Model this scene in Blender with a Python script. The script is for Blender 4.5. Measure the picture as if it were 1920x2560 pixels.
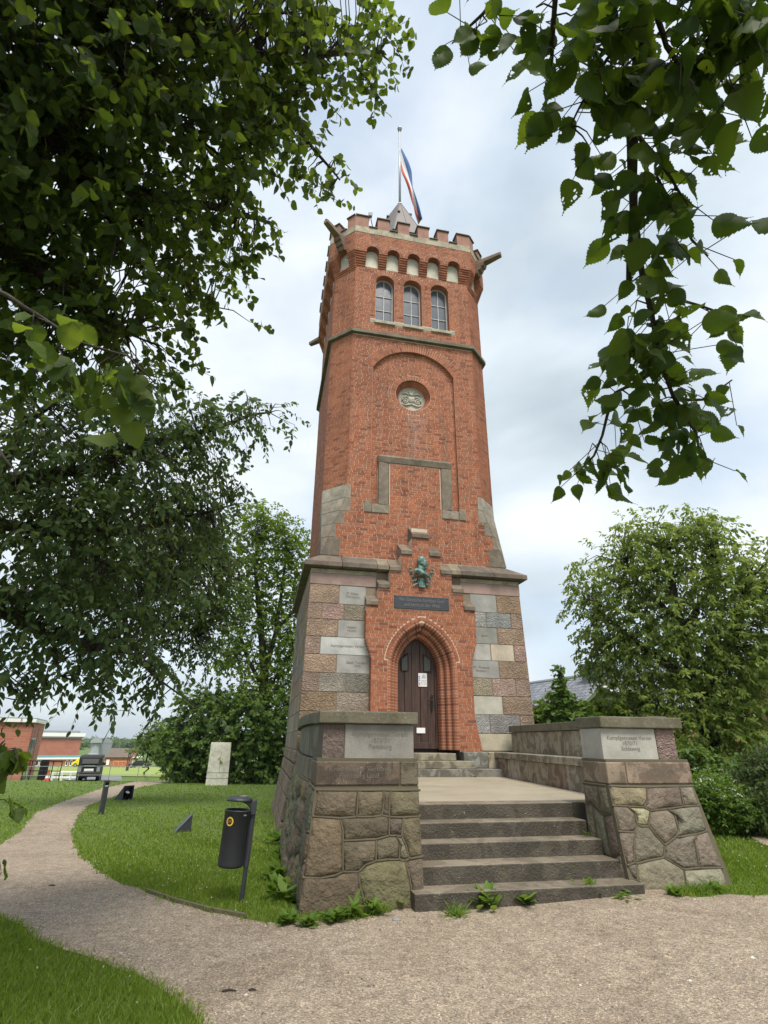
import bpy, bmesh, math, random
import numpy as np
from mathutils import Vector, Matrix
from mathutils.geometry import delaunay_2d_cdt

for _o in list(bpy.data.objects):
    bpy.data.objects.remove(_o, do_unlink=True)
scene = bpy.context.scene
COL = scene.collection
RNG = np.random.default_rng(11)
random.seed(5)

# ------------------------------------------------------------------ camera
PITCH, ROLL, FPX, EYE = math.radians(22.9), math.radians(0.6), 1350.0, 1.65
_fw = Vector((0, math.cos(PITCH), math.sin(PITCH)))
_up0 = Vector((0, -math.sin(PITCH), math.cos(PITCH)))
_rt0 = Vector((1, 0, 0))
_rt = _rt0 * math.cos(ROLL) + _up0 * math.sin(ROLL)
_up = _up0 * math.cos(ROLL) - _rt0 * math.sin(ROLL)
cam_data = bpy.data.cameras.new('camera')
cam = bpy.data.objects.new('camera', cam_data)
COL.objects.link(cam)
cam_data.sensor_fit = 'HORIZONTAL'
cam_data.sensor_width = 36.0
cam_data.lens = FPX / 1920.0 * 36.0
cam_data.clip_start = 0.05
cam_data.clip_end = 9000
_m = Matrix((_rt, _up, -_fw)).transposed().to_4x4()
_m.translation = (0, 0, EYE)
cam.matrix_world = _m
scene.camera = cam

# ------------------------------------------------------------------ sky, sun, exposure
SUN_EL, SUN_AZ = math.radians(60), math.radians(163)   # azimuth measured from +Y towards +X
world = bpy.data.worlds.new('World')
scene.world = world
world.use_nodes = True
wn = world.node_tree
wn.nodes.clear()
def _w(t, **k):
    n = wn.nodes.new(t)
    for a, b in k.items():
        setattr(n, a, b)
    return n
w_out = _w('ShaderNodeOutputWorld')
w_bg = _w('ShaderNodeBackground')
w_bg.inputs['Strength'].default_value = 0.10
sky = _w('ShaderNodeTexSky', sky_type='NISHITA', sun_disc=False)
sky.sun_elevation = SUN_EL
sky.sun_rotation = SUN_AZ
sky.air_density = 1.0
sky.dust_density = 2.0
w_tc = _w('ShaderNodeTexCoord')
w_map = _w('ShaderNodeMapping')
w_map.inputs['Scale'].default_value = (1.0, 1.0, 1.9)
w_map.inputs['Location'].default_value = (3.1, 1.4, 0.3)
wn.links.new(w_tc.outputs['Generated'], w_map.inputs['Vector'])
n1 = _w('ShaderNodeTexNoise'); n1.inputs['Scale'].default_value = 1.9; n1.inputs['Detail'].default_value = 7; n1.inputs['Roughness'].default_value = 0.52; n1.inputs['Distortion'].default_value = 0.35
n2 = _w('ShaderNodeTexNoise'); n2.inputs['Scale'].default_value = 2.6; n2.inputs['Detail'].default_value = 6; n2.inputs['Roughness'].default_value = 0.46; n2.inputs['Distortion'].default_value = 0.15
for n in (n1, n2):
    wn.links.new(w_map.outputs['Vector'], n.inputs['Vector'])
# cloud brightness (grey bellies to white tops)
c_ramp = _w('ShaderNodeValToRGB')
c_ramp.color_ramp.elements[0].position = 0.30; c_ramp.color_ramp.elements[0].color = (0.47, 0.55, 0.61, 1)
c_ramp.color_ramp.elements[1].position = 0.64; c_ramp.color_ramp.elements[1].color = (0.83, 0.88, 0.925, 1)
e = c_ramp.color_ramp.elements.new(0.47); e.color = (0.63, 0.715, 0.785, 1)
wn.links.new(n2.outputs['Fac'], c_ramp.inputs['Fac'])
c_mul = _w('ShaderNodeVectorMath', operation='SCALE')
c_mul.inputs['Scale'].default_value = 4.3
wn.links.new(c_ramp.outputs['Color'], c_mul.inputs[0])
# cover: mostly closed, a few thin places where the blue comes through
v_ramp = _w('ShaderNodeValToRGB')
v_ramp.color_ramp.elements[0].position = 0.30; v_ramp.color_ramp.elements[0].color = (0.55, 0.55, 0.55, 1)
v_ramp.color_ramp.elements[1].position = 0.56; v_ramp.color_ramp.elements[1].color = (1, 1, 1, 1)
wn.links.new(n1.outputs['Fac'], v_ramp.inputs['Fac'])
w_mix = _w('ShaderNodeMix', data_type='RGBA')
wn.links.new(v_ramp.outputs['Color'], w_mix.inputs['Factor'])
wn.links.new(sky.outputs['Color'], w_mix.inputs['A'])
wn.links.new(c_mul.outputs['Vector'], w_mix.inputs['B'])
wn.links.new(w_mix.outputs['Result'], w_bg.inputs['Color'])
wn.links.new(w_bg.outputs['Background'], w_out.inputs['Surface'])

sun_data = bpy.data.lights.new('sun', 'SUN')
sun_data.energy = 1.5
sun_data.angle = math.radians(25)
sun_data.color = (1.0, 0.94, 0.85)
sun = bpy.data.objects.new('sun', sun_data)
COL.objects.link(sun)
_sd = Vector((math.sin(SUN_AZ) * math.cos(SUN_EL), math.cos(SUN_AZ) * math.cos(SUN_EL), math.sin(SUN_EL)))
sun.rotation_euler = (-_sd).to_track_quat('-Z', 'Y').to_euler()
sun.location = _sd * 60

vs = scene.view_settings
vs.view_transform = 'Standard'
vs.look = 'None'
vs.exposure = 1.5
vs.gamma = 1.0
vs.use_curve_mapping = False
scene.cycles.max_bounces = 8
scene.cycles.transparent_max_bounces = 8
scene.cycles.transmission_bounces = 4

# ------------------------------------------------------------------ frames and projection helpers
PHI = math.radians(11.7)
EU = Vector((math.cos(PHI), math.sin(PHI), 0))
EV = Vector((-math.sin(PHI), math.cos(PHI), 0))
CAMP = Vector((0, 0, EYE))
def W(u, v, z):                       # tower-aligned ground frame -> world
    return EU * u + EV * v + Vector((0, 0, z))
def uv_of(p):
    return p.dot(EU), p.dot(EV)
def ray(x, y):                        # photograph pixel (1920 x 2560) -> direction
    d = _fw + _rt * ((x - 960) / FPX) - _up * ((y - 1280) / FPX)
    return d.normalized()
def at(x, y, dist):                   # point seen at a pixel, dist metres along the ground
    d = ray(x, y)
    return CAMP + d * (dist / math.hypot(d.x, d.y))
def far(x, y, r):                     # point seen at a pixel, r metres from the eye
    return CAMP + ray(x, y) * r
def sstep(a, b, x):
    t = np.clip((np.asarray(x, float) - a) / (b - a), 0, 1)
    return t * t * (3 - 2 * t)
def H(x, y):                          # ground height
    x = np.asarray(x, float); y = np.asarray(y, float)
    u = x * EU.x + y * EU.y
    v = x * EV.x + y * EV.y
    left = 1 - sstep(0.0, 3.0, u - 0.1 * np.maximum(v - 8, 0))
    z = -0.32 * sstep(7.3, 14.5, v) * left
    z = z - 0.12 * sstep(14, 27, y) * left
    z = z - 0.62 * sstep(29, 42, y) * left
    z = z + 0.07 * sstep(2.2, 5.0, u)
    z = z - 3.1 * np.clip((y - 44) / 86, 0, 1) * (0.15 + 0.85 * left)
    z = z - 3.0 * sstep(160, 600, y)
    return z
def Hs(x, y):
    return float(H(x, y))
def gp(x, y):                         # ground point seen at a pixel
    d = ray(x, y)
    t0, t = 0.5, 0.5
    while t < 4000:
        p = CAMP + d * t
        if p.z < Hs(p.x, p.y):
            break
        t0 = t; t *= 1.02
    for _ in range(30):
        tm = (t0 + t) / 2
        p = CAMP + d * tm
        if p.z < Hs(p.x, p.y): t = tm
        else: t0 = tm
    return CAMP + d * t

# ------------------------------------------------------------------ mesh helpers
class MB:
    def __init__(s):
        s.v = []; s.f = []; s.r = []; s.m = []
    def add(s, verts, faces, r=0.0, mi=0):
        n = len(s.v)
        s.v += [tuple(p) for p in verts]
        s.f += [tuple(i + n for i in f) for f in faces]
        s.r += [r] * len(faces); s.m += [mi] * len(faces)
        return s
    def box(s, x0, x1, y0, y1, z0, z1, r=0.0, mi=0):
        return s.add([(x0,y0,z0),(x1,y0,z0),(x1,y1,z0),(x0,y1,z0),(x0,y0,z1),(x1,y0,z1),(x1,y1,z1),(x0,y1,z1)],
              [(3,2,1,0),(4,5,6,7),(0,1,5,4),(1,2,6,5),(2,3,7,6),(3,0,4,7)], r, mi)
    def hexa(s, p, r=0.0, mi=0):        # 8 points: bottom 4, top 4
        return s.add(p, [(3,2,1,0),(4,5,6,7),(0,1,5,4),(1,2,6,5),(2,3,7,6),(3,0,4,7)], r, mi)
    def prism(s, base, top, r=0.0, mi=0):   # two matching loops
        n = len(base)
        return s.add(list(base) + list(top), [tuple(range(n - 1, -1, -1)), tuple(range(n, 2 * n))] +
              [(i, (i + 1) % n, n + (i + 1) % n, n + i) for i in range(n)], r, mi)
    def tube(s, pts, rad, n=6, r=0.0, mi=0, cap=True):
        pts = [Vector(p) for p in pts]
        if not hasattr(rad, '__len__'): rad = [rad] * len(pts)
        rings = []
        prev = None
        for i, p in enumerate(pts):
            d = (pts[min(i + 1, len(pts) - 1)] - pts[max(i - 1, 0)])
            if d.length < 1e-9: d = Vector((0, 0, 1))
            d.normalize()
            a = prev if prev is not None else (Vector((1, 0, 0)) if abs(d.x) < 0.8 else Vector((0, 1, 0)))
            a = (a - d * a.dot(d))
            if a.length < 1e-6: a = d.orthogonal()
            a.normalize(); b = d.cross(a); prev = a
            rings.append([p + (a * math.cos(2*math.pi*k/n) + b * math.sin(2*math.pi*k/n)) * rad[i] for k in range(n)])
        base = 0; vs_ = [q for g in rings for q in g]; fs = []
        for i in range(len(rings) - 1):
            for k in range(n):
                fs.append((i*n+k, i*n+(k+1) % n, (i+1)*n+(k+1) % n, (i+1)*n+k))
        if cap:
            fs.append(tuple(range(n-1, -1, -1))); fs.append(tuple((len(rings)-1)*n+k for k in range(n)))
        return s.add(vs_, fs, r, mi)
    def lathe(s, prof, n=16, c=(0,0,0), r=0.0, mi=0):   # profile (radius, z)
        vs_ = []; fs = []
        for (q, z) in prof:
            for k in range(n):
                a = 2*math.pi*k/n
                vs_.append((c[0]+q*math.cos(a), c[1]+q*math.sin(a), c[2]+z))
        for i in range(len(prof)-1):
            for k in range(n):
                fs.append((i*n+k, i*n+(k+1) % n, (i+1)*n+(k+1) % n, (i+1)*n+k))
        return s.add(vs_, fs, r, mi)
    def ball(s, c, rx, ry, rz, n=10, m=6, r=0.0, mi=0, rot=None):
        vs_ = []; fs = []
        for i in range(m + 1):
            t = math.pi * i / m
            for k in range(n):
                a = 2*math.pi*k/n
                q = Vector((rx*math.sin(t)*math.cos(a), ry*math.sin(t)*math.sin(a), rz*math.cos(t)))
                if rot is not None: q = rot @ q
                vs_.append((c[0]+q.x, c[1]+q.y, c[2]+q.z))
        for i in range(m):
            for k in range(n):
                fs.append((i*n+k, (i+1)*n+k, (i+1)*n+(k+1) % n, i*n+(k+1) % n))
        return s.add(vs_, fs, r, mi)
    def xf(s, fn):
        s.v = [tuple(fn(*p)) for p in s.v]
        return s
    def mesh(s, name):
        me = bpy.data.meshes.new(name)
        me.from_pydata(s.v, [], s.f)
        a = me.attributes.new('rnd', 'FLOAT', 'FACE')
        a.data.foreach_set('value', np.array(s.r, dtype=np.float32))
        if any(s.m): me.polygons.foreach_set('material_index', np.array(s.m, dtype=np.int32))
        me.update()
        return me
    def build(s, name, mat, parent=None, smooth=False, bevel=0.0, seg=2, color=None, norm=True, auto=None):
        me = s.mesh(name)
        if norm:
            bm = bmesh.new(); bm.from_mesh(me); bmesh.ops.recalc_face_normals(bm, faces=bm.faces); bm.to_mesh(me); bm.free()
        return link(name, me, mat, parent, smooth, bevel, seg, color, auto)

def link(name, me, mat, parent=None, smooth=False, bevel=0.0, seg=2, color=None, auto=None):
    o = bpy.data.objects.new(name, me)
    COL.objects.link(o)
    if not len(me.materials):
        for k in (mat if isinstance(mat, (list, tuple)) else [mat]): me.materials.append(MAT[k])
    if smooth: me.polygons.foreach_set('use_smooth', np.ones(len(me.polygons), dtype=bool))
    if bevel:
        b = o.modifiers.new('bevel', 'BEVEL'); b.width = bevel; b.segments = seg; b.limit_method = 'ANGLE'; b.angle_limit = math.radians(40)
    if color is not None: o.color = (color[0], color[1], color[2], 1)
    if parent is not None: o.parent = parent
    return o
def tag(o, label=None, cat=None, group=None, kind=None):
    if label: o['label'] = label
    if cat: o['category'] = cat
    if group: o['group'] = group
    if kind: o['kind'] = kind
    return o
def empty(name, loc=(0,0,0), rz=0.0, label=None, cat=None, group=None):
    o = bpy.data.objects.new(name, None)
    COL.objects.link(o)
    o.location = loc; o.rotation_euler = (0, 0, rz); o.empty_display_size = 0.2
    tag(o, label, cat, group)
    return o
def npmesh(name, V, F, rnd=None, smooth=False):
    """V (n,3), F (m,k) all same size"""
    me = bpy.data.meshes.new(name)
    V = np.ascontiguousarray(V, dtype=np.float32); F = np.ascontiguousarray(F, dtype=np.int32)
    me.vertices.add(len(V)); me.vertices.foreach_set('co', V.ravel())
    m, k = F.shape
    me.loops.add(m * k); me.loops.foreach_set('vertex_index', F.ravel())
    me.polygons.add(m)
    me.polygons.foreach_set('loop_start', np.arange(0, m * k, k, dtype=np.int32))
    me.polygons.foreach_set('loop_total', np.full(m, k, dtype=np.int32))
    if rnd is not None:
        a = me.attributes.new('rnd', 'FLOAT', 'FACE'); a.data.foreach_set('value', np.asarray(rnd, dtype=np.float32))
    if smooth: me.polygons.foreach_set('use_smooth', np.ones(m, dtype=bool))
    me.update(calc_edges=True)
    me.validate()
    return me
def pip(px, py, poly):
    """vectorised point in polygon"""
    px = np.asarray(px, float); py = np.asarray(py, float)
    ins = np.zeros(px.shape, bool)
    n = len(poly); j = n - 1
    for i in range(n):
        xi, yi = poly[i]; xj, yj = poly[j]
        c = ((yi > py) != (yj > py)) & (px < (xj - xi) * (py - yi) / (yj - yi + 1e-12) + xi)
        ins ^= c; j = i
    return ins
def tri_region(outer, holes, extra=()):
    """triangulate polygon with holes in 2D -> verts, tris"""
    pts = []; edges = []
    for loop in [outer] + list(holes):
        b = len(pts); n = len(loop)
        pts += [Vector((p[0], p[1])) for p in loop]
        edges += [(b + i, b + (i + 1) % n) for i in range(n)]
    pts += [Vector((p[0], p[1])) for p in extra]
    r = delaunay_2d_cdt(pts, edges, [], 0, 1e-6)
    vo, fo = r[0], r[2]
    cx = np.array([sum(vo[i].x for i in f) / 3 for f in fo]); cy = np.array([sum(vo[i].y for i in f) / 3 for f in fo])
    keep = pip(cx, cy, outer)
    for h in holes: keep &= ~pip(cx, cy, h)
    return [(p.x, p.y) for p in vo], [tuple(f) for f, k in zip(fo, keep) if k]
_txt = {}
def text_mesh(body, size, extrude=0.0015, space=1.0):
    cu = bpy.data.curves.new('lettering', 'FONT')
    cu.body = body; cu.size = size; cu.align_x = 'CENTER'; cu.align_y = 'CENTER'; cu.extrude = extrude; cu.space_line = space; cu.resolution_u = 3
    ob = bpy.data.objects.new('lettering_source', cu); COL.objects.link(ob)
    bpy.context.view_layer.update()
    dg = bpy.context.evaluated_depsgraph_get()
    me = bpy.data.meshes.new_from_object(ob.evaluated_get(dg))
    bpy.data.objects.remove(ob, do_unlink=True); bpy.data.curves.remove(cu)
    me.materials.clear()
    return me

# ------------------------------------------------------------------ materials
MAT = {}
class NT:
    def __init__(s, name):
        m = bpy.data.materials.new(name); m.use_nodes = True
        s.m = m; s.t = m.node_tree; s.t.nodes.clear()
        s.out = s.n('ShaderNodeOutputMaterial')
        MAT[name] = m
    def n(s, t, ins=None, **k):
        x = s.t.nodes.new(t)
        for a, b in k.items(): setattr(x, a, b)
        for a, b in (ins or {}).items(): s.set(x, a, b)
        return x
    def set(s, node, key, val):
        i = node.inputs[key]
        if isinstance(val, bpy.types.NodeSocket): s.t.links.new(val, i)
        else:
            if i.type == 'RGBA' and not hasattr(val, '__len__'): val = (val, val, val, 1)
            elif i.type == 'RGBA' and len(val) == 3: val = (*val, 1)
            i.default_value = val
    def noise(s, scale, detail=4, rough=0.55, dist=0.0, vec=None):
        x = s.n('ShaderNodeTexNoise', {'Scale': scale, 'Detail': detail, 'Roughness': rough, 'Distortion': dist})
        s.set(x, 'Vector', vec if vec is not None else s.co())
        return x.outputs['Fac']
    def co(s):
        if not hasattr(s, '_co'):
            s._co = s.n('ShaderNodeTexCoord').outputs['Object']
        return s._co
    def ramp(s, fac, stops, interp='LINEAR'):
        x = s.n('ShaderNodeValToRGB'); x.color_ramp.interpolation = interp
        el = x.color_ramp.elements
        while len(el) < len(stops): el.new(0.5)
        for q, (p, c) in zip(el, stops):
            q.position = p
            if not hasattr(c, '__len__'): c = (c, c, c)
            q.color = (*c[:3], 1)
        s.set(x, 'Fac', fac)
        return x.outputs['Color']
    def mix(s, fac, a, b, mode='MIX'):
        x = s.n('ShaderNodeMix', data_type='RGBA', blend_type=mode)
        s.set(x, 'Factor', fac); s.set(x, 'A', a); s.set(x, 'B', b)
        return x.outputs['Result']
    def math(s, op, a, b=0.0, c=None):
        x = s.n('ShaderNodeMath', operation=op)
        for i, q in enumerate((a, b) if c is None else (a, b, c)):
            if isinstance(q, bpy.types.NodeSocket): s.t.links.new(q, x.inputs[i])
            else: x.inputs[i].default_value = q
        return x.outputs[0]
    def rnd(s):
        a = s.n('ShaderNodeAttribute', attribute_name='rnd').outputs['Fac']
        b = s.n('ShaderNodeObjectInfo').outputs['Random']
        return s.math('FRACT', s.math('ADD', a, b))
    def bump(s, h, strength=0.3, dist=0.02, normal=None):
        x = s.n('ShaderNodeBump', {'Strength': strength, 'Distance': dist, 'Height': h})
        if normal is not None: s.set(x, 'Normal', normal)
        return x.outputs['Normal']
    def pbr(s, col, rough=0.8, normal=None, metal=0.0, spec=0.5, extra=None):
        x = s.n('ShaderNodeBsdfPrincipled')
        s.set(x, 'Base Color', col); s.set(x, 'Roughness', rough); s.set(x, 'Metallic', metal); s.set(x, 'Specular IOR Level', spec)
        if normal is not None: s.set(x, 'Normal', normal)
        for k, q in (extra or {}).items(): s.set(x, k, q)
        s.t.links.new(x.outputs[0], s.out.inputs['Surface'])
        return x

def plain(name, col, rough=0.6, metal=0.0, var=0.15, scale=6, bump=0.1, bscale=60):
    t = NT(name)
    n = t.noise(scale, 5)
    c = t.mix(n, tuple(q * (1 - var) for q in col), tuple(min(1, q * (1 + var)) for q in col))
    t.pbr(c, rough, t.bump(t.noise(bscale, 4), bump, 0.01), metal)
plain('dark_metal', (0.05, 0.053, 0.061), 0.45, 0.3, 0.12, 9, 0.04)
plain('grey_metal', (0.33, 0.35, 0.36), 0.45, 0.6, 0.12)
plain('white_paint', (0.78, 0.78, 0.76), 0.55, 0, 0.06)
plain('black_paint', (0.007, 0.007, 0.008), 0.65, 0, 0.1)
plain('yellow_paint', (0.75, 0.62, 0.03), 0.4, 0, 0.06)
plain('sticker_yellow', (0.72, 0.47, 0.06), 0.5, 0, 0.05)
plain('blue_paint', (0.03, 0.2, 0.55), 0.5, 0, 0.05)
plain('red_paint', (0.55, 0.06, 0.04), 0.5, 0, 0.05)
plain('orange_paint', (0.55, 0.2, 0.06), 0.6, 0, 0.1)
plain('teal_paint', (0.06, 0.22, 0.22), 0.5, 0, 0.1)
plain('roof_brown', (0.14, 0.11, 0.085), 0.85, 0, 0.25, 2)
plain('roof_felt', (0.22, 0.23, 0.23), 0.9, 0, 0.15, 2)
plain('frame_paint', (0.42, 0.42, 0.40), 0.6, 0, 0.1)
plain('leaded_glass', (0.05, 0.055, 0.045), 0.4, 0, 0.3, 20)
plain('glass_dark', (0.03, 0.035, 0.04), 0.12, 0, 0.1, 3, 0.0)
plain('iron', (0.018, 0.016, 0.015), 0.5, 0.5, 0.2)
plain('asphalt', (0.17, 0.18, 0.19), 0.9, 0, 0.15, 3)
plain('grey_roof_sheet', (0.34, 0.36, 0.37), 0.5, 0.2, 0.1)
plain('slate_sheet', (0.17, 0.18, 0.20), 0.6, 0.1, 0.12, 8)
plain('twig', (0.045, 0.035, 0.025), 0.9, 0, 0.3, 10, 0.4)
plain('letter_dark', (0.15, 0.137, 0.11), 0.9, 0, 0.2)
plain('letter_plaque', (0.17, 0.165, 0.16), 0.5, 0.3, 0.2)
plain('bumper_black', (0.02, 0.02, 0.02), 0.7, 0, 0.1)
plain('plastic_grey', (0.10, 0.10, 0.10), 0.6, 0, 0.1)
plain('timber_edge', (0.12, 0.105, 0.06), 0.9, 0, 0.3, 12, 0.3)

def stone(name, bump, bscale, worm=0.0, moss=0.0, wet=0.0, rough=0.8, speck=0.35, gain=1.0, bd=0.03):
    """granite or sandstone: colour from the object's colour, mottled and speckled"""
    t = NT(name)
    oc = t.n('ShaderNodeObjectInfo').outputs['Color']
    orr = t.n('ShaderNodeObjectInfo').outputs['Random']
    # offset the pattern from piece to piece
    off = t.n('ShaderNodeVectorMath', operation='SCALE'); t.set(off, 0, (13.0, 7.0, 5.0)); t.set(off, 'Scale', orr)
    co = t.n('ShaderNodeVectorMath', operation='ADD'); t.set(co, 0, t.co()); t.set(co, 1, off.outputs[0])
    v = co.outputs[0]
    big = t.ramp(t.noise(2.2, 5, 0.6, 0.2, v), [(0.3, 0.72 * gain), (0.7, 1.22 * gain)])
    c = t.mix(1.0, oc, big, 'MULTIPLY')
    sp = t.ramp(t.noise(120, 3, 0.7, 0, v), [(0.33, 0.35), (0.48, 0.95), (0.6, 1.05), (0.72, 1.7)])
    c = t.mix(speck, c, t.mix(1.0, c, sp, 'MULTIPLY'))
    if moss:
        mm = t.ramp(t.noise(6, 8, 0.7, 0.4, v), [(0.52 - 0.12 * moss, 0), (0.66, 1)])
        c = t.mix(t.math('MULTIPLY', mm, min(0.75, 0.25 + 0.5 * moss)), c, (0.10, 0.088, 0.042))
        ll = t.ramp(t.noise(38, 3, 0.6, 0.3, v), [(0.66, 0), (0.70, 1)])
        c = t.mix(t.math('MULTIPLY', ll, 0.6), c, (0.42, 0.41, 0.33))
    if wet:
        ww = t.ramp(t.noise(3.2, 6, 0.62, 0.9, v), [(0.47, 0), (0.53, 1)])
        c = t.mix(t.math('MULTIPLY', ww, wet), c, t.mix(1.0, c, (0.4, 0.37, 0.33), 'MULTIPLY'))
    h = t.noise(bscale, 5, 0.6, 0, v)
    if worm:
        wv = t.n('ShaderNodeTexVoronoi', {'Scale': 26.0, 'Randomness': 1.0}, feature='SMOOTH_F1')
        dd = t.n('ShaderNodeTexNoise', {'Scale': 9.0, 'Detail': 3.0}); t.set(dd, 'Vector', v)
        dv = t.n('ShaderNodeVectorMath', operation='MULTIPLY_ADD'); t.set(dv, 0, dd.outputs['Color']); t.set(dv, 1, (0.22, 0.22, 0.22)); t.set(dv, 2, v)
        mp = t.n('ShaderNodeMapping'); t.set(mp, 'Rotation', (0.3, 0.5, 0)); t.set(mp, 'Scale', (0.75, 1.0, 1.5)); t.set(mp, 'Vector', dv.outputs[0])
        t.set(wv, 'Vector', mp.outputs[0])
        wh = wv.outputs['Distance']
        c = t.mix(worm, c, t.mix(1.0, c, t.ramp(wh, [(0.08, 1.35), (0.4, 0.5)]), 'MULTIPLY'))
        h = t.math('ADD', t.math('MULTIPLY', h, 0.5), t.math('MULTIPLY', wh, -1.6))
    t.pbr(c, rough, t.bump(h, bump, bd))
stone('granite_smooth', 0.12, 60, speck=0.45)
stone('granite_rough', 0.9, 30, worm=0.7, speck=0.35)
stone('rubble_stone', 1.0, 12, speck=0.55, wet=0.25, bd=.06)
stone('mossy_stone', 0.35, 30, moss=1.0, wet=0.3)
stone('wet_stone', 0.3, 40, moss=0.35, wet=0.75, rough=0.65)
stone('sandstone', 0.25, 45, moss=0.12, wet=0.35)
stone('step_stone', 0.3, 70, wet=0.2, rough=0.42, speck=0.6)
stone('step_riser_shaded', 0.6, 45, moss=0.3, wet=0.55, rough=0.6, speck=0.6)  # riser: own algae and damp, plus shade painted into a darker colour
stone('step_tread_lit', 0.4, 45, wet=0.45, rough=0.42, speck=0.6, gain=3.0)  # tread: gain paints light from above into the colour
stone('render_plaster', 0.1, 30, speck=0.1)
stone('concrete', 0.15, 40, moss=0.2, speck=0.2)

t = NT('brick')
r = t.rnd()
bc = t.ramp(r, [(0.0, (0.17, 0.054, 0.027)), (0.12, (0.26, 0.085, 0.039)), (0.5, (0.31, 0.106, 0.048)), (0.9, (0.35, 0.124, 0.058)), (1.0, (0.34, 0.14, 0.078))])
bc = t.mix(1.0, bc, t.ramp(t.noise(0.7, 5, 0.6), [(0.3, 0.88), (0.7, 1.12)]), 'MULTIPLY')
mp = t.n('ShaderNodeMapping'); t.set(mp, 'Scale', (2.6, 2.6, 0.22)); t.set(mp, 'Vector', t.co())
bc = t.mix(1.0, bc, t.ramp(t.noise(1.6, 6, 0.62, 0.2, mp.outputs[0]), [(0.32, 0.74), (0.52, 1.0), (0.75, 1.1)]), 'MULTIPLY')   # rain streaks
pale = t.ramp(t.noise(1.1, 6, 0.65, 0.5), [(0.62, 0), (0.78, 1)])
bc = t.mix(t.math('MULTIPLY', pale, 0.2), bc, (0.38, 0.20, 0.15))
# lime bloom running down from the roundel
sx = t.n('ShaderNodeSeparateXYZ'); t.set(sx, 0, t.co())
bx_ = t.ramp(t.math('ABSOLUTE', t.math('SUBTRACT', sx.outputs[0], 0.05)), [(0.0, 1), (0.42, 0)])
bz_ = t.ramp(t.math('DIVIDE', t.math('SUBTRACT', sx.outputs[2], 9.2), 2.6), [(0.0, 0), (0.3, 0.4), (0.85, 1), (0.93, 0)])
bm_ = t.math('MULTIPLY', t.math('MULTIPLY', bx_, bz_), t.ramp(t.noise(5, 5, 0.7), [(0.4, 0), (0.65, 1)]))
bc = t.mix(t.math('MULTIPLY', bm_, 0.6), bc, (0.40, 0.33, 0.30))
bc = t.mix(0.5, bc, t.mix(1.0, bc, t.ramp(t.noise(70, 3), [(0.3, 0.8), (0.7, 1.18)]), 'MULTIPLY'))
t.pbr(bc, 0.85, t.bump(t.noise(55, 4), 0.3, 0.01))
t = NT('mortar')
mc = t.mix(t.noise(2.0, 6), (0.50, 0.355, 0.265), (0.62, 0.46, 0.355))
t.pbr(mc, 0.95, t.bump(t.noise(80, 3), 0.2, 0.005))
t = NT('joint_mortar')
mc = t.mix(t.noise(3.0, 6), (0.085, 0.072, 0.045), (0.14, 0.118, 0.075))
t.pbr(mc, 0.95, t.bump(t.noise(60, 4), 0.4, 0.01))
t = NT('ashlar_joint')
mc = t.mix(t.noise(3.0, 6), (0.16, 0.125, 0.085), (0.26, 0.21, 0.15))
t.pbr(mc, 0.95, t.bump(t.noise(60, 4), 0.3, 0.01))
t = NT('landing_concrete')
mc = t.mix(t.noise(1.3, 7, 0.62, 0.5), (0.26, 0.225, 0.16), (0.40, 0.35, 0.26))
mc = t.mix(0.5, mc, t.mix(1.0, mc, t.ramp(t.noise(90, 3), [(0.3, 0.6), (0.7, 1.3)]), 'MULTIPLY'))
t.pbr(mc, t.ramp(t.noise(1.0, 4), [(0.4, 0.45), (0.6, 0.8)]), t.bump(t.noise(70, 4), 0.2, 0.01))
t = NT('door_wood')
mp = t.n('ShaderNodeMapping'); t.set(mp, 'Scale', (14, 14, 0.8)); t.set(mp, 'Vector', t.co())
g = t.noise(2.2, 7, 0.65, 0.6, mp.outputs[0])
wc = t.ramp(g, [(0.25, (0.016, 0.009, 0.007)), (0.5, (0.05, 0.024, 0.016)), (0.75, (0.12, 0.065, 0.045))])
t.pbr(wc, 0.55, t.bump(g, 0.35, 0.006))
t = NT('bronze')
n = t.noise(9, 6, 0.65, 0.5)
bz = t.ramp(n, [(0.36, (0.03, 0.045, 0.04)), (0.5, (0.11, 0.19, 0.165)), (0.66, (0.26, 0.38, 0.34))])
t.pbr(bz, 0.6, t.bump(t.noise(40, 4), 0.3, 0.01), 0.3)
t = NT('plaque_metal')
t.pbr(t.mix(t.noise(8, 5), (0.04, 0.042, 0.046), (0.07, 0.073, 0.08)), 0.45, t.bump(t.noise(60, 4), 0.15, 0.01), 0.4)
t = NT('copper_roof')
t.pbr(t.mix(t.noise(3, 6), (0.10, 0.085, 0.08), (0.16, 0.135, 0.125)), 0.5, t.bump(t.noise(20, 4), 0.1, 0.01), 0.2)
t = NT('window_glass')
t.pbr(t.mix(t.noise(2.5, 3), (0.06, 0.07, 0.085), (0.12, 0.135, 0.16)), 0.15, t.bump(t.noise(5, 2), 0.05, 0.02), 0.0, 0.8)
t = NT('flag_cloth')
fa = t.n('ShaderNodeAttribute', attribute_name='rnd').outputs['Fac']
t.pbr(t.ramp(fa, [(0.0, (0.05, 0.13, 0.3)), (0.34, (0.7, 0.68, 0.66)), (0.67, (0.5, 0.09, 0.07))], 'CONSTANT'), 0.85, t.bump(t.noise(90, 2), 0.1, 0.005))
t = NT('gravel')
big = t.mix(t.noise(0.55, 6, 0.6, 0.3), (0.30, 0.235, 0.168), (0.425, 0.345, 0.258))
vo = t.n('ShaderNodeTexVoronoi', {'Scale': 95.0}); t.set(vo, 'Vector', t.co())
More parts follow.
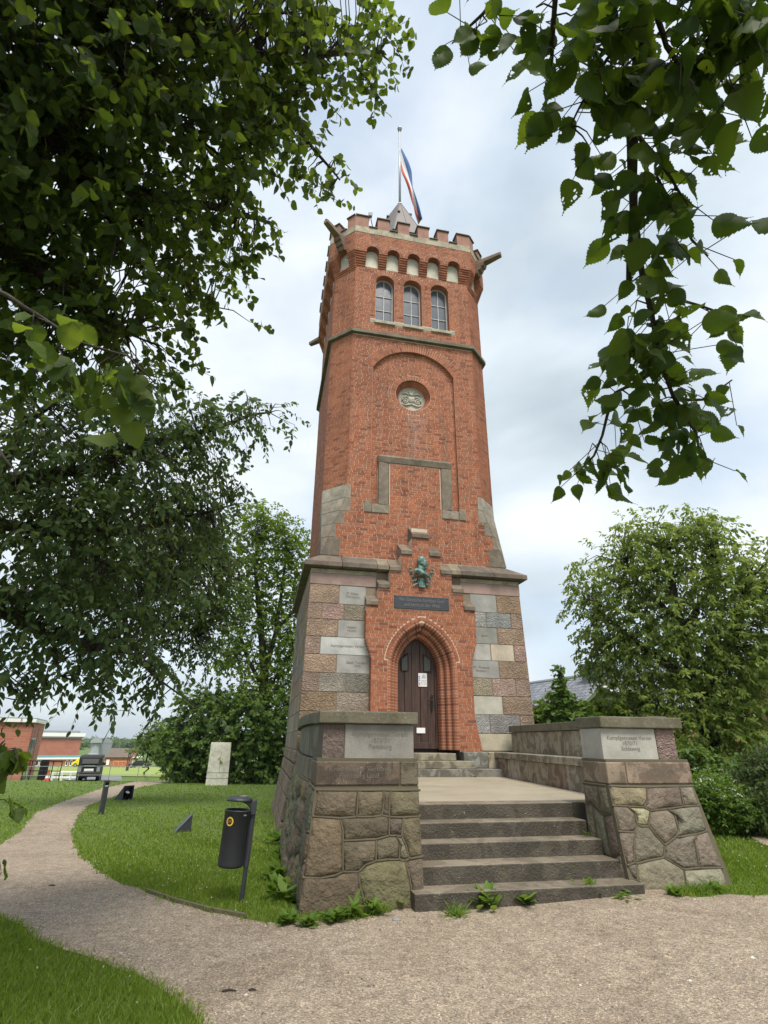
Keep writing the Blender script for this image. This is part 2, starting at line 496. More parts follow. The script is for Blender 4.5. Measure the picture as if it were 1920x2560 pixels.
sp = t.ramp(t.n('ShaderNodeSeparateColor', {'Color': vo.outputs['Color']}).outputs[0], [(0.0, 0.4), (0.5, 0.92), (0.86, 1.2), (1.0, 2.0)])
gc = t.mix(0.85, big, t.mix(1.0, big, sp, 'MULTIPLY'))
gc = t.mix(1.0, gc, t.ramp(t.noise(9, 5, 0.7), [(0.3, 0.74), (0.7, 1.2)]), 'MULTIPLY')
damp = t.ramp(t.noise(0.8, 6, 0.65, 1.0), [(0.48, 0), (0.6, 1)])
gc = t.mix(t.math('MULTIPLY', damp, 0.42), gc, t.mix(1.0, gc, (0.62, 0.57, 0.52), 'MULTIPLY'))
hh = t.math('ADD', t.math('MULTIPLY', vo.outputs['Distance'], -1.0), t.math('ADD', t.noise(25, 5, 0.7), t.math('MULTIPLY', t.noise(3.5, 4, 0.6), 2.5)))
t.pbr(gc, 0.95, t.bump(hh, 0.8, 0.014))
t = NT('pebble')
t.pbr(t.ramp(t.rnd(), [(0, (0.12, 0.085, 0.06)), (0.45, (0.26, 0.2, 0.15)), (0.85, (0.36, 0.3, 0.24)), (1.0, (0.62, 0.58, 0.5))]), 0.85)
t = NT('litter')
t.pbr(t.ramp(t.rnd(), [(0, (0.03, 0.02, 0.012)), (0.6, (0.09, 0.055, 0.03)), (0.85, (0.2, 0.14, 0.07)), (1, (0.45, 0.4, 0.3))]), 0.9)
t = NT('soil_grass')
sg = t.mix(t.noise(0.35, 6, 0.6), (0.07, 0.115, 0.018), (0.12, 0.18, 0.028))
sg = t.mix(1.0, sg, t.ramp(t.noise(30, 6, 0.75), [(0.25, 0.55), (0.75, 1.45)]), 'MULTIPLY')
t.pbr(sg, 0.95, t.bump(t.noise(60, 5, 0.7), 0.8, 0.03))
t = NT('hay_field')
t.pbr(t.mix(t.noise(0.08, 5), (0.20, 0.27, 0.05), (0.28, 0.34, 0.08)), 0.95, t.bump(t.noise(4, 4), 0.4, 0.03))

def leafmat(name, stops, tr, trans=0.4, rough=0.58, spec=0.25, veins=False):
    t = NT(name)
    r = t.rnd()
    c = t.ramp(r, stops)
    if veins:
        sx = t.n('ShaderNodeSeparateXYZ'); t.set(sx, 0, t.co())
        ax = t.math('ABSOLUTE', sx.outputs[0])
        w_ = t.math('SINE', t.math('MULTIPLY', t.math('SUBTRACT', sx.outputs[1], t.math('MULTIPLY', ax, 0.75)), 58.0))
        vn = t.math('MAXIMUM', t.ramp(w_, [(0.8, 0), (0.97, 0.6)]), t.ramp(ax, [(0.012, 1), (0.03, 0)]))
        c = t.mix(t.math('MULTIPLY', vn, 0.45), c, t.mix(1.0, c, (1.9, 1.7, 1.8), 'MULTIPLY'))
        sp_ = t.ramp(t.noise(7, 5, 0.7), [(0.6, 0), (0.72, 1)])
        c = t.mix(t.math('MULTIPLY', sp_, 0.3), c, (0.12, 0.09, 0.02))
    c = t.mix(1.0, c, t.ramp(t.noise(60, 3), [(0.3, 0.85), (0.7, 1.15)]), 'MULTIPLY')
    p = t.n('ShaderNodeBsdfPrincipled'); t.set(p, 'Base Color', c); t.set(p, 'Roughness', rough); t.set(p, 'Specular IOR Level', spec)
    q = t.n('ShaderNodeBsdfTranslucent'); t.set(q, 'Color', t.mix(r, tr[0], tr[1]))
    m = t.n('ShaderNodeMixShader', {0: trans}); t.t.links.new(p.outputs[0], m.inputs[1]); t.t.links.new(q.outputs[0], m.inputs[2])
    t.t.links.new(m.outputs[0], t.out.inputs['Surface'])
LL = ([(0, (0.02, 0.042, 0.009)), (0.5, (0.036, 0.066, 0.013)), (1, (0.07, 0.11, 0.022))], ((0.12, 0.19, 0.016), (0.26, 0.34, 0.03)), 0.48)
EL = ([(0, (0.02, 0.046, 0.008)), (0.5, (0.034, 0.068, 0.011)), (1, (0.055, 0.095, 0.016))], ((0.09, 0.155, 0.010), (0.18, 0.26, 0.014)), 0.42)
leafmat('linden_leaf', *LL)
leafmat('linden_leaf_near', *LL, veins=True)
leafmat('elm_leaf', *EL)
leafmat('elm_leaf_near', *EL, veins=True)
leafmat('beech_leaf', [(0, (0.035, 0.068, 0.024)), (0.6, (0.06, 0.10, 0.034)), (1, (0.11, 0.155, 0.06))], ((0.10, 0.17, 0.03), (0.21, 0.28, 0.05)), 0.42)
leafmat('ash_leaf', [(0, (0.095, 0.15, 0.034)), (0.5, (0.15, 0.21, 0.05)), (1, (0.23, 0.275, 0.085))], ((0.3, 0.4, 0.06), (0.44, 0.52, 0.1)), 0.47)
leafmat('maple_leaf', [(0, (0.06, 0.12, 0.026)), (0.6, (0.10, 0.17, 0.036)), (1, (0.16, 0.22, 0.06))], ((0.15, 0.25, 0.035), (0.25, 0.35, 0.05)), 0.4)
leafmat('bright_leaf', [(0, (0.075, 0.14, 0.016)), (0.6, (0.12, 0.195, 0.022)), (1, (0.17, 0.23, 0.035))], ((0.22, 0.33, 0.024), (0.32, 0.4, 0.035)), 0.45)
leafmat('shrub_leaf', [(0, (0.035, 0.065, 0.018)), (0.6, (0.062, 0.10, 0.028)), (1, (0.11, 0.135, 0.045))], ((0.10, 0.17, 0.03), (0.19, 0.25, 0.045)), 0.38)
leafmat('weed_leaf', [(0, (0.07, 0.135, 0.02)), (0.6, (0.105, 0.19, 0.03)), (1, (0.16, 0.24, 0.055))], ((0.2, 0.34, 0.03), (0.3, 0.42, 0.05)), 0.4)
leafmat('grass_blade', [(0, (0.09, 0.15, 0.015)), (0.5, (0.14, 0.215, 0.02)), (0.9, (0.19, 0.27, 0.034)), (1, (0.30, 0.30, 0.12))], ((0.24, 0.36, 0.018), (0.36, 0.47, 0.032)), 0.45, 0.6, 0.3)
leafmat('white_petal', [(0, (0.6, 0.6, 0.5)), (1, (0.75, 0.75, 0.68))], ((0.5, 0.5, 0.4), (0.6, 0.6, 0.5)), 0.3)
t = NT('bark')
mp = t.n('ShaderNodeMapping'); t.set(mp, 'Scale', (1, 1, 0.25)); t.set(mp, 'Vector', t.co())
bn = t.noise(22, 6, 0.7, 0.4, mp.outputs[0])
t.pbr(t.ramp(bn, [(0.3, (0.02, 0.016, 0.012)), (0.7, (0.085, 0.07, 0.052))]), 0.95, t.bump(bn, 0.8, 0.03))
t = NT('far_brick')
bk = t.n('ShaderNodeTexBrick', {'Color1': (0.36, 0.11, 0.07, 1), 'Color2': (0.42, 0.16, 0.10, 1), 'Mortar': (0.36, 0.2, 0.15, 1), 'Scale': 1.0, 'Mortar Size': 0.018, 'Brick Width': 0.5, 'Row Height': 0.16})
mp = t.n('ShaderNodeMapping'); t.set(mp, 'Rotation', (math.pi / 2, 0, 0)); t.set(mp, 'Vector', t.co())
t.set(bk, 'Vector', mp.outputs[0])
t.pbr(t.mix(1.0, bk.outputs['Color'], t.ramp(t.noise(0.4, 5), [(0.3, 0.85), (0.7, 1.15)]), 'MULTIPLY'), 0.9)
t = NT('roof_tile')
t.pbr(t.ramp(t.rnd(), [(0, (0.13, 0.14, 0.16)), (1, (0.22, 0.235, 0.26))]), 0.6, t.bump(t.noise(30, 3), 0.2, 0.01))
# ================================================================== ground
def axis_pts(lo, hi, fine, n):
    t = np.linspace(math.asinh(lo / fine), math.asinh(hi / fine), n)
    return np.sinh(t) * fine
gx = axis_pts(-2600, 2600, 9.0, 260)
gy = axis_pts(-40, 3200, 9.0, 260) + 4.0
GX, GY = np.meshgrid(gx, gy, indexing='ij')
GZ = H(GX, GY)
V = np.stack([GX, GY, GZ], -1).reshape(-1, 3)
nx_, ny_ = GX.shape
ii, jj = np.meshgrid(np.arange(nx_ - 1), np.arange(ny_ - 1), indexing='ij')
a = (ii * ny_ + jj).ravel()
F = np.stack([a, a + ny_, a + ny_ + 1, a + 1], 1)
ground = link('ground', npmesh('ground', V, F, smooth=True), 'soil_grass')
tag(ground, 'grassy ground of the hilltop round the tower', kind='structure')

def drape(poly, dz, step=0.35, wob=0.0, seed=1):
    """sheet over the ground inside a world polygon"""
    rg = np.random.default_rng(seed)
    pts = []
    n = len(poly)
    for i in range(n):
        p, q = np.array(poly[i]), np.array(poly[(i + 1) % n])
        L = np.linalg.norm(q - p); k = max(1, int(L / 0.18)) if L < 40 else max(1, int(L / 1.5))
        for j in range(k):
            r_ = p + (q - p) * j / k
            if wob: r_ = r_ + rg.normal(0, wob, 2)
            pts.append(tuple(r_))
    xs = [p[0] for p in pts]; ys = [p[1] for p in pts]
    ex = []
    X, Y = np.meshgrid(np.arange(min(xs), max(xs), step), np.arange(min(ys), max(ys), step))
    X = X.ravel() + rg.uniform(-.05, .05, X.size); Y = Y.ravel() + rg.uniform(-.05, .05, Y.size)
    k = pip(X, Y, pts)
    ex = list(zip(X[k], Y[k]))
    vo, fo = tri_region(pts, [], ex)
    Vv = np.array(vo); Z = H(Vv[:, 0], Vv[:, 1]) + dz
    return np.column_stack([Vv, Z]), np.array(fo), pts
def G2(lst):
    return [tuple(gp(x, y).xy) for x, y in lst]
path_px = [(0, 2113), (49, 2081), (87, 2035), (145, 2009), (202, 1989), (255, 1971), (312, 1960), (399, 1953)]
path_px2 = [(430, 1957), (350, 1968), (292, 1989), (220, 2015), (191, 2047), (176, 2084), (190, 2119), (208, 2151), (252, 2183), (292, 2206), (365, 2230), (440, 2259), (527, 2281), (603, 2296), (700, 2312), (760, 2305), (900, 2300)]
path_px3 = [(1040, 2262), (1600, 2212), (1640, 2222), (1690, 2240), (1760, 2243), (1830, 2238), (1925, 2240), (2100, 2236)]
path_px4 = [(498, 2570), (440, 2500), (347, 2442), (250, 2405), (150, 2374), (60, 2325), (0, 2297)]
A1, A2, A3, A4 = G2(path_px), G2(path_px2), G2(path_px3), G2(path_px4)
# the gravel runs on behind the camera and to the right, and into the platform foot
back = [(9.0, A3[-1][1] - 0.3), (9.0, -5.0), (-0.35, -5.0), (-0.72, 1.6)]
left = [(A4[-1][0] - 2.5, A4[-1][1] + 0.6), (A1[0][0] - 3.0, A1[0][1] - 0.5)]
PATH = A1 + A2 + A3 + back + A4 + left
V, F, PATH = drape(PATH, 0.008, 0.35, 0.022, 3)
path = link('gravel_path', npmesh('gravel_path', V, F, smooth=True), 'gravel')
tag(path, 'pale brown gravel path round the foot of the steps', kind='structure')
PATH_R = G2([(1845, 2074), (1990, 2078), (1990, 2165), (1918, 2120)])
V, F, PATH_R = drape(PATH_R, 0.03, 0.3, 0.02, 4)
o = link('side_path', npmesh('side_path', V, F, smooth=True), 'gravel')
tag(o, 'short stretch of gravel path beyond the right lawn', kind='structure')
FIELD = [(at(-60, 1930, 46).x, 46), (at(480, 1930, 46).x, 46), (at(520, 1905, 128).x, 126), (at(-60, 1905, 128).x, 126)]
V, F, FIELD = drape(FIELD, 0.05, 4.0, 0.0, 5)
o = link('playing_field', npmesh('playing_field', V, F, smooth=True), 'hay_field')
tag(o, 'bright yellow green playing field below the lawn', kind='structure')
RAMP = [(at(-60, 1940, 34).x, 36), (at(232, 1930, 37).x, 37.5), (at(225, 1925, 45).x, 45.5), (at(20, 1925, 45).x, 45.5)]
V, F, RAMP = drape(RAMP, 0.05, 1.5, 0.0, 6)
o = link('paved_yard', npmesh('paved_yard', V, F, smooth=True), 'asphalt')
tag(o, 'grey paved yard beside the brick school building', kind='structure')

# loose pebbles on the near gravel
n = 16000
P = RNG.uniform((-3.5, 1.2), (5.5, 8.2), (n, 2))
k = pip(P[:, 0], P[:, 1], PATH)
P = P[k]; n = len(P)
oct_v = np.array([(1,0,0),(0,1,0),(-1,0,0),(0,-1,0),(0,0,.6),(0,0,-.6)], float)
oct_f = np.array([(0,1,4),(1,2,4),(2,3,4),(3,0,4)])
sz = RNG.gamma(2.2, 0.0019, n) + 0.0016
sz[RNG.random(n) < .02] *= 2.3
ang = RNG.uniform(0, 6.28, n); asp = RNG.uniform(.6, 1.1, (n, 2))
vx = oct_v[None, :, 0] * sz[:, None] * asp[:, :1]; vy = oct_v[None, :, 1] * sz[:, None] * asp[:, 1:]
X = vx * np.cos(ang)[:, None] - vy * np.sin(ang)[:, None] + P[:, :1]
Y = vx * np.sin(ang)[:, None] + vy * np.cos(ang)[:, None] + P[:, 1:]
Z = oct_v[None, :, 2] * sz[:, None] + (H(P[:, 0], P[:, 1]) + 0.009)[:, None]
V = np.stack([X, Y, Z], -1).reshape(-1, 3)
F = (oct_f[None] + (np.arange(n) * 6)[:, None, None]).reshape(-1, 3)
o = link('pebbles', npmesh('pebbles', V, F, np.repeat(RNG.random(n) ** 1.3, 4)), 'pebble')
tag(o, 'loose pebbles scattered over the gravel', 'pebbles', kind='stuff')

# dead leaves and bits of bark blown over the gravel
n = 700
P = RNG.uniform((-3.5, 1.4), (5.5, 8.2), (n, 2)); k = pip(P[:, 0], P[:, 1], PATH); P = P[k]; n = len(P)
an = RNG.uniform(0, 6.283, n); L = RNG.uniform(.006, .028, n); wd = L * RNG.uniform(.2, .6, n)
z = H(P[:, 0], P[:, 1]) + .0105
ca, sa = np.cos(an), np.sin(an)
q = lambda a, b, c: np.stack([P[:, 0] + a * L * ca - b * wd * sa, P[:, 1] + a * L * sa + b * wd * ca, z + c * L], -1)
V = np.stack([q(-.5, 0, 0), q(0, -.5, .12), q(.5, 0, .25), q(0, .5, .05)], 1).reshape(-1, 3)
F = (np.array([(0, 1, 2), (0, 2, 3)])[None] + (np.arange(n) * 4)[:, None, None]).reshape(-1, 3)
o = link('leaf_litter', npmesh('leaf_litter', V, F, np.repeat(RNG.random(n), 2)), 'litter'); tag(o, 'dead leaf scraps strewn over the gravel', 'leaf litter', kind='stuff')
# ================================================================== entrance terrace: steps, piers, wing walls, bench
TO = (3.1, 6.6)
terrace = empty('entrance_terrace', W(TO[0], TO[1], 0), PHI, 'granite entrance terrace with five steps and two battered stone piers before the door', 'terrace')
def TL(u, v, z): return (u - TO[0], v - TO[1], z)
def tbox(mb, u0, u1, v0, v1, z0, z1): return mb.box(u0 - TO[0], u1 - TO[0], v0 - TO[1], v1 - TO[1], z0, z1)
tops = [0.165, 0.346, 0.517, 0.69, 0.868]
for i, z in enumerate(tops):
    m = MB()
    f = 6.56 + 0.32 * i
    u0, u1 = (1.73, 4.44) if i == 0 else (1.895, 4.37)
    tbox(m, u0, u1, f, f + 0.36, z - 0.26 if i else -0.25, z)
    m.m[1] = 1  # top face gets the painted-lit tread colour, other faces the shaded one
    m.build('step', ['step_riser_shaded', 'step_tread_lit'], terrace, bevel=0.012, seg=2, color=((0.078, 0.066, 0.049), (0.086, 0.072, 0.053), (0.082, 0.069, 0.051), (0.078, 0.066, 0.048), (0.086, 0.072, 0.053))[i])
# landing slab with the platform body below it
m = MB()
Lp = [(1.9, 8.20), (4.37, 8.20), (5.25, 8.22), (5.86, 13.95), (1.9, 13.95), (1.3, 8.22)]
m.prism([TL(u, v, -0.6) for u, v in Lp], [TL(u, v, 0.866) for u, v in Lp])
m.build('landing', 'landing_concrete', terrace)
# strip beside the top step where the landing turns the corner
m = MB(); tbox(m, 4.372, 4.6, 7.90, 8.21, 0.4, 0.864); m.build('landing_edge', 'step_stone', terrace, color=(0.12, 0.105, 0.08))

# low steps up to the door
for (u0, u1, v0, v1, z0, z1, c) in [(2.3, 5.84, 13.42, 14.3, 0.7, 1.03, (0.22, 0.21, 0.18)), (2.75, 5.12, 13.62, 14.3, 1.03, 1.20, (0.30, 0.27, 0.19)), (3.28, 4.74, 13.84, 14.72, 1.20, 1.365, (0.30, 0.27, 0.19))]:
    m = MB(); tbox(m, u0, u1, v0, v1, z0, z1)
    m.build('door_step', 'wet_stone', terrace, bevel=0.012, color=c)

# ---- dressed and rubble stones
def poly_stone(poly, nrm, gap=0.012, bulge=0.022, mat='rubble_stone', color=(0.2, 0.17, 0.15), name='stone', parent=None, depth=0.05, rg=random):
    P = [Vector(p) for p in poly]
    c = sum(P, Vector()) / len(P)
    # subdivide long edges for an uneven outline
    Q = []
    for i in range(len(P)):
        a, b = P[i], P[(i + 1) % len(P)]
        k = max(1, int((b - a).length / 0.11))
        for j in range(k): Q.append(a.lerp(b, j / k))
    def inset(p, g):
        d = c - p; l = d.length
        return p + d * min(0.45, g / max(l, 1e-6))
    n = len(Q)
    r0 = [inset(p, gap) - nrm * depth for p in Q]
    r1 = [inset(p, gap * rg.uniform(.6, 1.5)) + nrm * rg.uniform(-0.006, 0.004) for p in Q]
    r2 = [inset(p, gap + 0.028) + nrm * (bulge * rg.uniform(0.55, 0.95)) for p in Q]
    r3 = [p.lerp(c, 0.5) + nrm * (bulge * rg.uniform(0.55, 1.7)) for p in r2]
    V = r0 + r1 + r2 + r3 + [c + nrm * bulge * rg.uniform(0.9, 1.4)]
    Fs = []
    for k in range(3):
        for i in range(n):
            Fs.append((k*n+i, k*n+(i+1) % n, (k+1)*n+(i+1) % n, (k+1)*n+i))
    for i in range(n): Fs.append((3*n+i, 3*n+(i+1) % n, 4*n))
    m = MB(); m.add(V, Fs)
    color = (color[0] * .92, color[1] * .95, color[2] * .78)
    return m.build(name, mat, parent, smooth=True, color=color)
def ribs(polys, nrm, name, parent, w=0.015, h=0.011):
    """raised ribbon pointing along the joints"""
    seen = set(); m = MB()
    key = lambda p: (round(p[0], 3), round(p[1], 3), round(p[2], 3))
    for P in polys:
        for i in range(len(P)):
            a, b = P[i], P[(i + 1) % len(P)]
            k = tuple(sorted((key(a), key(b))))
            if k in seen: continue
            seen.add(k)
            a, b = Vector(a), Vector(b)
            d = b - a
            if d.length < 1e-4: continue
            d.normalize()
            # outer corners of the masonry carry no ribbon
            mid = (a + b) / 2; sd = d.cross(nrm).normalized() * .015; ax = 0 if abs(nrm.x) < .6 else 1
            n_in = sum(any(pip([q[ax]], [q[2]], [(w_[ax], w_[2]) for w_ in PP_])[0] for PP_ in polys) for q in (mid + sd, mid - sd))
            if n_in < 2 and mid.z < 1.08: continue
            s = d.cross(nrm).normalized() * w
            a = a - d * 0.006; b = b + d * 0.006
            wob = [random.uniform(0.8, 1.25) for _ in range(2)]
            m.add([a - s*wob[0] - nrm*.01, a - s*.4 + nrm*h, a + s*.4 + nrm*h, a + s*wob[0] - nrm*.01, b - s*wob[1] - nrm*.01, b - s*.4 + nrm*h, b + s*.4 + nrm*h, b + s*wob[1] - nrm*.01],
                  [(0,1,5,4),(1,2,6,5),(2,3,7,6),(0,3,2,1),(4,5,6,7)])
    o = m.build(name, 'joint_mortar', parent, smooth=False)
    o['kind'] = 'stuff'
    return o
def rubble_grid(w, h, rows, cw, seed):
    """irregular stone layout in (s,t): list of polygons with shared corners"""
    rg = random.Random(seed)
    ys = [0] + sorted(rg.uniform(h*(i+.75)/rows, h*(i+1.25)/rows) for i in range(rows - 1)) + [h]
    seams = []
    for i in range(rows):
        xs = [0]; x = 0
        while True:
            x += cw * rg.uniform(0.6, 1.5)
            if x > w - cw * 0.5: break
            xs.append(x)
        xs.append(w); seams.append(xs)
    wob = lambda x, i: ys[i] + (0 if i in (0, rows) else 0.05 * math.sin(x * 5 + i * 2.1) + 0.02 * math.sin(x * 13 + i))
    out = []
    for i in range(rows):
        xs = seams[i]
        lean = [0] + [rg.uniform(-.05, .05) for _ in xs[1:-1]] + [0]
        for k in range(len(xs) - 1):
            lo = [xs[k] - lean[k]] + [x for x in (seams[i-1] if i else []) if xs[k] + .02 < x < xs[k+1] - .02] + [xs[k+1] - lean[k+1]]
            # corners of the neighbours above
            hi = [xs[k+1] + lean[k+1]] + [x for x in reversed(seams[i+1] if i < rows - 1 else []) if xs[k] + .02 < x < xs[k+1] - .02] + [xs[k] + lean[k]]
            out.append([(x, wob(x, i)) for x in lo] + [(x, wob(x, i + 1)) for x in hi])
    return out

BAT = 0.17
def on_front(x, y):                     # photograph pixel -> point of the battered pier face
    d = ray(x, y)
    # plane: v - 6.72 - BAT*z = 0
    nrm = EV - Vector((0, 0, BAT))
    t = (6.72 - (CAMP.dot(nrm))) / d.dot(nrm)
    p = CAMP + d * t
    u, v = uv_of(p)
    return TL(u, v, p.z)
NF = Vector((0, -1, BAT)).normalized()
def Z4(x, y): return on_front(680 + x * .36166, 1740 + y * .36166)
def Z5(x, y): return on_front(1200 + x * .434, 1740 + y * .434)
LEFT_ST = [
 [(310,650),(595,652),(585,835),(470,845),(285,830)],
 [(595,652),(770,650),(775,720),(760,825),(700,835),(585,835)],
 [(770,650),(815,652),(810,835),(760,825),(775,720)],
 [(815,652),(1022,650),(1025,830),(910,838),(810,835)],
 [(285,830),(470,845),(490,930),(490,1000),(490,1215),(440,1240),(330,1260),(215,1255),(240,1080)],
 [(470,845),(585,835),(700,835),(760,825),(810,835),(810,965),(720,990),(490,1000),(490,930)],
 [(810,835),(910,838),(895,970),(860,965),(810,965)],
 [(910,838),(1025,830),(1040,1110),(950,1125),(920,1020),(895,970)],
 [(490,1000),(720,990),(718,1140),(650,1165),(600,1215),(490,1215)],
 [(720,990),(810,965),(860,965),(885,1010),(880,1130),(800,1130),(718,1140)],
 [(895,970),(920,1020),(950,1125),(920,1140),(880,1130),(885,1010),(860,965)],
 [(215,1255),(330,1260),(440,1240),(490,1215),(600,1215),(605,1300),(640,1430),(600,1560),(165,1560)],
 [(600,1215),(650,1165),(718,1140),(800,1130),(880,1130),(920,1140),(950,1250),(965,1340),(985,1520),(600,1560),(640,1430),(605,1300)],
 [(920,1140),(950,1125),(1040,1110),(1045,1330),(1050,1500),(985,1520),(965,1340),(950,1250)]]
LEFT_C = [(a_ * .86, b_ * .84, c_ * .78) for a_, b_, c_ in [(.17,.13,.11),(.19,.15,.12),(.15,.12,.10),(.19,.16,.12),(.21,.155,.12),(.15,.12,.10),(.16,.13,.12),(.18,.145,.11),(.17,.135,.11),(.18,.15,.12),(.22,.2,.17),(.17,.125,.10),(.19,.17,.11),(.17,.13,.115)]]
RIGHT_ST = [
 [(748,518),(960,525),(965,600),(945,640),(850,635),(765,630)],
 [(960,525),(1150,520),(1165,600),(1175,635),(1080,650),(980,660),(945,640),(965,600)],
 [(1150,520),(1225,518),(1262,632),(1175,635),(1165,600)],
 [(765,630),(850,635),(890,670),(905,740),(890,785),(800,780),(785,700)],
 [(850,635),(945,640),(980,660),(970,750),(930,752),(905,740),(890,670)],
 [(980,660),(1080,650),(1120,680),(1145,770),(1130,810),(1065,860),(1010,800),(970,750)],
 [(1080,650),(1175,635),(1262,632),(1310,775),(1250,795),(1150,812),(1130,810),(1145,770),(1120,680)],
 [(800,780),(890,785),(885,880),(890,960),(850,975),(830,900)],
 [(890,785),(905,740),(930,752),(970,750),(1010,800),(1065,860),(1060,930),(980,945),(900,965),(890,960),(885,880)],
 [(1065,860),(1130,810),(1150,812),(1250,795),(1235,825),(1265,990),(1175,1000),(1110,960),(1060,930)],
 [(1235,825),(1250,795),(1310,775),(1395,990),(1265,990)],
 [(850,975),(890,960),(900,965),(905,1065),(880,1040)],
 [(900,965),(980,945),(1060,930),(1110,960),(1175,1000),(1190,1085),(1180,1200),(960,1200),(905,1065)],
 [(1175,1000),(1265,990),(1395,990),(1450,1170),(1180,1200),(1190,1085)]]
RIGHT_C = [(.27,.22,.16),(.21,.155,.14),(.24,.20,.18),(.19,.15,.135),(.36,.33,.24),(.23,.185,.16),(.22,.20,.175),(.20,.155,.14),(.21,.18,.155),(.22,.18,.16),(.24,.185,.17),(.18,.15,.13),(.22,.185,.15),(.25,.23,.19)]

def pier(side):
    """one battered pier; u0,u1 outer extents at the band level"""
    if side == 'l': u0, u1, st, cs, zf = 0.66, 1.885, LEFT_ST, LEFT_C, Z4
    else: u0, u1, st, cs, zf = 4.385, 5.62, RIGHT_ST, RIGHT_C, Z5
    p = bpy.data.objects.new('pier', None); COL.objects.link(p); p.parent = terrace
    tag(p, 'left stone pier, its inscription naming Flensburg' if side == 'l' else 'right stone pier with pale inscribed block beside the bench')
    m = MB()
    bl = 0.13 if side == 'l' else 0.0; br = 0.0 if side == 'l' else 0.2
    d = 0.004
    m.hexa([TL(u0-bl, 6.725-.4*BAT+d, -.4), TL(u1+br, 6.725-.4*BAT+d, -.4), TL(u1+br, 7.52, -.4), TL(u0-bl, 7.52, -.4), TL(u0, 6.725+1.15*BAT+d, 1.15), TL(u1, 6.725+1.15*BAT+d, 1.15), TL(u1, 7.52, 1.15), TL(u0, 7.52, 1.15)])
    m.build('core', 'joint_mortar', p)
    polys = [[zf(*q) for q in P] for P in st]
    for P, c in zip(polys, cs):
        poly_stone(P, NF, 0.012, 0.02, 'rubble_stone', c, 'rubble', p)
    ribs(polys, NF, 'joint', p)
    # inner cheek beside the steps (right pier: seen from the camera)
    if side == 'r':
        nn = Vector((-1, 0, 0))
        G = rubble_grid(0.72, 1.1, 3, 0.34, 8)
        PP = [[TL(u0, 6.80 + BAT*t + s*(1-BAT*t/0.75), 0.04 + t) for s, t in g] for g in G]
        for P in PP: poly_stone(P, nn, 0.012, 0.016, 'rubble_stone', (random.uniform(.15,.21), random.uniform(.13,.16), .125), 'rubble', p)
        ribs(PP, nn, 'joint', p)
    else:
        nn = Vector((-1, 0, .15)).normalized()
        G = rubble_grid(0.66, 1.12, 3, 0.34, 9)
        PP = [[TL(u0 - bl*(1-t/1.13)*0.8 - .008, 6.76 + BAT*t + s, 0.02 + t) for s, t in g] for g in G]
        for P in PP: poly_stone(P, nn, 0.012, 0.016, 'rubble_stone', (random.uniform(.13,.18), random.uniform(.12,.14), .10), 'rubble', p)
        ribs(PP, nn, 'joint', p)
    # band course
    j = 1.66 if side == 'l' else 4.66
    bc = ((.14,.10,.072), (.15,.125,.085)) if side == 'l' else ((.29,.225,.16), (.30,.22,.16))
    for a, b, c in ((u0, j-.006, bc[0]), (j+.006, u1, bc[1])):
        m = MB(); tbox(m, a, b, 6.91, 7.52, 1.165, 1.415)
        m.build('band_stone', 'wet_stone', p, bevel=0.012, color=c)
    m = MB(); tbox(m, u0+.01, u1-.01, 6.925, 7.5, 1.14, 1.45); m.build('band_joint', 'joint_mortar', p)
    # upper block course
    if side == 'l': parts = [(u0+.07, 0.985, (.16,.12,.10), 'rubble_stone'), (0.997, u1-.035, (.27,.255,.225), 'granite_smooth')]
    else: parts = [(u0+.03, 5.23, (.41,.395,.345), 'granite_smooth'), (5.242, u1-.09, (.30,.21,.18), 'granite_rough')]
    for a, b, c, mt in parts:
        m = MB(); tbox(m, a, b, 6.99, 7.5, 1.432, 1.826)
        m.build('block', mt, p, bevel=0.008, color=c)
    m = MB(); tbox(m, u0+.085, u1-.10, 7.0, 7.49, 1.42, 1.84); m.build('block_joint', 'joint_mortar', p)
    # coping
    m = MB(); tbox(m, u0+.01, u1+.01, 6.925, 7.56, 1.832, 1.972)
    m.build('coping', 'mossy_stone', p, bevel=0.012, color=(.155,.142,.10))
    # inscriptions
    def ins(txt, size, u, z, v):
        me = text_mesh(txt, size, 0.001, 0.92)
        me.transform(Matrix.Translation(TL(u, v, z)) @ Matrix.Rotation(math.pi/2, 4, 'X'))
        link('inscription', me, 'letter_dark', p)
    if side == 'l':
        ins('Kampfgenossen Verein\n1870/71\nFlensburg', 0.075, 1.43, 1.645, 6.9885)
        ins('Kreis Krieger Verband\nFlensburg Land', 0.078, 1.17, 1.30, 6.9085)
    else:
        ins('Kampfgenossen Verein\n1870/71\nSchleswig', 0.072, 4.83, 1.64, 6.9885)
        ins('Kreis Krieger Verband\nSchleswig', 0.075, 5.17, 1.30, 6.9085)
    return p
pier('l'); pier('r')

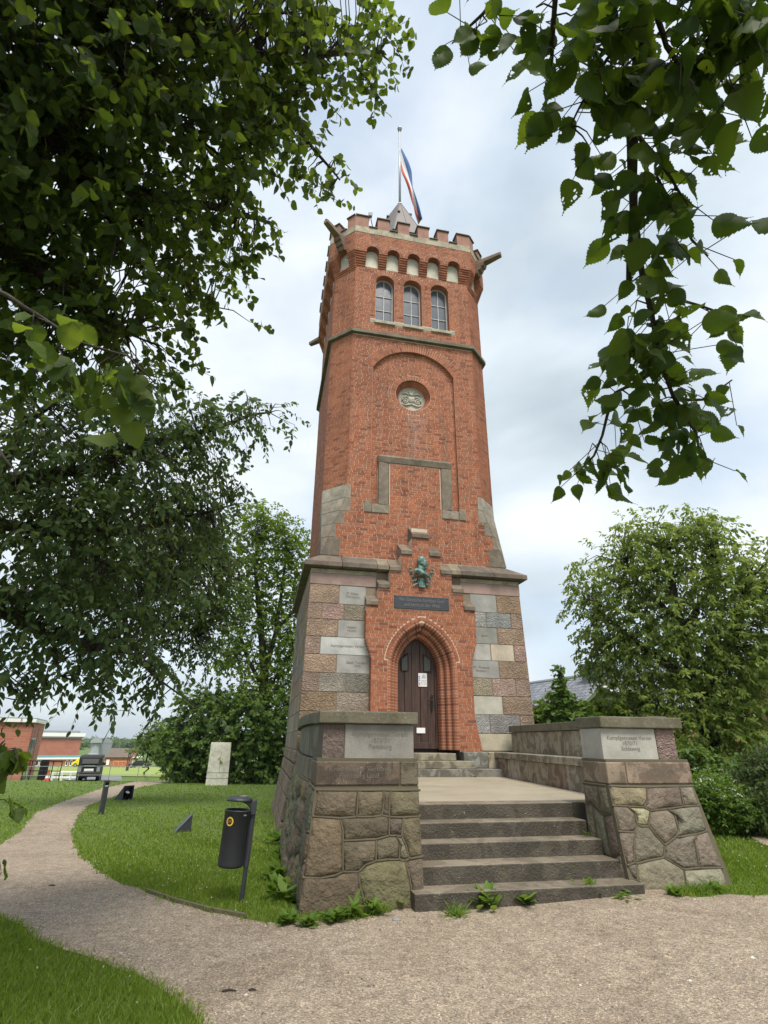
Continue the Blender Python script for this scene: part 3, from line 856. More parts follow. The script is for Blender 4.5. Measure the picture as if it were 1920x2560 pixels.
# ---- left wing wall, bowed outwards, its outer face seen at a glancing angle
wl = [(0.70, 7.52), (0.66, 8.0), (0.64, 8.8), (0.66, 10.0), (0.72, 11.4), (0.80, 12.8), (0.88, 13.95)]
wing = bpy.data.objects.new('wing_wall', None); COL.objects.link(wing); wing.parent = terrace
tag(wing, 'left wing wall, bowed, with flared rubble foot')
for i in range(len(wl) - 1):
    (ua, va), (ub, vb) = wl[i], wl[i+1]
    va2, vb2 = va + .004, vb - .004
    gz = Hs(*W(ua - .3, va, 0).xy)
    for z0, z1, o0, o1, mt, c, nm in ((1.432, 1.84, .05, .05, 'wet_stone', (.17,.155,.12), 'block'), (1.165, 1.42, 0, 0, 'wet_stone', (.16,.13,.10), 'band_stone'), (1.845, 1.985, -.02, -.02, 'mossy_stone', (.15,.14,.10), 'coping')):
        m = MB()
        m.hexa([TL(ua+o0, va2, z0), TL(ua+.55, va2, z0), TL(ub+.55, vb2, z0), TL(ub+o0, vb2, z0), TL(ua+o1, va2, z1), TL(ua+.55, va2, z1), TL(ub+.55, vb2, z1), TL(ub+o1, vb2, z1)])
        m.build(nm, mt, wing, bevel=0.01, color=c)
    m = MB()
    fl = 0.20
    m.hexa([TL(ua-fl, va, gz-.3), TL(ua+.55, va, gz-.3), TL(ub+.55, vb, gz-.3), TL(ub-fl, vb, gz-.3), TL(ua, va, 1.15), TL(ua+.55, va, 1.15), TL(ub+.55, vb, 1.15), TL(ub, vb, 1.15)])
    m.build('core', 'joint_mortar', wing)
    hgt = 1.15 - gz; L = math.hypot(ub-ua, vb-va)
    nn = Vector((-1, 0, fl/1.6)).normalized()
    G = rubble_grid(L, hgt, 4, 0.36, 20 + i)
    PP = []
    for g in G:
        PP.append([TL(ua + (ub-ua)*s/L - fl*(1 - t/hgt)*(hgt/(hgt+.3)) - .006, va + (vb-va)*s/L, gz + t) for s, t in g])
    for P in PP: poly_stone(P, nn, 0.012, 0.03, 'rubble_stone', (random.uniform(.12,.19), random.uniform(.11,.15), random.uniform(.08,.11)), 'rubble', wing)
    ribs(PP, nn, 'joint', wing)

# ---- right wing wall with the bench along it
rw = bpy.data.objects.new('wing_wall', None); COL.objects.link(rw); rw.parent = terrace
tag(rw, 'right wing wall behind the stone bench')
bench = bpy.data.objects.new('bench', None); COL.objects.link(bench); bench.parent = terrace
tag(bench, 'long stone bench with wet stained front')
NB = 8
def bl(t): return 5.25 + (5.84 - 5.25) * t, 7.55 + (13.95 - 7.55) * t
for i in range(NB):
    (ua, va), (ub, vb) = bl(i / NB), bl((i + 1) / NB)
    va += .005; vb -= .005
    def q(name, par, a0, a1, z0, z1, mt, c, bv=.01):
        m = MB()
        m.hexa([TL(ua+a0, va, z0), TL(ua+a1, va, z0), TL(ub+a1, vb, z0), TL(ub+a0, vb, z0), TL(ua+a0, va, z1), TL(ua+a1, va, z1), TL(ub+a1, vb, z1), TL(ub+a0, vb, z1)])
        return m.build(name, mt, par, bevel=bv, color=c)
    cc = [(.33,.28,.2), (.28,.24,.17), (.36,.32,.26), (.30,.22,.16)][i % 4]
    q('front_stone', bench, 0, .3, .6, 1.27, 'wet_stone', cc)
    if i % 2 == 0:
        ub2, vb2 = bl((i + 2) / NB); ub_, vb_ = ub, vb; ub, vb = ub2, vb2 - .005
        q('seat', bench, -.07, .47, 1.275, 1.40, 'wet_stone', (.30,.275,.21))
        ub, vb = ub_, vb_
    ow = .60 if i < 2 else .85
    q('wall_stone', rw, .43, ow, 1.40, 1.86, 'wet_stone', [(.36,.33,.24), (.30,.27,.19), (.33,.29,.22)][i % 3])
    q('coping', rw, .37, ow + .05, 1.865, 2.015, 'mossy_stone', (.15,.138,.10))
    q('foot', rw, .43, ow + .06, -.3, 1.395, 'joint_mortar', None, 0)
# ================================================================== the tower
tower = empty('brick_tower', W(3.97, 14.0, 0), PHI, 'tall octagonal red brick lookout tower on a granite base with battlements', 'tower')
HF, HW, YF, YC = 2.12, 2.77, 0.45, 3.22      # half front, half width, front plane, centre depth
class Fr:
    def __init__(s, c, t, n, half): s.c = c; s.t = t; s.n = n; s.half = half
    def p(s, a, z, d=0.0): return (s.c[0] + s.t[0]*a + s.n[0]*d, s.c[1] + s.t[1]*a + s.n[1]*d, z)
q7 = math.sqrt(.5)
cm = (HF + HW) / 2; CH = (HW - HF) * q7
FRONT = Fr((0, YF), (1, 0), (0, -1), HF)
LEFT = Fr((-HW, YC), (0, -1), (-1, 0), HF)
RIGHT = Fr((HW, YC), (0, 1), (1, 0), HF)
BACK = Fr((0, YC + HW), (-1, 0), (0, 1), HF)
CFL = Fr((-cm, YC - cm), (q7, -q7), (-q7, -q7), CH)
CFR = Fr((cm, YC - cm), (q7, q7), (q7, -q7), CH)
CBL = Fr((-cm, YC + cm), (-q7, -q7), (-q7, q7), CH)
CBR = Fr((cm, YC + cm), (-q7, q7), (q7, q7), CH)
ALL8 = [FRONT, CFR, RIGHT, CBR, BACK, CBL, LEFT, CFL]
SEEN = [FRONT, CFL, CFR, LEFT, RIGHT]
PORT = Fr((0, 0.0), (1, 0), (0, -1), 1.5)
T8 = 0.41421
BRK = []                              # every flat brick: frame, s0, s1, z0, z1, face offset, rnd
COURSE = 0.0745
rb = random.Random(3)
def lay(fr, z0, z1, spans, d=0.0, key=0):
    """courses of bricks in cross-and-header bond; spans(zmid) -> list of (s0, s1)"""
    n = int(round((z1 - z0) / COURSE)); h = (z1 - z0) / n
    for i in range(n):
        a = z0 + i*h; zm = a + h/2
        off = [0.0, 0.187, 0.06, 0.31][(i + key) % 4]
        for (s0, s1) in spans(zm):
            if s1 - s0 < 0.03: continue
            x = s0; first = True
            k = i
            while x < s1 - 0.02:
                L = 0.125 if (k % 3 == 2) else 0.25
                if first: L = L * (0.5 + 0.5 * ((off * 7.3 + i * .37) % 1)); first = False
                e = min(x + L, s1)
                if s1 - e < 0.05: e = s1
                BRK.append((fr, x + .0065, e - .0065, a + .0066, a + h - .0066, d, rb.random()))
                x = e; k += 1
def minus(spans, cuts):
    out = list(spans)
    for (a, b) in cuts:
        nx = []
        for (s, e) in out:
            if b <= s or a >= e: nx.append((s, e)); continue
            if a > s: nx.append((s, a))
            if b < e: nx.append((b, e))
        out = nx
    return out
def arc_cut(c, zc, r, z, z_lo=None):
    """width of a round-headed opening (jambs down to z_lo)"""
    if z_lo is not None and z_lo <= z <= zc: return [(c - r, c + r)]
    dz = z - zc
    if abs(dz) < r and (z_lo is None or dz > 0): w = math.sqrt(r*r - dz*dz); return [(c - w, c + w)]
    return []
def seg_w(z, a, zs, R):               # half width of the blind arch
    if z <= zs: return a
    zc = zs + (0.85 - R)
    v = R*R - (z - zc)**2
    return math.sqrt(v) if v > 0 else 0
VOUS = MB()                           # arch rings and other shaped brickwork
def ring(fr, c, zc, r0, r1, a0, a1, n, d0, d1, mb=VOUS, gap=0.007, depth_in=0.0):
    for i in range(n):
        t0 = a0 + (a1 - a0)*i/n; t1 = a0 + (a1 - a0)*(i+1)/n
        g0 = gap / r0; g1 = gap / r1
        P = [(r0, t0 + g0), (r1, t0 + g1), (r1, t1 - g1), (r0, t1 - g0)]
        base = [fr.p(c + r*math.cos(t), zc + r*math.sin(t), d0) for r, t in P]
        top = [fr.p(c + r*math.cos(t), zc + r*math.sin(t), d1) for r, t in P]
        mb.prism(base, top, rb.random())

# ---------------------------------------------------------------- mortar bodies
def wall_panel(fr, outer, holes, d, name, mat, parent, reveal=None, color=None):
    vo, fo = tri_region(outer, holes)
    m = MB()
    m.add([fr.p(a, z, d) for a, z in vo], fo)
    for h, dep in zip(holes, reveal or [0]*len(holes)):
        if not dep: continue
        n = len(h)
        m.add([fr.p(a, z, d) for a, z in h] + [fr.p(a, z, d - dep) for a, z in h], [(i, (i+1) % n, n+(i+1) % n, n+i) for i in range(n)], .5, 1)
    o = m.build(name, [mat, 'brick'], parent, norm=False, color=color)
    return o
def arch_loop(c, half, z0, zs, r=None, n=14):
    r = half if r is None else r
    return [(c - half, z0), (c + half, z0)] + [(c + half*math.cos(math.pi*k/n), zs + r*math.sin(math.pi*k/n)) for k in range(n + 1)]
WINS = [-1.02, 0.0, 1.02]; WZ0, WZS, WR = 15.10, 16.87, 0.335
BA, BZS = 1.40, 13.08; BR = (BA*BA + .85*.85)/(2*.85)
blind = [(-BA, 8.1), (BA, 8.1)]
_t0 = math.acos(BA / BR)
for k in range(17):
    t = _t0 + (math.pi - 2*_t0)*k/16
    blind.append((BR*math.cos(t), BZS + .85 - BR + BR*math.sin(t)))
Z0S, Z1S = 6.30, 18.06
wall_panel(FRONT, [(-HF, Z0S), (HF, Z0S), (HF, Z1S), (-HF, Z1S)], [arch_loop(c, WR, WZ0, WZS) for c in WINS] + [blind], 0, 'wall', 'mortar', tower, [0.32]*3 + [0.12])
RND_C, RND_Z = 0.0, 12.25
circ = lambda r, n=40: [(RND_C + r*math.cos(2*math.pi*k/n), RND_Z + r*math.sin(2*math.pi*k/n)) for k in range(n)]
wall_panel(FRONT, blind, [circ(.60)], -0.12, 'recess_wall', 'mortar', tower, [0.3])
for fr in ALL8[1:]:
    m = MB(); z0 = 6.30
    h = fr.half
    m.add([fr.p(-h, z0), fr.p(h, z0), fr.p(h, Z1S), fr.p(-h, Z1S)], [(0, 1, 2, 3)])
    m.build('wall', 'mortar' if fr in SEEN else 'brick', tower, norm=False)

# ---------------------------------------------------------------- shaft brickwork
def front_spans(z):
    sp = [(-HF - .009, HF + .009)]
    # stone quoins of the broached corners
    for lo, hi, e in ((8.23, 8.66, 2.0), (7.81, 8.23, 1.99), (7.39, 7.81, 2.16), (6.97, 7.39, 2.40), (6.40, 6.97, 2.25)):
        if lo <= z < hi and e < HF: sp = minus(sp, [(-9, -e), (e, 9)])
    if 6.4 <= z < 8.3:                 # wall widens to the square below the chamfer stop
        w = HF + (HW - HF)*(1 - (z - 6.42)/1.88) - .02
        e = next((e for lo, hi, e in ((8.23, 8.66, 2.0), (7.81, 8.23, 1.99), (7.39, 7.81, 2.16), (6.97, 7.39, 2.40), (6.40, 6.97, 2.25)) if lo <= z < hi), 2)
        sp = [(-min(w, e), min(w, e))]
    for c in WINS: sp = minus(sp, arc_cut(c, WZS, WR + .235, z) if z > WZS else arc_cut(c, WZS, WR, z, WZ0))
    if 14.92 < z < 15.12: sp = minus(sp, [(-1.53, 1.53)])       # sill course
    if z > 8.1:
        w = seg_w(z, BA, BZS, BR)
        R2 = BR + .34
        zc = BZS + .85 - BR
        if z > 13.08 and z < zc + R2:
            w = max(w, math.sqrt(max(0, R2*R2 - (z - zc)**2)) if z > 13.30 else w)
        if w and z < zc + R2: sp = minus(sp, [(-w, w)])
    if 7.82 < z < 8.12: sp = minus(sp, [(-1.59, -.81), (.81, 1.59)])
    if 6.3 < z < 7.5: sp = minus(sp, [(-.25, .25)]) if z > 6.99 else sp
    if z < 14.55 and z > 14.36: sp = []
    return sp
lay(FRONT, 6.42, 17.47, front_spans)
def rec_spans(z):
    w = seg_w(z, BA, BZS, BR)
    sp = [(-w, w)]
    if z < 9.8: sp = minus(sp, [(-1.17, 1.17)])
    sp = minus(sp, arc_cut(RND_C, RND_Z, .77, z))
    return sp
lay(FRONT, 8.12, 13.93, rec_spans, -0.12, 1)
def inpanel(z): return [(-.80, .80)] if z < 9.53 else []
m = MB(); m.add([FRONT.p(-.82, 7.9, -.03), FRONT.p(.82, 7.9, -.03), FRONT.p(.82, 9.6, -.03), FRONT.p(-.82, 9.6, -.03)], [(0,1,2,3)])
m.build('panel_bed', 'mortar', tower, norm=False)
lay(FRONT, 8.10, 9.53, inpanel, -0.03, 2)
for fr in (CFL, CFR):
    lay(fr, 8.68, 14.37, lambda z: [(-CH - .009, CH + .009)], 0, 1)
    lay(fr, 14.55, 17.25, lambda z: [(-CH - .009, CH + .009)], 0, 1)
for fr in (LEFT, RIGHT):
    lay(fr, 6.42, 14.37, lambda z: [(-HF - .009, HF + .009)], 0, 2)
    lay(fr, 14.55, 17.47, lambda z: [(-HF - .009, HF + .009)], 0, 2)
# arch rings
for c in WINS:
    ring(FRONT, c, WZS, WR, WR + .225, 0, math.pi, 21, -.12, .009)
    for s in (-1, 1):                  # chamfered jamb bricks reading as a dark edge
        pass
zc = BZS + .85 - BR
ring(FRONT, 0, zc, BR + .002, BR + .165, _t0, math.pi - _t0, 44, -.12, .010)
ring(FRONT, 0, zc, BR + .172, BR + .335, _t0 - .03, math.pi - _t0 + .03, 46, -.05, .008)
# roundel: ring, splayed reveal ring, stone disc with scrolls
ring(FRONT, RND_C, RND_Z, .61, .765, 0, 2*math.pi, 48, -.22, -.112)
for i in range(44):
    t0, t1 = 2*math.pi*i/44 + .006, 2*math.pi*(i+1)/44 - .006
    def rp(r, t, d): return FRONT.p(RND_C + r*math.cos(t), RND_Z + r*math.sin(t), d)
    VOUS.hexa([rp(.60, t0, -.20), rp(.60, t1, -.20), rp(.64, t1, -.20), rp(.64, t0, -.20), rp(.455, t0, -.36), rp(.455, t1, -.36), rp(.60, t1, -.37), rp(.60, t0, -.37)], rb.random())
m = MB(); n = 40
m.prism([FRONT.p(RND_C + .47*math.cos(2*math.pi*k/n), RND_Z + .47*math.sin(2*math.pi*k/n), -.42) for k in range(n)], [FRONT.p(RND_C + .47*math.cos(2*math.pi*k/n), RND_Z + .47*math.sin(2*math.pi*k/n), -.37) for k in range(n)])
roundel = m.build('roundel', 'render_plaster', tower, color=(.40, .385, .31))
roundel['label'] = 'carved pale stone roundel'
def fp(a, z, d): return FRONT.p(RND_C + a, RND_Z + z, d)
m = MB()
for s in (-1, 1):
    pts = []
    for k in range(22):                # volute
        t = k/21*3.4*math.pi; r = .115*(1 - k/24)
        pts.append(fp(s*(.215 + r*math.cos(t)), -.10 + r*math.sin(t), -.345))
    m.tube(pts, [.026*(1 - k/40) for k in range(22)], 6)
    m.tube([fp(s*.33, -.10, -.35), fp(s*.30, .05, -.345), fp(s*.17, .09, -.345), fp(s*.10, .03, -.35)], .022, 6)
    m.tube([fp(s*.10, .16, -.35), fp(s*.2, .22, -.345), fp(s*.32, .16, -.35)], [.02, .026, .012], 6)
    m.tube([fp(s*.36, -.22, -.36), fp(s*.2, -.27, -.345), fp(0, -.20, -.345)], [.012, .035, .022], 6)
    m.ball(fp(s*.215, -.10, -.345), .035, .02, .035)
m.prism([fp(-.11, .10, -.38), fp(.11, .10, -.38), fp(.12, -.09, -.38), fp(0, -.16, -.38), fp(-.12, -.09, -.38)], [fp(-.10, .09, -.335), fp(.10, .09, -.335), fp(.11, -.08, -.335), fp(0, -.14, -.335), fp(-.11, -.08, -.335)])
m.ball(fp(0, .2, -.35), .085, .03, .075); m.ball(fp(-.05, .28, -.35), .05, .025, .05); m.ball(fp(.06, .28, -.35), .045, .025, .05)
m.ball(fp(-.04, .0, -.335), .03, .015, .04); m.ball(fp(.045, .01, -.335), .03, .015, .04)
n = 40
ringp = [fp(.445*math.cos(2*math.pi*k/n), .445*math.sin(2*math.pi*k/n), -.355) for k in range(n + 1)]
m.tube(ringp, .016, 5, cap=False)
m.build('carving', 'render_plaster', roundel, smooth=True, color=(.42, .40, .325))

# ---------------------------------------------------------------- stone frame of the blank panel
def sbox(mb, a0, a1, z0, z1, d0, d1, fr=FRONT):
    return mb.hexa([fr.p(a0, z0, d1), fr.p(a1, z0, d1), fr.p(a1, z0, d0), fr.p(a0, z0, d0), fr.p(a0, z1, d1), fr.p(a1, z1, d1), fr.p(a1, z1, d0), fr.p(a0, z1, d0)])
frame = bpy.data.objects.new('stone_frame', None); COL.objects.link(frame); frame.parent = tower
SC = (.205, .165, .12)
for s in (-1, 1):
    m = MB()                           # jamb, splayed towards the panel
    P = [(1.16, -.02), (1.16, .03), (1.10, .045), (.86, .0), (.81, -.06), (.81, -.2), (1.16, -.2)]
    m.prism([FRONT.p(s*a, 8.12, d) for a, d in P], [FRONT.p(s*a, 9.53, d) for a, d in P])
    m.build('jamb', 'sandstone', frame, bevel=.006, color=SC)
    m = MB(); sbox(m, min(s*.815, s*1.36), max(s*.815, s*1.36), 7.83, 8.115, -.2, .03)
    m.build('foot', 'sandstone', frame, bevel=.02, color=(.25, .21, .155))
    m = MB(); sbox(m, min(s*1.365, s*1.58), max(s*1.365, s*1.58), 7.83, 8.20, -.2, .035)
    m.build('foot', 'sandstone', frame, bevel=.01, color=(.23, .19, .14))
m = MB()
P = [(9.785, .0), (9.785, .035), (9.73, .05), (9.56, .0), (9.535, -.06), (9.535, -.2), (9.785, -.2)]
m.prism([FRONT.p(-1.18, z, d) for z, d in P], [FRONT.p(1.18, z, d) for z, d in P])
m.build('lintel', 'sandstone', frame, bevel=.006, color=SC)

# ---------------------------------------------------------------- windows
for i, c in enumerate(WINS):
    wd = bpy.data.objects.new('window', None); COL.objects.link(wd); wd.parent = tower
    m = MB(); n = 14; d0, d1 = -.30, -.24
    lo = arch_loop(c, WR, WZ0, WZS); li = arch_loop(c, WR - .045, WZ0 + .05, WZS)
    k = len(lo)
    m.add([FRONT.p(a, z, d1) for a, z in lo] + [FRONT.p(a, z, d1) for a, z in li] + [FRONT.p(a, z, d0) for a, z in li], [(j, (j+1) % k, k+(j+1) % k, k+j) for j in range(k)] + [(k+j, k+(j+1) % k, 2*k+(j+1) % k, 2*k+j) for j in range(k)])
    m.build('frame', 'frame_paint', wd, color=None)
    m = MB(); sbox(m, c - .013, c + .013, WZ0 + .05, WZS + WR - .045, -.292, -.245)
    for z in (15.78, 16.42): sbox(m, c - WR + .045, c + WR - .045, z - .013, z + .013, -.29, -.248)
    m.build('glazing_bar', 'frame_paint', wd)
    for s in (-1, 1):
        for za, zb in ((WZ0 + .05, 15.767), (15.793, 16.407), (16.433, WZS + WR)):
            if zb > 17:
                P = [(c + s*.014, za), (c + s*(WR - .046), za)] + [(c + s*(WR - .046)*math.cos(math.pi/2*j/7), WZS + (WR - .046)*math.sin(math.pi/2*j/7)) for j in range(7)] + [(c + s*.014, WZS + WR - .046)]
            else: P = [(c + s*.014, za), (c + s*(WR - .046), za), (c + s*(WR - .046), zb), (c + s*.014, zb)]
            m = MB(); tl = random.uniform(-.004, .004)
            m.prism([FRONT.p(a, z, -.285 + tl*(a - c)) for a, z in P], [FRONT.p(a, z, -.275 + tl*(a-c)) for a, z in P])
            m.build('pane', 'window_glass', wd)
    m = MB(); m.add([FRONT.p(a, z, -.318) for a, z in lo], [tuple(range(len(lo)))]); m.build('backing', 'glass_dark', wd, norm=False)
    m = MB()
    m.hexa([FRONT.p(c-.37, 14.94, .07), FRONT.p(c+.37, 14.94, .07), FRONT.p(c+.37, 14.94, -.25), FRONT.p(c-.37, 14.94, -.25), FRONT.p(c-.37, 15.06, .07), FRONT.p(c+.37, 15.06, .07), FRONT.p(c+.33, 15.13, -.25), FRONT.p(c-.33, 15.13, -.25)])
    m.build('sill', 'sandstone', wd, bevel=.01, color=(.42, .385, .29))
for a0, a1 in ((-1.53, -1.395), (-.645, -.375), (.375, .645), (1.395, 1.53)):
    m = MB(); sbox(m, a0, a1, 14.95, 15.11, -.1, .012); m.build('sill_block', 'sandstone', tower, bevel=.008, color=(.35, .33, .26))

# ---------------------------------------------------------------- string course
def course_ring(name, z0, z1, d, mat, color, slope=0.0, faces=ALL8, bevel=.008, thick=.3):
    """one moulded stone per face of the octagon"""
    for fr in faces:
        h0 = fr.half + d*T8 - .002; hb = fr.half - .1
        m = MB()
        hi = fr.half
        m.hexa([fr.p(-h0, z0, d), fr.p(h0, z0, d), fr.p(hb, z0, -thick), fr.p(-hb, z0, -thick), fr.p(-h0, z1 - slope, d), fr.p(h0, z1 - slope, d), fr.p(hb, z1, -thick), fr.p(-hb, z1, -thick)])
        m.build(name, mat, tower, bevel=bevel, color=color)
course_ring('string_course', 14.37, 14.545, 0.13, 'sandstone', (.15, .135, .095), 0.05)

# ---------------------------------------------------------------- corbelled head with niches
NC5 = [-1.54, -.77, 0, .77, 1.54]; NH = .228; NS = 18.03
DT = 0.25
for fr in ALL8:
    wide = fr.half > 1
    cs = NC5 if wide else [0.0]
    seen = fr in SEEN
    ht = fr.half + DT*T8
    zlow = 17.47 if wide else 17.25
    ncor = 7 if wide else 10
    for i in range(ncor):
        z0 = zlow + i*(NS - zlow)/ncor; z1 = zlow + (i+1)*(NS - zlow)/ncor
        d = DT*(i + 1)/ncor
        h = fr.half + d*T8
        sp = minus([(-h, h)], [(c - NH, c + NH) for c in cs] if z0 > 17.42 else [])
        for (a, b) in sp:
            if seen:
                x = a; k = i
                while x < b - .01:
                    L = .25 if k % 2 else .125
                    e_ = min(b, x + L)
                    if b - e_ < .05: e_ = b
                    P = [fr.p(x + .004, 0, d), fr.p(e_ - .004, 0, d), fr.p(e_ - .004, 0, -.02), fr.p(x + .004, 0, -.02)]
                    VOUS.prism([(p[0], p[1], z0 + .004) for p in P], [(p[0], p[1], z1 - .004) for p in P], rb.random())
                    x = e_; k += 1
            m = MB(); P = [fr.p(a, 0, d - .012), fr.p(b, 0, d - .012), fr.p(b, 0, -.02), fr.p(a, 0, -.02)]
            m.prism([(p[0], p[1], z0) for p in P], [(p[0], p[1], z1) for p in P])
            m.build('corbel', 'brick', tower)
    # wall above with arched soffits of the niches
    outer = [(-ht, NS)]
    for c in cs: outer += [(c + NH*math.cos(math.pi - math.pi*k/12), NS + NH*math.sin(math.pi*k/12)) for k in range(13)]
    outer += [(ht, NS), (ht, 18.87), (-ht, 18.87)]
    m = MB(); vo, fo = tri_region(outer, [])
    m.add([fr.p(a, z, DT) for a, z in vo], fo)
    k = len(outer)
    m.add([fr.p(a, z, DT) for a, z in outer] + [fr.p(a, z, -.02) for a, z in outer], [(j, (j+1) % k, k+(j+1) % k, k+j) for j in range(k - 3)], .4, 1)
    m.build('parapet_wall', ['mortar' if seen else 'brick', 'brick'], tower, norm=False)
    for c in cs:
        m = MB(); lo = arch_loop(c, NH + .004, 17.475, NS, NH + .03, 10)
        m.prism([fr.p(a, z, -.01) for a, z in lo], [fr.p(a, z, .012) for a, z in lo])
        m.build('niche', 'render_plaster', tower, color=(.50, .47, .375))
        if seen: ring(fr, c, NS, NH, NH + .135, 0, math.pi, 15, -.0 + .1, DT + .009)
    if seen:
        def psp(z, cs=cs, ht=ht):
            sp = [(-ht - .009, ht + .009)]
            for c in cs: sp = minus(sp, arc_cut(c, NS, NH + .14, z))
            return sp
        lay(fr, NS, 18.85, psp, DT, 3)
# small round vent in the left chamfer niche
m = MB(); n = 18
m.prism([CFL.p(.06 + .09*math.cos(2*math.pi*k/n), 18.02 + .09*math.sin(2*math.pi*k/n), .012) for k in range(n)], [CFL.p(.06 + .085*math.cos(2*math.pi*k/n), 18.02 + .085*math.sin(2*math.pi*k/n), .03) for k in range(n)])
v_ = m.build('vent', 'white_paint', tower)
m = MB(); m.prism([CFL.p(.06 + .06*math.cos(2*math.pi*k/n), 18.02 + .06*math.sin(2*math.pi*k/n), .03) for k in range(n)], [CFL.p(.06 + .06*math.cos(2*math.pi*k/n), 18.02 + .06*math.sin(2*math.pi*k/n), .033) for k in range(n)])
m.build('grille', 'grey_metal', v_)

# ---------------------------------------------------------------- parapet: stone band, merlons, crenel sills
for fr in ALL8:
    wide = fr.half > 1
    D = DT + .02
    h = fr.half + D*T8 - .003
    m = MB()
    hb = fr.half - .15
    m.hexa([fr.p(-h, 18.86, D), fr.p(h, 18.86, D), fr.p(hb, 18.86, -.14), fr.p(-hb, 18.86, -.14), fr.p(-h, 19.16, D), fr.p(h, 19.16, D), fr.p(hb, 19.16, -.14), fr.p(-hb, 19.16, -.14)])
    m.build('parapet_band', 'sandstone', tower, bevel=.008, color=(.40, .345, .25))
    if wide: spans = [(-1.16 - .22, -1.16 + .22), (-.385 - .22, -.385 + .22), (.385 - .22, .385 + .22), (1.16 - .22, 1.16 + .22)]; ends = [(-h, -1.72), (1.72, h)]
    else: spans = []; ends = [(-h, -.2), (.2, h)]
    for (a, b) in spans + ends:
        m = MB()
        sk = (.16 if not wide else .16) if (a, b) in ends else 0
        a2, b2 = (a + sk, b) if a == -h else ((a, b - sk) if b == h else (a, b))
        m.hexa([fr.p(a, 19.16, D - .02), fr.p(b, 19.16, D - .02), fr.p(b2, 19.16, D - .36), fr.p(a2, 19.16, D - .36), fr.p(a, 19.70, D - .02), fr.p(b, 19.70, D - .02), fr.p(b2, 19.70, D - .36), fr.p(a2, 19.70, D - .36)])
        mo = m.build('merlon', 'granite_smooth', tower, bevel=.01, color=(.30, .145, .10))
        m = MB(); e = .035
        ea = 0 if a == -h else e; eb = 0 if b == h else e
        m.hexa([fr.p(a - ea, 19.70, D + .03), fr.p(b + eb, 19.70, D + .03), fr.p(b2 + eb, 19.70, D - .4), fr.p(a2 - ea, 19.70, D - .4), fr.p(a - ea, 19.745, D + .03), fr.p(b + eb, 19.745, D + .03), fr.p(b2 + eb, 19.82, D - .4), fr.p(a2 - ea, 19.82, D - .4)])
        m.build('cap', 'sandstone', mo, bevel=.008, color=(.11, .085, .065))
    gaps = [(-1.72, -1.38), (-.94, -.605), (-.165, .165), (.605, .94), (1.38, 1.72)] if wide else [(-.2, .2)]
    for (a, b) in gaps:
        m = MB()
        m.hexa([fr.p(a + .004, 19.162, D + .045), fr.p(b - .004, 19.162, D + .045), fr.p(b - .004, 19.162, D - .38), fr.p(a + .004, 19.162, D - .38), fr.p(a + .004, 19.20, D + .045), fr.p(b - .004, 19.20, D + .045), fr.p(b - .004, 19.30, D - .38), fr.p(a + .004, 19.30, D - .38)])
        m.build('crenel_sill', 'sandstone', tower, bevel=.006, color=(.10, .095, .06))
# parapet walk and waterspouts
m = MB(); P = []
for fr in ALL8: P += [fr.p(-fr.half, 0), fr.p(fr.half, 0)]
m.prism([(p[0], p[1], 18.3) for p in P], [(p[0], p[1], 18.5) for p in P]); m.build('roof_deck', 'roof_felt', tower)
for fr in (CFL, CFR, CBL, CBR):
    sp = bpy.data.objects.new('waterspout', None); COL.objects.link(sp); sp.parent = tower
    m = MB()
    def w4(d, hw, zb, zt): return [fr.p(-hw, zb, d), fr.p(hw, zb, d), fr.p(hw, zt, d), fr.p(-hw, zt, d)]
    A, B = w4(.2, .15, 18.58, 18.80), w4(1.26, .09, 18.62, 18.76)
    m.add(A + B, [(0,1,2,3), (7,6,5,4), (0,4,5,1), (1,5,6,2), (2,6,7,3), (3,7,4,0)])
    m.build('spout', 'sandstone', sp, bevel=.015, color=(.20, .14, .10))
    m = MB(); A, B = w4(.62, .035, 18.775, 18.82), w4(1.262, .035, 18.75, 18.80)
    m.add(A + B, [(0,1,2,3), (7,6,5,4), (0,4,5,1), (1,5,6,2), (2,6,7,3), (3,7,4,0)])
    m.build('channel', 'iron', sp)
    for i, (dd, zb, zt) in enumerate(((.62, 18.44, 18.575), (.50, 18.30, 18.435), (.38, 18.16, 18.295))):
        m = MB(); h_ = .15
        m.hexa([fr.p(-h_, zb, dd - .06), fr.p(h_, zb, dd - .06), fr.p(h_, zb, .24), fr.p(-h_, zb, .24), fr.p(-h_, zt, dd), fr.p(h_, zt, dd), fr.p(h_, zt, .24), fr.p(-h_, zt, .24)])
        m.build('bracket', 'sandstone', sp, bevel=.012, color=(.18, .11, .08))

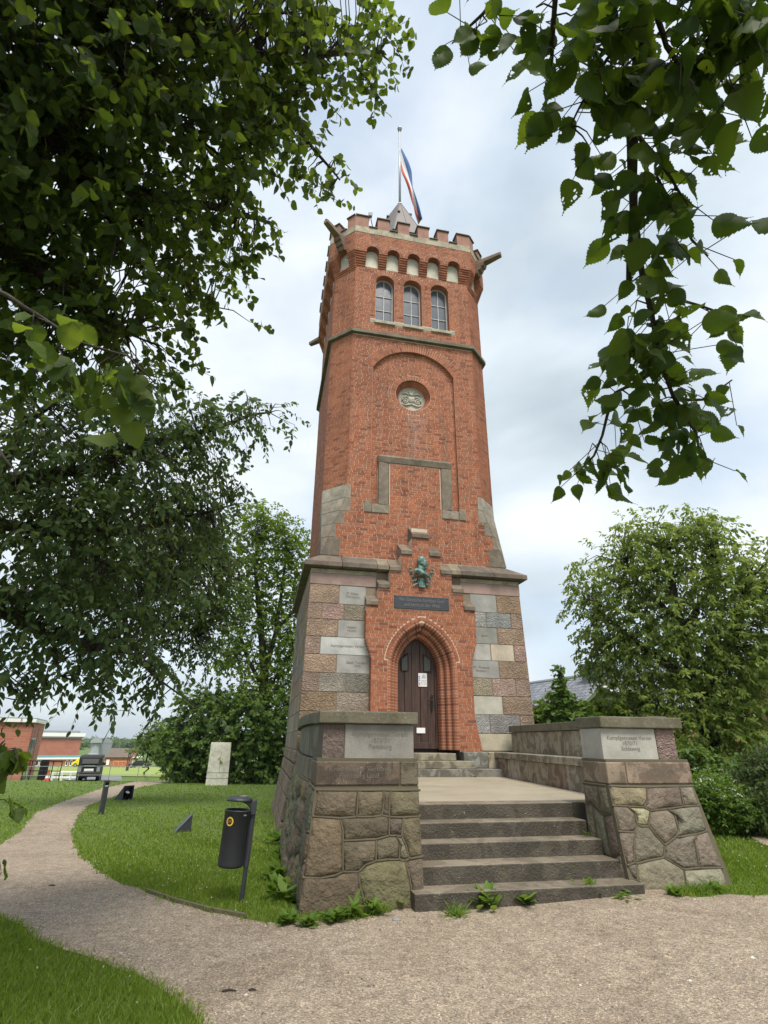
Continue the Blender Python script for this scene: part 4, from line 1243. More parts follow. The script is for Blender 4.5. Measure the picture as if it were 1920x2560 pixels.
# stair turret with its sheet roof, railing, lamps on the parapet
RX, RY = 0.2, YC
m = MB(); m.lathe([(1.45, 18.5), (1.45, 21.2)], 8, (RX, RY, 0)); turret = m.build('turret_wall', 'brick', tower)
roof_n = 8
rz0, rr0, rz1, rr1 = 21.15, 1.72, 24.74, 0.10
roof = bpy.data.objects.new('turret_roof', None); COL.objects.link(roof); roof.parent = tower
for k in range(roof_n):
    a0, a1 = 2*math.pi*(k+.5)/roof_n, 2*math.pi*(k+1.5)/roof_n
    c = lambda r, a, z: (RX + r*math.cos(a), RY + r*math.sin(a), z)
    m = MB()
    m.hexa([c(rr0-.05, a0, rz0-.04), c(rr0-.05, a1, rz0-.04), c(rr0, a1, rz0), c(rr0, a0, rz0), c(rr1-.03, a0, rz1), c(rr1-.03, a1, rz1), c(rr1, a1, rz1+.02), c(rr1, a0, rz1+.02)])
    m.build('roof_sheet', 'copper_roof', roof)
    m = MB(); m.tube([c(rr0, a0, rz0), c(rr1, a0, rz1 + .01)], .022, 5); m.build('seam', 'copper_roof', roof)
    for f_ in (.5,):
        am = (a0 + a1)/2; rm = math.cos(math.pi/roof_n)
        m = MB(); m.tube([c(rr0*rm, am, rz0 + .01), c(rr1*rm, am, rz1 + .01)], .014, 4); m.build('seam', 'copper_roof', roof)
    am = a0 + .09
    if k in (4, 5, 6):
        rq = rr0 + (rr1 - rr0)*.62; zq = rz0 + (rz1 - rz0)*.62
        m = MB(); m.box(-.06, .06, -.05, .05, 0, .07); m.xf(lambda x, y, z: (RX + rq*math.cos(am) + x, RY + rq*math.sin(am) + y, zq + z)); m.build('snow_hook', 'black_paint', roof)
m = MB(); m.lathe([(.0, .05), (.13, .05), (.10, .16), (.055, .2), (.0, .2)], 12, (RX, RY, 24.66)); m.build('roof_cap', 'grey_metal', roof, smooth=True)
for s in (-.42, .42):                  # little turret windows towards the front
    m = MB(); m.box(RX + s - .26, RX + s + .26, RY - 1.40, RY - 1.34, 19.6, 20.9); wv = m.build('turret_window', 'glass_dark', tower)
    m = MB()
    for xx in (-.26, -.01, .24): m.box(RX + s + xx, RX + s + xx + .03, RY - 1.43, RY - 1.405, 19.6, 20.9)
    for zz in (19.6, 20.22, 20.87): m.box(RX + s - .255, RX + s + .265, RY - 1.428, RY - 1.407, zz, zz + .03)
    m.build('frame', 'white_paint', wv)
rail = MB()
for fr in (FRONT, LEFT, RIGHT):
    for z in (19.25, 19.5, 19.72): rail.tube([fr.p(-2.0, z, -.16), fr.p(2.0, z, -.16)], .012, 5)
    for k in range(9): a = -2.0 + k*.5; rail.tube([fr.p(a, 18.5, -.16), fr.p(a, 19.72, -.16)], .012, 5)
rail.build('railing', 'grey_metal', tower)
for (a, lean, tp) in ((-1.55, -.28, 20.16), (1.30, .10, 19.98)):
    l_ = bpy.data.objects.new('floodlight', None); COL.objects.link(l_); l_.parent = tower
    m = MB(); m.tube([FRONT.p(a + .12, 19.2, -.1), FRONT.p(a + lean*.3, tp - .05, .0)], .018, 6); m.build('arm', 'iron', l_)
    m = MB(); m.hexa([FRONT.p(a + lean*.3 - .07, tp - .08, .06), FRONT.p(a + lean*.3 + .07, tp - .08, .06), FRONT.p(a + lean*.3 + .07, tp - .08, -.06), FRONT.p(a + lean*.3 - .07, tp - .08, -.06), FRONT.p(a + lean*.3 - .09, tp + .04, .09), FRONT.p(a + lean*.3 + .09, tp + .04, .09), FRONT.p(a + lean*.3 + .06, tp + .05, -.06), FRONT.p(a + lean*.3 - .06, tp + .05, -.06)]); m.build('lamp_head', 'grey_metal', l_)

# ---------------------------------------------------------------- broached corners: sloping stones and quoins
ZQ = [6.42, 6.97, 7.39, 7.81, 8.23, 8.67]
EQ = [2.25, 2.40, 2.16, 1.99, 2.00]
QC = [(.17, .135, .10), (.20, .165, .125), (.20, .17, .13), (.25, .215, .165), (.32, .285, .225)]
def cz(z): return max(0.0, min(1.0, (z - 6.42)/1.88))      # chamfer opening factor
for s in (-1, 1):
    br = bpy.data.objects.new('broach', None); COL.objects.link(br); br.parent = tower
    for i in range(5):
        z0, z1 = ZQ[i] + .005, ZQ[i+1] - .005
        # quoin on the front plane
        w0 = HW - (HW - HF)*cz(z0); w1 = HW - (HW - HF)*cz(z1)
        P = [(s*w0, z0), (s*EQ[i], z0), (s*EQ[i], z1), (s*w1, z1)]
        m = MB(); m.prism([FRONT.p(a, z, .012) for a, z in P], [FRONT.p(a, z, -.12) for a, z in P])
        m.build('quoin', 'sandstone', br, bevel=.006, color=QC[i])
        # sloping face of the chamfer stop, one stone a course
        def pts(z):
            c = (HW - HF)*cz(z)
            return (s*(HW - c), YF), (s*HW, YF + c)
        (a0, b0), (a1, b1) = pts(z0), pts(z1)
        nn = Vector((s*.6, -.6, .35)).normalized()
        o_ = nn*.016
        Q0 = [(a0[0], a0[1], z0), (b0[0], b0[1], z0), (b1[0], b1[1], z1), (a1[0], a1[1], z1)]
        if i == 0: Q0[0] = (a0[0] + s*0.0, a0[1], z0); Q0[1] = (b0[0], b0[1] + .01, z0)
        m = MB(); m.prism([tuple(Vector(q) - nn*.12) for q in Q0], [tuple(Vector(q) + o_) for q in Q0])
        m.build('broach_stone', 'sandstone', br, bevel=.006, color=tuple(k*1.12 for k in QC[i]))
        # toothed quoin on the side face
        e = .25 + .12*(i % 2)
        c0, c1 = (HW - HF)*cz(z0), (HW - HF)*cz(z1)
        Q1 = [(s*HW, YF + c0, z0), (s*HW, YF + (HW-HF) + e, z0), (s*HW, YF + (HW-HF) + e, z1), (s*HW, YF + c1, z1)]
        m = MB(); m.prism([(x - s*.1, y, z) for x, y, z in Q1], [(x + s*.012, y, z) for x, y, z in Q1])
        m.build('quoin', 'sandstone', br, bevel=.006, color=QC[i])
# backing behind the square corners
m = MB(); m.box(-HW + .02, HW - .02, YF + .015, YF + 1.2, 6.2, 6.44); m.build('broach_bed', 'mortar', tower)
m = MB()
for s in (-1, 1):
    m.add([(s*HF, YF + .002, 8.3), (s*HW, YF + .002, 6.42), (s*HF, YF + .002, 6.42), (s*HW, YF + HW - HF, 8.3), (s*HW - s*.001, YF + HW - HF, 6.42)], [(0, 1, 2), (0, 1, 3), (1, 3, 4)])
m.build('broach_bed', 'mortar', tower, norm=False)

# ---------------------------------------------------------------- granite base
BH = 3.03; BY = 0.25
def bat(z): return .02*(5.52 - z)
base = bpy.data.objects.new('granite_base', None); COL.objects.link(base); base.parent = tower
m = MB(); e = -.012
def bcorner(z, e): b = bat(z) + e; return [(-BH - b, BY - b, z), (BH + b, BY - b, z), (BH + b, BY + 2*BH + b, z), (-BH - b, BY + 2*BH + b, z)]
for (x0, x1, y0, y1) in ((-BH, -.99, 0, 1), (.99, BH, 0, 1), (-BH, BH, 1, 2)):
    def cl(z):
        b = bat(z) + e
        X0 = x0 - b if x0 < -2 else x0; X1 = x1 + b if x1 > 2 else x1
        Y0 = BY - b if y0 == 0 else BY + .62; Y1 = BY + .618 if y1 == 1 else BY + 2*BH + b
        return [(X0, Y0, z), (X1, Y0, z), (X1, Y1, z), (X0, Y1, z)]
    m.prism(cl(-.9), cl(5.95))
m.box(-.99, .99, BY + .03, BY + .6, 4.75, 5.94)
m.build('core', 'ashlar_joint', base)
TAN, BRN, PNK, GRY, LGR, CRM, ROS = (.43,.30,.21), (.39,.275,.21), (.46,.30,.25), (.31,.30,.275), (.43,.43,.405), (.47,.395,.305), (.48,.34,.275)
CZ = [1.42, 1.83, 2.29, 2.75, 3.21, 3.67, 4.12, 4.575, 5.0, 5.515]
pw = lambda z: 1.50 if z > 3.9 else 1.34
LB = {8: [(.0,.515,TAN,1),(.525,1,GRY,0)], 7: [(0,.225,TAN,1),(.235,.61,PNK,1),(.62,1,(.33,.28,.2),1)], 6: [(0,.515,TAN,1),(.525,1,GRY,0)],
      5: [(0,.205,BRN,1),(.215,1,LGR,0)], 4: [(0,.465,TAN,1),(.475,1,GRY,0)], 3: [(0,.21,BRN,1),(.22,.615,(.36,.32,.26),1),(.625,1,(.27,.25,.20),1)],
      2: [(0,.485,(.33,.23,.14),1),(.495,1,(.42,.335,.26),1)], 1: [(0,.5,(.30,.21,.13),1),(.51,1,CRM,1)], 0: [(0,.4,(.26,.19,.12),1),(.41,1,TAN,1)]}
RB = {8: [(0,.51,GRY,0),(.52,1,(.38,.26,.165),1)], 7: [(0,.285,LGR,1),(.295,.765,(.36,.37,.36),1),(.775,1,BRN,1)], 6: [(0,.475,(.24,.235,.205),0),(.485,1,TAN,1)],
      5: [(0,.39,(.40,.385,.35),0),(.40,.795,CRM,0),(.805,1,PNK,1)], 4: [(0,.51,GRY,0),(.52,1,TAN,1)], 3: [(0,.37,(.42,.36,.25),1),(.38,.77,ROS,1),(.78,1,BRN,1)],
      2: [(0,.525,(.42,.40,.33),0),(.535,1,TAN,1)], 1: [(0,.29,LGR,1),(.30,.79,(.35,.33,.31),1),(.80,1,BRN,1)], 0: [(0,.65,(.42,.38,.28),0),(.66,1,BRN,1)]}
INS_L = {8: 'P. Olzen\nFlensburg', 6: 'Adelby\nHusby', 5: 'Kampfgenossen Verein', 4: 'Stadt Tondern\n1898'}
INS_R = {6: 'Jever', 4: 'W. Wolters\nBremen'}
def block(x0, x1, z0, z1, y_front, col, rough, parent, proud=0.0):
    m = MB(); g = .006
    b0, b1 = bat(z0), bat(z1)
    sx = lambda x, b: x + (b if x > BH - .01 else (-b if x < -BH + .01 else 0))
    ed = .0
    m.hexa([(sx(x0, b0)+g, y_front - b0 - proud, z0+g), (sx(x1, b0)-g, y_front - b0 - proud, z0+g), (sx(x1, b0)-g, y_front + .3, z0+g), (sx(x0, b0)+g, y_front + .3, z0+g),
            (sx(x0, b1)+g, y_front - b1 - proud, z1-g), (sx(x1, b1)-g, y_front - b1 - proud, z1-g), (sx(x1, b1)-g, y_front + .3, z1-g), (sx(x0, b1)+g, y_front + .3, z1-g)])
    return m.build('block', 'granite_rough' if rough else 'granite_smooth', parent, bevel=.012 if rough else .006, color=col)
for k in range(9):
    z0, z1 = CZ[k], CZ[k+1]; zm = (z0 + z1)/2
    for (f0, f1, c, rgh) in LB[k]:
        w = BH - pw(zm); block(-BH + w*f0, -BH + w*f1, z0, z1, BY, c, rgh, base, .006 if rgh else 0)
    for (f0, f1, c, rgh) in RB[k]:
        w = BH - pw(zm); block(pw(zm) + w*f0, pw(zm) + w*f1, z0, z1, BY, c, rgh, base, .006 if rgh else 0)
for dct, sgn in ((INS_L, -1), (INS_R, 1)):
    for k, s_ in dct.items():
        zm = (CZ[k] + CZ[k+1])/2
        me = text_mesh(s_, .095, .0006, .9)
        xx = sgn*(pw(zm) + (.36 if k != 5 else .62))
        me.transform(Matrix.Translation((xx, BY - bat(zm) - .0035, zm)) @ Matrix.Rotation(math.pi/2, 4, 'X'))
        link('inscription', me, 'letter_dark', base)
# the two visible flanks
for s in (-1, 1):
    for k in range(9):
        z0, z1 = CZ[k] + .006, CZ[k+1] - .006
        y = BY + .31; j = 0
        while y < BY + 2*BH:
            L = (.55, .95, .75)[(j + k) % 3]
            y1 = min(y + L, BY + 2*BH)
            m = MB(); b0, b1 = bat(z0), bat(z1); X0, X1 = s*(BH + b0 + .002), s*(BH + b1 + .002); xi = s*(BH - .2)
            m.hexa([(X0, y+.006, z0), (X0, y1-.006, z0), (xi, y1-.006, z0), (xi, y+.006, z0), (X1, y+.006, z1), (X1, y1-.006, z1), (xi, y1-.006, z1), (xi, y+.006, z1)])
            m.build('block', 'granite_rough', base, bevel=.01, color=random.choice([TAN, BRN, GRY, PNK, CRM]))
            y = y1; j += 1
# pink band, light band, cornice with weathering
for (a, b) in ((-BH, -1.215), (1.215, BH)):
    m = MB(); m.box(a - (.002 if a < 0 else 0), b + (.002 if b > 0 and a > 0 else 0), BY - .012, BY + .3, 5.52, 5.83); m.build('band_stone', 'granite_smooth', base, bevel=.01, color=(.33, .225, .19))
    m = MB(); m.box(a, b, BY - .004, BY + .3, 5.836, 5.955); m.build('band_stone', 'sandstone', base, bevel=.006, color=(.34, .29, .2))
for s in (-1, 1):
    m = MB(); m.box(min(s*BH, s*(BH-.3)) , max(s*BH, s*(BH-.3)), BY + .302, BY + 2*BH, 5.52, 5.83); m.build('band_stone', 'granite_smooth', base, bevel=.01, color=(.33, .225, .19))
    m = MB(); m.box(min(s*BH, s*(BH-.3)), max(s*BH, s*(BH-.3)), BY + .302, BY + 2*BH, 5.836, 5.955); m.build('band_stone', 'sandstone', base, bevel=.006, color=(.34, .29, .2))
CO = .2
def cor(P0, P1, name='cornice', col=(.13, .10, .075)):
    """cornice stone between two plan points (outer nose line), weathering back to the shaft"""
    m = MB()
    (x0, y0, xi0, yi0), (x1, y1, xi1, yi1) = P0, P1
    m.hexa([(x0, y0, 5.99), (x1, y1, 5.99), (xi1, yi1, 5.96), (xi0, yi0, 5.96), (x0, y0, 6.12), (x1, y1, 6.12), (xi1, yi1, 6.42), (xi0, yi0, 6.42)])
    return m.build(name, 'sandstone', base, bevel=.012, color=col)
yn = BY - CO; xn = BH + CO
xs = [-xn, -2.2, -1.22, -.895]
for i in range(3):
    a, b = xs[i] + (0 if i == 0 else .004), xs[i+1] - .004
    ai = -HW + .02 if i == 0 else a
    cor((a, yn, ai, YF + .02), (b, yn, b, YF + .02), col=((.15, .115, .085), (.13, .105, .08), (.24, .20, .14))[i])
    cor((-b, yn, -b, YF + .02), (-a, yn, -ai, YF + .02), col=((.15, .115, .085), (.13, .105, .08), (.24, .20, .14))[i])
for s in (-1, 1):
    ys = [yn, 1.6, 3.2, 4.8, BY + 2*BH + CO]
    for i in range(4):
        a, b = ys[i] + .004, ys[i+1] - .004
        ai = YF + .02 if i == 0 else a; bi = YC + HW if i == 3 else b
        m = MB()
        m.hexa([(s*xn, a, 5.99), (s*xn, b, 5.99), (s*(HW-.02), bi, 5.96), (s*(HW-.02), ai, 5.96), (s*xn, a, 6.12), (s*xn, b, 6.12), (s*(HW-.02), bi, 6.42), (s*(HW-.02), ai, 6.42)])
        m.build('cornice', 'sandstone', base, bevel=.012, color=(.12, .10, .075))
# rough plinth below the ashlar, flared towards the ground
PLC = [(.22,.165,.11), (.19,.13,.095), (.17,.125,.09), (.16,.115,.085)]
pz = [1.41, 1.12, .78, .40, -.05, -.55, -.95]
def pfl(z): return .10 + .34*((1.41 - z)/2.0)**1.2
for i in range(6):
    z1, z0 = pz[i] - .01, pz[i+1] + .01
    f0, f1 = pfl(z0), pfl(z1)
    for s in (-1, 1):
        xw = -BH
        cuts = [BH, BH - .42 - .1*(i % 2), 2.1]
        for j in range(2):
            xa, xb = s*cuts[j], s*(cuts[j+1] + .012)
            ea0, ea1 = (f0, f1) if j == 0 else (0, 0)
            m = MB(); 
            m.hexa([(xa + s*ea0, BY - f0, z0), (xb, BY - f0, z0), (xb, BY + .2, z0), (xa + s*ea0, BY + .2, z0), (xa + s*ea1, BY - f1, z1), (xb, BY - f1, z1), (xb, BY + .2, z1), (xa + s*ea1, BY + .2, z1)])
            m.build('plinth_stone', 'granite_rough', base, bevel=.03, seg=2, color=PLC[(i + j) % 4])
        y = BY + .212; j = 0
        while y < BY + 2*BH:
            y1 = min(y + (.7, .5, .9)[(i + j) % 3], BY + 2*BH)
            m = MB(); m.hexa([(s*(BH + f0), y, z0), (s*(BH + f0), y1 - .012, z0), (s*(BH - .2), y1 - .012, z0), (s*(BH - .2), y, z0), (s*(BH + f1), y, z1), (s*(BH + f1), y1 - .012, z1), (s*(BH - .2), y1 - .012, z1), (s*(BH - .2), y, z1)])
            m.build('plinth_stone', 'rubble_stone', base, bevel=.03, seg=2, color=PLC[(i + j + 1) % 4])
            y = y1; j += 1

# ---------------------------------------------------------------- portal
portal = bpy.data.objects.new('portal', None); COL.objects.link(portal); portal.parent = tower
portal['label'] = 'stepped brick gable porch with pointed arch'
DA, DZS, DH = .57, 3.37, .87
DR = (DA*DA + DH*DH)/(2*DA); DXC = DA - DR            # right arc centre x (left arc mirrored)
def pa(delta, n=12, z_low=1.44):
    """outline of the pointed arch grown by delta: left foot, up, apex, right foot"""
    R = DR + delta
    top = math.sqrt(R*R - DXC*DXC)
    ta = math.atan2(top, -DXC)
    right = [(DXC + R*math.cos(ta*k/n), DZS + R*math.sin(ta*k/n)) for k in range(n + 1)]
    left = [(-x, z) for x, z in reversed(right)]
    return [(-DA - delta, z_low)] + left[::-1][::-1][n*0:0] + [(-x, z) for x, z in right] + [(x, z) for x, z in reversed(right)][1:] + [(DA + delta, z_low)]
def pw_side(z):                        # half width of the porch front
    if z > 4.10: return 1.52
    if z > 3.60: return 1.36 + .16*(z - 3.60)/.5
    if z > 2.25: return 1.36
    return 1.36 + .16*(2.25 - z)/.85
steps_g = [(4.96, 1.52), (5.44, 1.205), (5.95, .885), (6.45, .565), (6.97, .25)]
def gable_w(z):
    for zt, w in steps_g:
        if z <= zt: return w if z > 4.12 else pw_side(z)
    return 0
out = [(x, z) for z, x in [(z, pw_side(z)) for z in (1.40, 1.7, 2.0, 2.25, 3.60, 4.10)]]
for i, (zt, w) in enumerate(steps_g):
    out += [(w, (steps_g[i-1][0] if i else 4.12)), (w, zt)]
outer = out + [(-x, z) for x, z in reversed(out)]
hole = pa(.36, 12, 1.40)
hole = [(hole[0][0], 1.405)] + hole[1:-1] + [(hole[-1][0], 1.405)]
# notch to the bottom instead of a closed hole
right_side = out
loop = [(-.93, 1.40)] + [(-x, z) for x, z in out] [0:0] 
arch = pa(.36, 12, 1.40)
outer2 = out + [(-x, z) for x, z in reversed(out)] + arch
m = MB(); vo, fo = tri_region(outer2, [])
m.add([PORT.p(a, z, 0) for a, z in vo], fo)
k = len(out)*2
ow = out + [(-x, z) for x, z in reversed(out)]
m.add([PORT.p(a, z, 0) for a, z in ow] + [PORT.p(a, z, -.45) for a, z in ow], [(j, j+1, k+j+1, k+j) for j in range(k - 1)])
m.build('wall', 'mortar', portal, norm=False)
PB0 = len(BRK)
def port_spans(z):
    w = gable_w(z)
    sp = [(-w - .006, w + .006)]
    if 4.91 < z < 5.28: sp = minus(sp, [(-.775, .775)])
    d = .475
    R = DR + d
    if z <= DZS: a = DA + .365
    else:
        vv = R*R - (z - DZS)**2
        a = DXC + math.sqrt(vv) if vv > 0 and DXC + math.sqrt(vv) > 0 else 0
        if z - DZS < .28: a = max(a if z - DZS > .18 else DA + .365, DA + .365)
    if a > 0: sp = minus(sp, [(-a, a)])
    return sp
lay(PORT, 1.405, 6.97, port_spans, 0, 0)
PB1 = len(BRK)
# porch flanks
for s in (-1, 1):
    ff = Fr((s*1.0, .23), (0, -s), (s, 0), .2)
    n = int((4.9 - 1.42)/COURSE)
    for i in range(n):
        z = 1.42 + i*COURSE; w = pw_side(z + .03)
        fr_ = Fr((s*w, .12), (0, -s*1.0) if s < 0 else (0, 1.0), (s, 0), .12)
        for (a, b) in (((-.12, .06), (.07, .12)) if i % 2 else ((-.12, -.02), (-.01, .12))):
            BRK.append((fr_, a, b, z + .005, z + COURSE - .005, 0, rb.random()))
# moulded orders of the arch
PROF = [(0, -.70), (0, -.44), (0, -.385), (.018, -.34), (.06, -.32), (.102, -.34), (.12, -.375), (.12, -.235), (.138, -.185), (.18, -.165), (.222, -.185), (.24, -.215), (.24, -.08), (.258, -.03), (.30, .006), (.365, .006)]
def order_sections():
    """stations along the arch: (inward normal basis) as functions delta -> (x,z)"""
    st = []
    nj = int(round((DZS - 1.44)/COURSE))
    zz = [1.44 + (DZS - 1.44)*i/nj for i in range(nj + 1)]
    for sgn in (-1, 1):
        for i in range(nj):
            st.append((lambda d, z=zz[i] + .007, s=sgn: (s*(DA + d), z), lambda d, z=zz[i+1] - .007, s=sgn: (s*(DA + d), z)))
        ta = math.atan2(math.sqrt((DR+.15)**2 - DXC*DXC), -DXC)
        na = int(round(ta*(DR + .15)/.074))
        for i in range(na):
            t0, t1 = ta*i/na + .006, ta*(i+1)/na - .006
            def f(d, t, s=sgn, last=(i == na - 1)):
                R = DR + d
                x = DXC + R*math.cos(t); z = DZS + R*math.sin(t)
                if x < .004: x = .004; z = DZS + math.sqrt(max(R*R - DXC*DXC, 0))
                return (s*x, z)
            st.append((lambda d, t=t0, f=f: f(d, t), lambda d, t=t1, f=f: f(d, t)))
    return st
for (fa, fb) in order_sections():
    r_ = rb.random()
    A = [PORT.p(*fa(d), y) for d, y in PROF]; B = [PORT.p(*fb(d), y) for d, y in PROF]
    n = len(PROF)
    # end faces set back as joints
    Ai = [PORT.p(*fa(d + .006), y - .006) for d, y in PROF]; Bi = [PORT.p(*fb(d + .006), y - .006) for d, y in PROF]
    VOUS.add(A + B + Ai + Bi, [(i, i+1, n+i+1, n+i) for i in range(n-1)] + [(2*n+i, 2*n+i+1, i+1, i) for i in range(n-1)] + [(n+i, n+i+1, 3*n+i+1, 3*n+i) for i in range(n-1)], r_)
m = MB()                               # continuous mortar bed of the orders
bed = [(d + .004, y - .004) for d, y in PROF]
L0 = [pa(d, 16) for d, y in bed]
for i in range(len(bed) - 1):
    a, b = L0[i], L0[i+1]
    n = len(a)
    m.add([PORT.p(x, z, bed[i][1]) for x, z in a] + [PORT.p(x, z, bed[i+1][1]) for x, z in b], [(j, j+1, n+j+1, n+j) for j in range(n-1)])
m.build('arch_bed', 'mortar', portal, norm=False)
# hood ring of stretchers round the arch
for sgn in (-1, 1):
    R0, R1 = DR + .372, DR + .452
    ta = math.atan2(math.sqrt((DR+.42)**2 - DXC*DXC), -DXC)
    na = 13
    for i in range(na):
        t0, t1 = .17 + (ta - .17)*i/na + .004, .17 + (ta - .17)*(i+1)/na - .004
        Q = [(R0, t0), (R1, t0), (R1, t1), (R0, t1)]
        X = [(sgn*max(.003, DXC + r*math.cos(t)), DZS + r*math.sin(t)) for r, t in Q]
        VOUS.prism([PORT.p(x, z, -.06) for x, z in X], [PORT.p(x, z, .016) for x, z in X], rb.random())
# stone caps of the gable steps: sloped weatherings
def cap(x0, x1, z0, ztop):
    m = MB()
    m.hexa([(x0, -.055, z0), (x1, -.055, z0), (x1, .46, z0 + .0), (x0, .46, z0 + .0), (x0, -.055, z0 + .115), (x1, -.055, z0 + .115), (x1, .46, ztop), (x0, .46, ztop)])
    return m.build('gable_cap', 'sandstone', portal, bevel=.012, color=random.choice([(.18, .14, .10), (.21, .165, .12), (.16, .125, .09)]))
for i, (zt, w) in enumerate(steps_g):
    if i == 4: cap(-.255, .255, zt, zt + .50)
    else:
        w2 = steps_g[i+1][1]
        for s in (-1, 1): cap(min(s*(w2+.002), s*(w+.012)), max(s*(w2+.002), s*(w+.012)), zt, zt + .46)
m = MB(); m.box(-.24, .24, .1, .44, 6.9, 7.3); m.build('gable_core', 'mortar', portal)
# plaque
m = MB(); m.box(-.772, .772, -.03, .02, 4.915, 5.275); plq = m.build('plaque', 'plaque_metal', portal, bevel=.008)
plq['label'] = 'dark metal plaque with two lines of old lettering'
me = text_mesh('Wir Deutsche fürchten Gott\nund nichts in der Welt', .125, .004, .95)
me.transform(Matrix.Translation((0, -.034, 5.095)) @ Matrix.Rotation(math.pi/2, 4, 'X') @ Matrix.Diagonal((.88, 1.12, 1, 1)))
link('lettering', me, 'letter_plaque', plq)
m = MB()
for xx, zz in ((-.735, 4.945), (.735, 4.945), (-.735, 5.245), (.735, 5.245)): m.ball((xx, -.032, zz), .015, .012, .015, 8, 4)
m.build('bolt', 'plaque_metal', plq, smooth=True)
# bronze bust between laurel branches
bust = bpy.data.objects.new('bust_relief', None); COL.objects.link(bust); bust.parent = portal
bust['label'] = 'green bronze bust relief over laurel branches'
m = MB(); by = -.14
m.ball((-.02, by, 6.245), .130, .12, .145, 18, 12)               # skull
m.ball((.045, by - .02, 6.16), .10, .10, .135, 16, 10)           # face, turned to the right
m.ball((.15, by - .02, 6.17), .034, .03, .024, 8, 6)             # nose
m.ball((.115, by - .02, 6.235), .036, .07, .022, 10, 6)          # brow
m.ball((.12, by - .02, 6.105), .05, .06, .026, 10, 6)            # moustache
m.ball((.09, by - .02, 6.05), .055, .06, .04, 10, 6)             # chin
m.ball((-.04, by - .1, 6.16), .028, .02, .045, 8, 6)             # ear
m.ball((-.035, by, 6.03), .105, .09, .16, 14, 8)                 # neck
m.ball((-.02, by + .01, 5.91), .21, .11, .085, 18, 8, rot=Matrix.Rotation(.42, 3, 'Y'))
m.ball((-.15, by + .02, 5.965), .10, .08, .07, 12, 6)
m.ball((.09, by + .01, 5.86), .12, .10, .055, 14, 8, rot=Matrix.Rotation(.5, 3, 'Y'))
o = m.build('bust', 'bronze', bust, smooth=True)
rmod = o.modifiers.new('remesh', 'REMESH'); rmod.mode = 'VOXEL'; rmod.voxel_size = .011; rmod.use_smooth_shade = True
m = MB()
def laurel(x, z, ang, L, w, y=-.045):
    d = (math.cos(ang), math.sin(ang)); nrm = (-d[1], d[0])
    f = lambda a, b, yy: (x + d[0]*a + nrm[0]*b, yy, z + d[1]*a + nrm[1]*b)
    m.add([f(0, 0, y), f(L*.45, w, y - .012), f(L, 0, y - .02), f(L*.45, -w, y - .012), f(L*.45, 0, y - .03), f(L*.45, 0, y + .01)], [(0,1,4), (1,2,4), (2,3,4), (3,0,4), (1,0,5), (2,1,5), (3,2,5), (0,3,5)])
for s in (-1, 1):
    pts = [(s*.02, 5.63), (s*.13, 5.70), (s*.22, 5.80), (s*.28, 5.92), (s*.31, 6.02)]
    m.tube([(x, -.035, z) for x, z in pts], .012, 6)
    for i, (x, z) in enumerate(pts):
        aa = math.pi/2 - s*(.95 - .22*i)
        for da in (-.75, -.1, .6): laurel(x, z, aa + s*da, .10 if i < 4 else .075, .026)
    laurel(s*.06, 5.66, (-.5 if s > 0 else math.pi + .5), .26, .03); laurel(s*.10, 5.72, (-.15 if s > 0 else math.pi + .15), .2, .028)
m.hexa([(-.09, -.09, 5.52), (.09, -.09, 5.52), (.09, 0, 5.52), (-.09, 0, 5.52), (-.05, -.09, 5.78), (.05, -.09, 5.78), (.05, 0, 5.78), (-.05, 0, 5.78)])
for k in range(5): laurel(-.1 + .05*k, 5.80, -math.pi/2 + (k - 2)*.3, .17, .03, -.06)
m.build('laurel', 'bronze', bust)

# ---------------------------------------------------------------- door
door = bpy.data.objects.new('door', None); COL.objects.link(door); door.parent = portal
door['label'] = 'dark brown plank door with pointed head'
DY = .62
def darch(x):                          # height of the door head at x
    v = DR*DR - (abs(x) - DXC)**2
    return DZS + math.sqrt(max(v, 0))
xs = [-.565, -.34, -.135, .10, .30, .50, .565]
for i in range(6):
    a, b = xs[i] + .004, xs[i+1] - .004
    zt = lambda x: darch(min(max(x, -.5655), .5655)) - .004
    n = 5
    top = [(a + (b-a)*k/n, zt(a + (b-a)*k/n)) for k in range(n, -1, -1)]
    P = [(a, 1.46), (b, 1.46)] + top
    m = MB(); yy = DY + (.0 if i % 2 else .012)
    m.prism([(x, yy + .05, z) for x, z in P], [(x, yy, z) for x, z in P])
    m.build('plank', 'door_wood', door, bevel=.006)
m = MB(); m.box(-.57, .57, DY - .02, DY + .03, 1.455, 1.60); m.build('kick_rail', 'door_wood', door, bevel=.006)
m = MB(); m.box(-.6, .6, DY + .055, DY + .08, 1.3, 4.3); m.build('door_back', 'iron', door)
for s in (-1, 1):                      # small leaded lights with slanted heads
    x0, x1 = (.20, .40) if s > 0 else (-.425, -.235)
    zl = 3.38
    zh0, zh1 = (3.83, 3.68) if s > 0 else (3.68, 3.83)
    P = [(x0, zl), (x1, zl), (x1, zh1), (x0, zh0)]
    m = MB(); m.prism([(x, DY - .004, z) for x, z in P], [(x, DY - .012, z) for x, z in P]); pn = m.build('door_light', 'leaded_glass', door)
    c = (sum(p[0] for p in P)/4, sum(p[1] for p in P)/4)
    m = MB()
    for k in range(4):
        a, b = P[k], P[(k+1) % 4]
        m.tube([(a[0], DY - .012, a[1]), (b[0], DY - .012, b[1])], .018, 4)
    m.build('frame', 'door_wood', pn)
h = MB()
h.box(.385, .43, DY - .03, DY, 2.36, 2.72); h.tube([(.405, DY - .06, 2.63), (.30, DY - .065, 2.635), (.26, DY - .05, 2.63)], .014, 6); h.tube([(.405, DY - .02, 2.63), (.405, DY - .065, 2.63)], .016, 6)
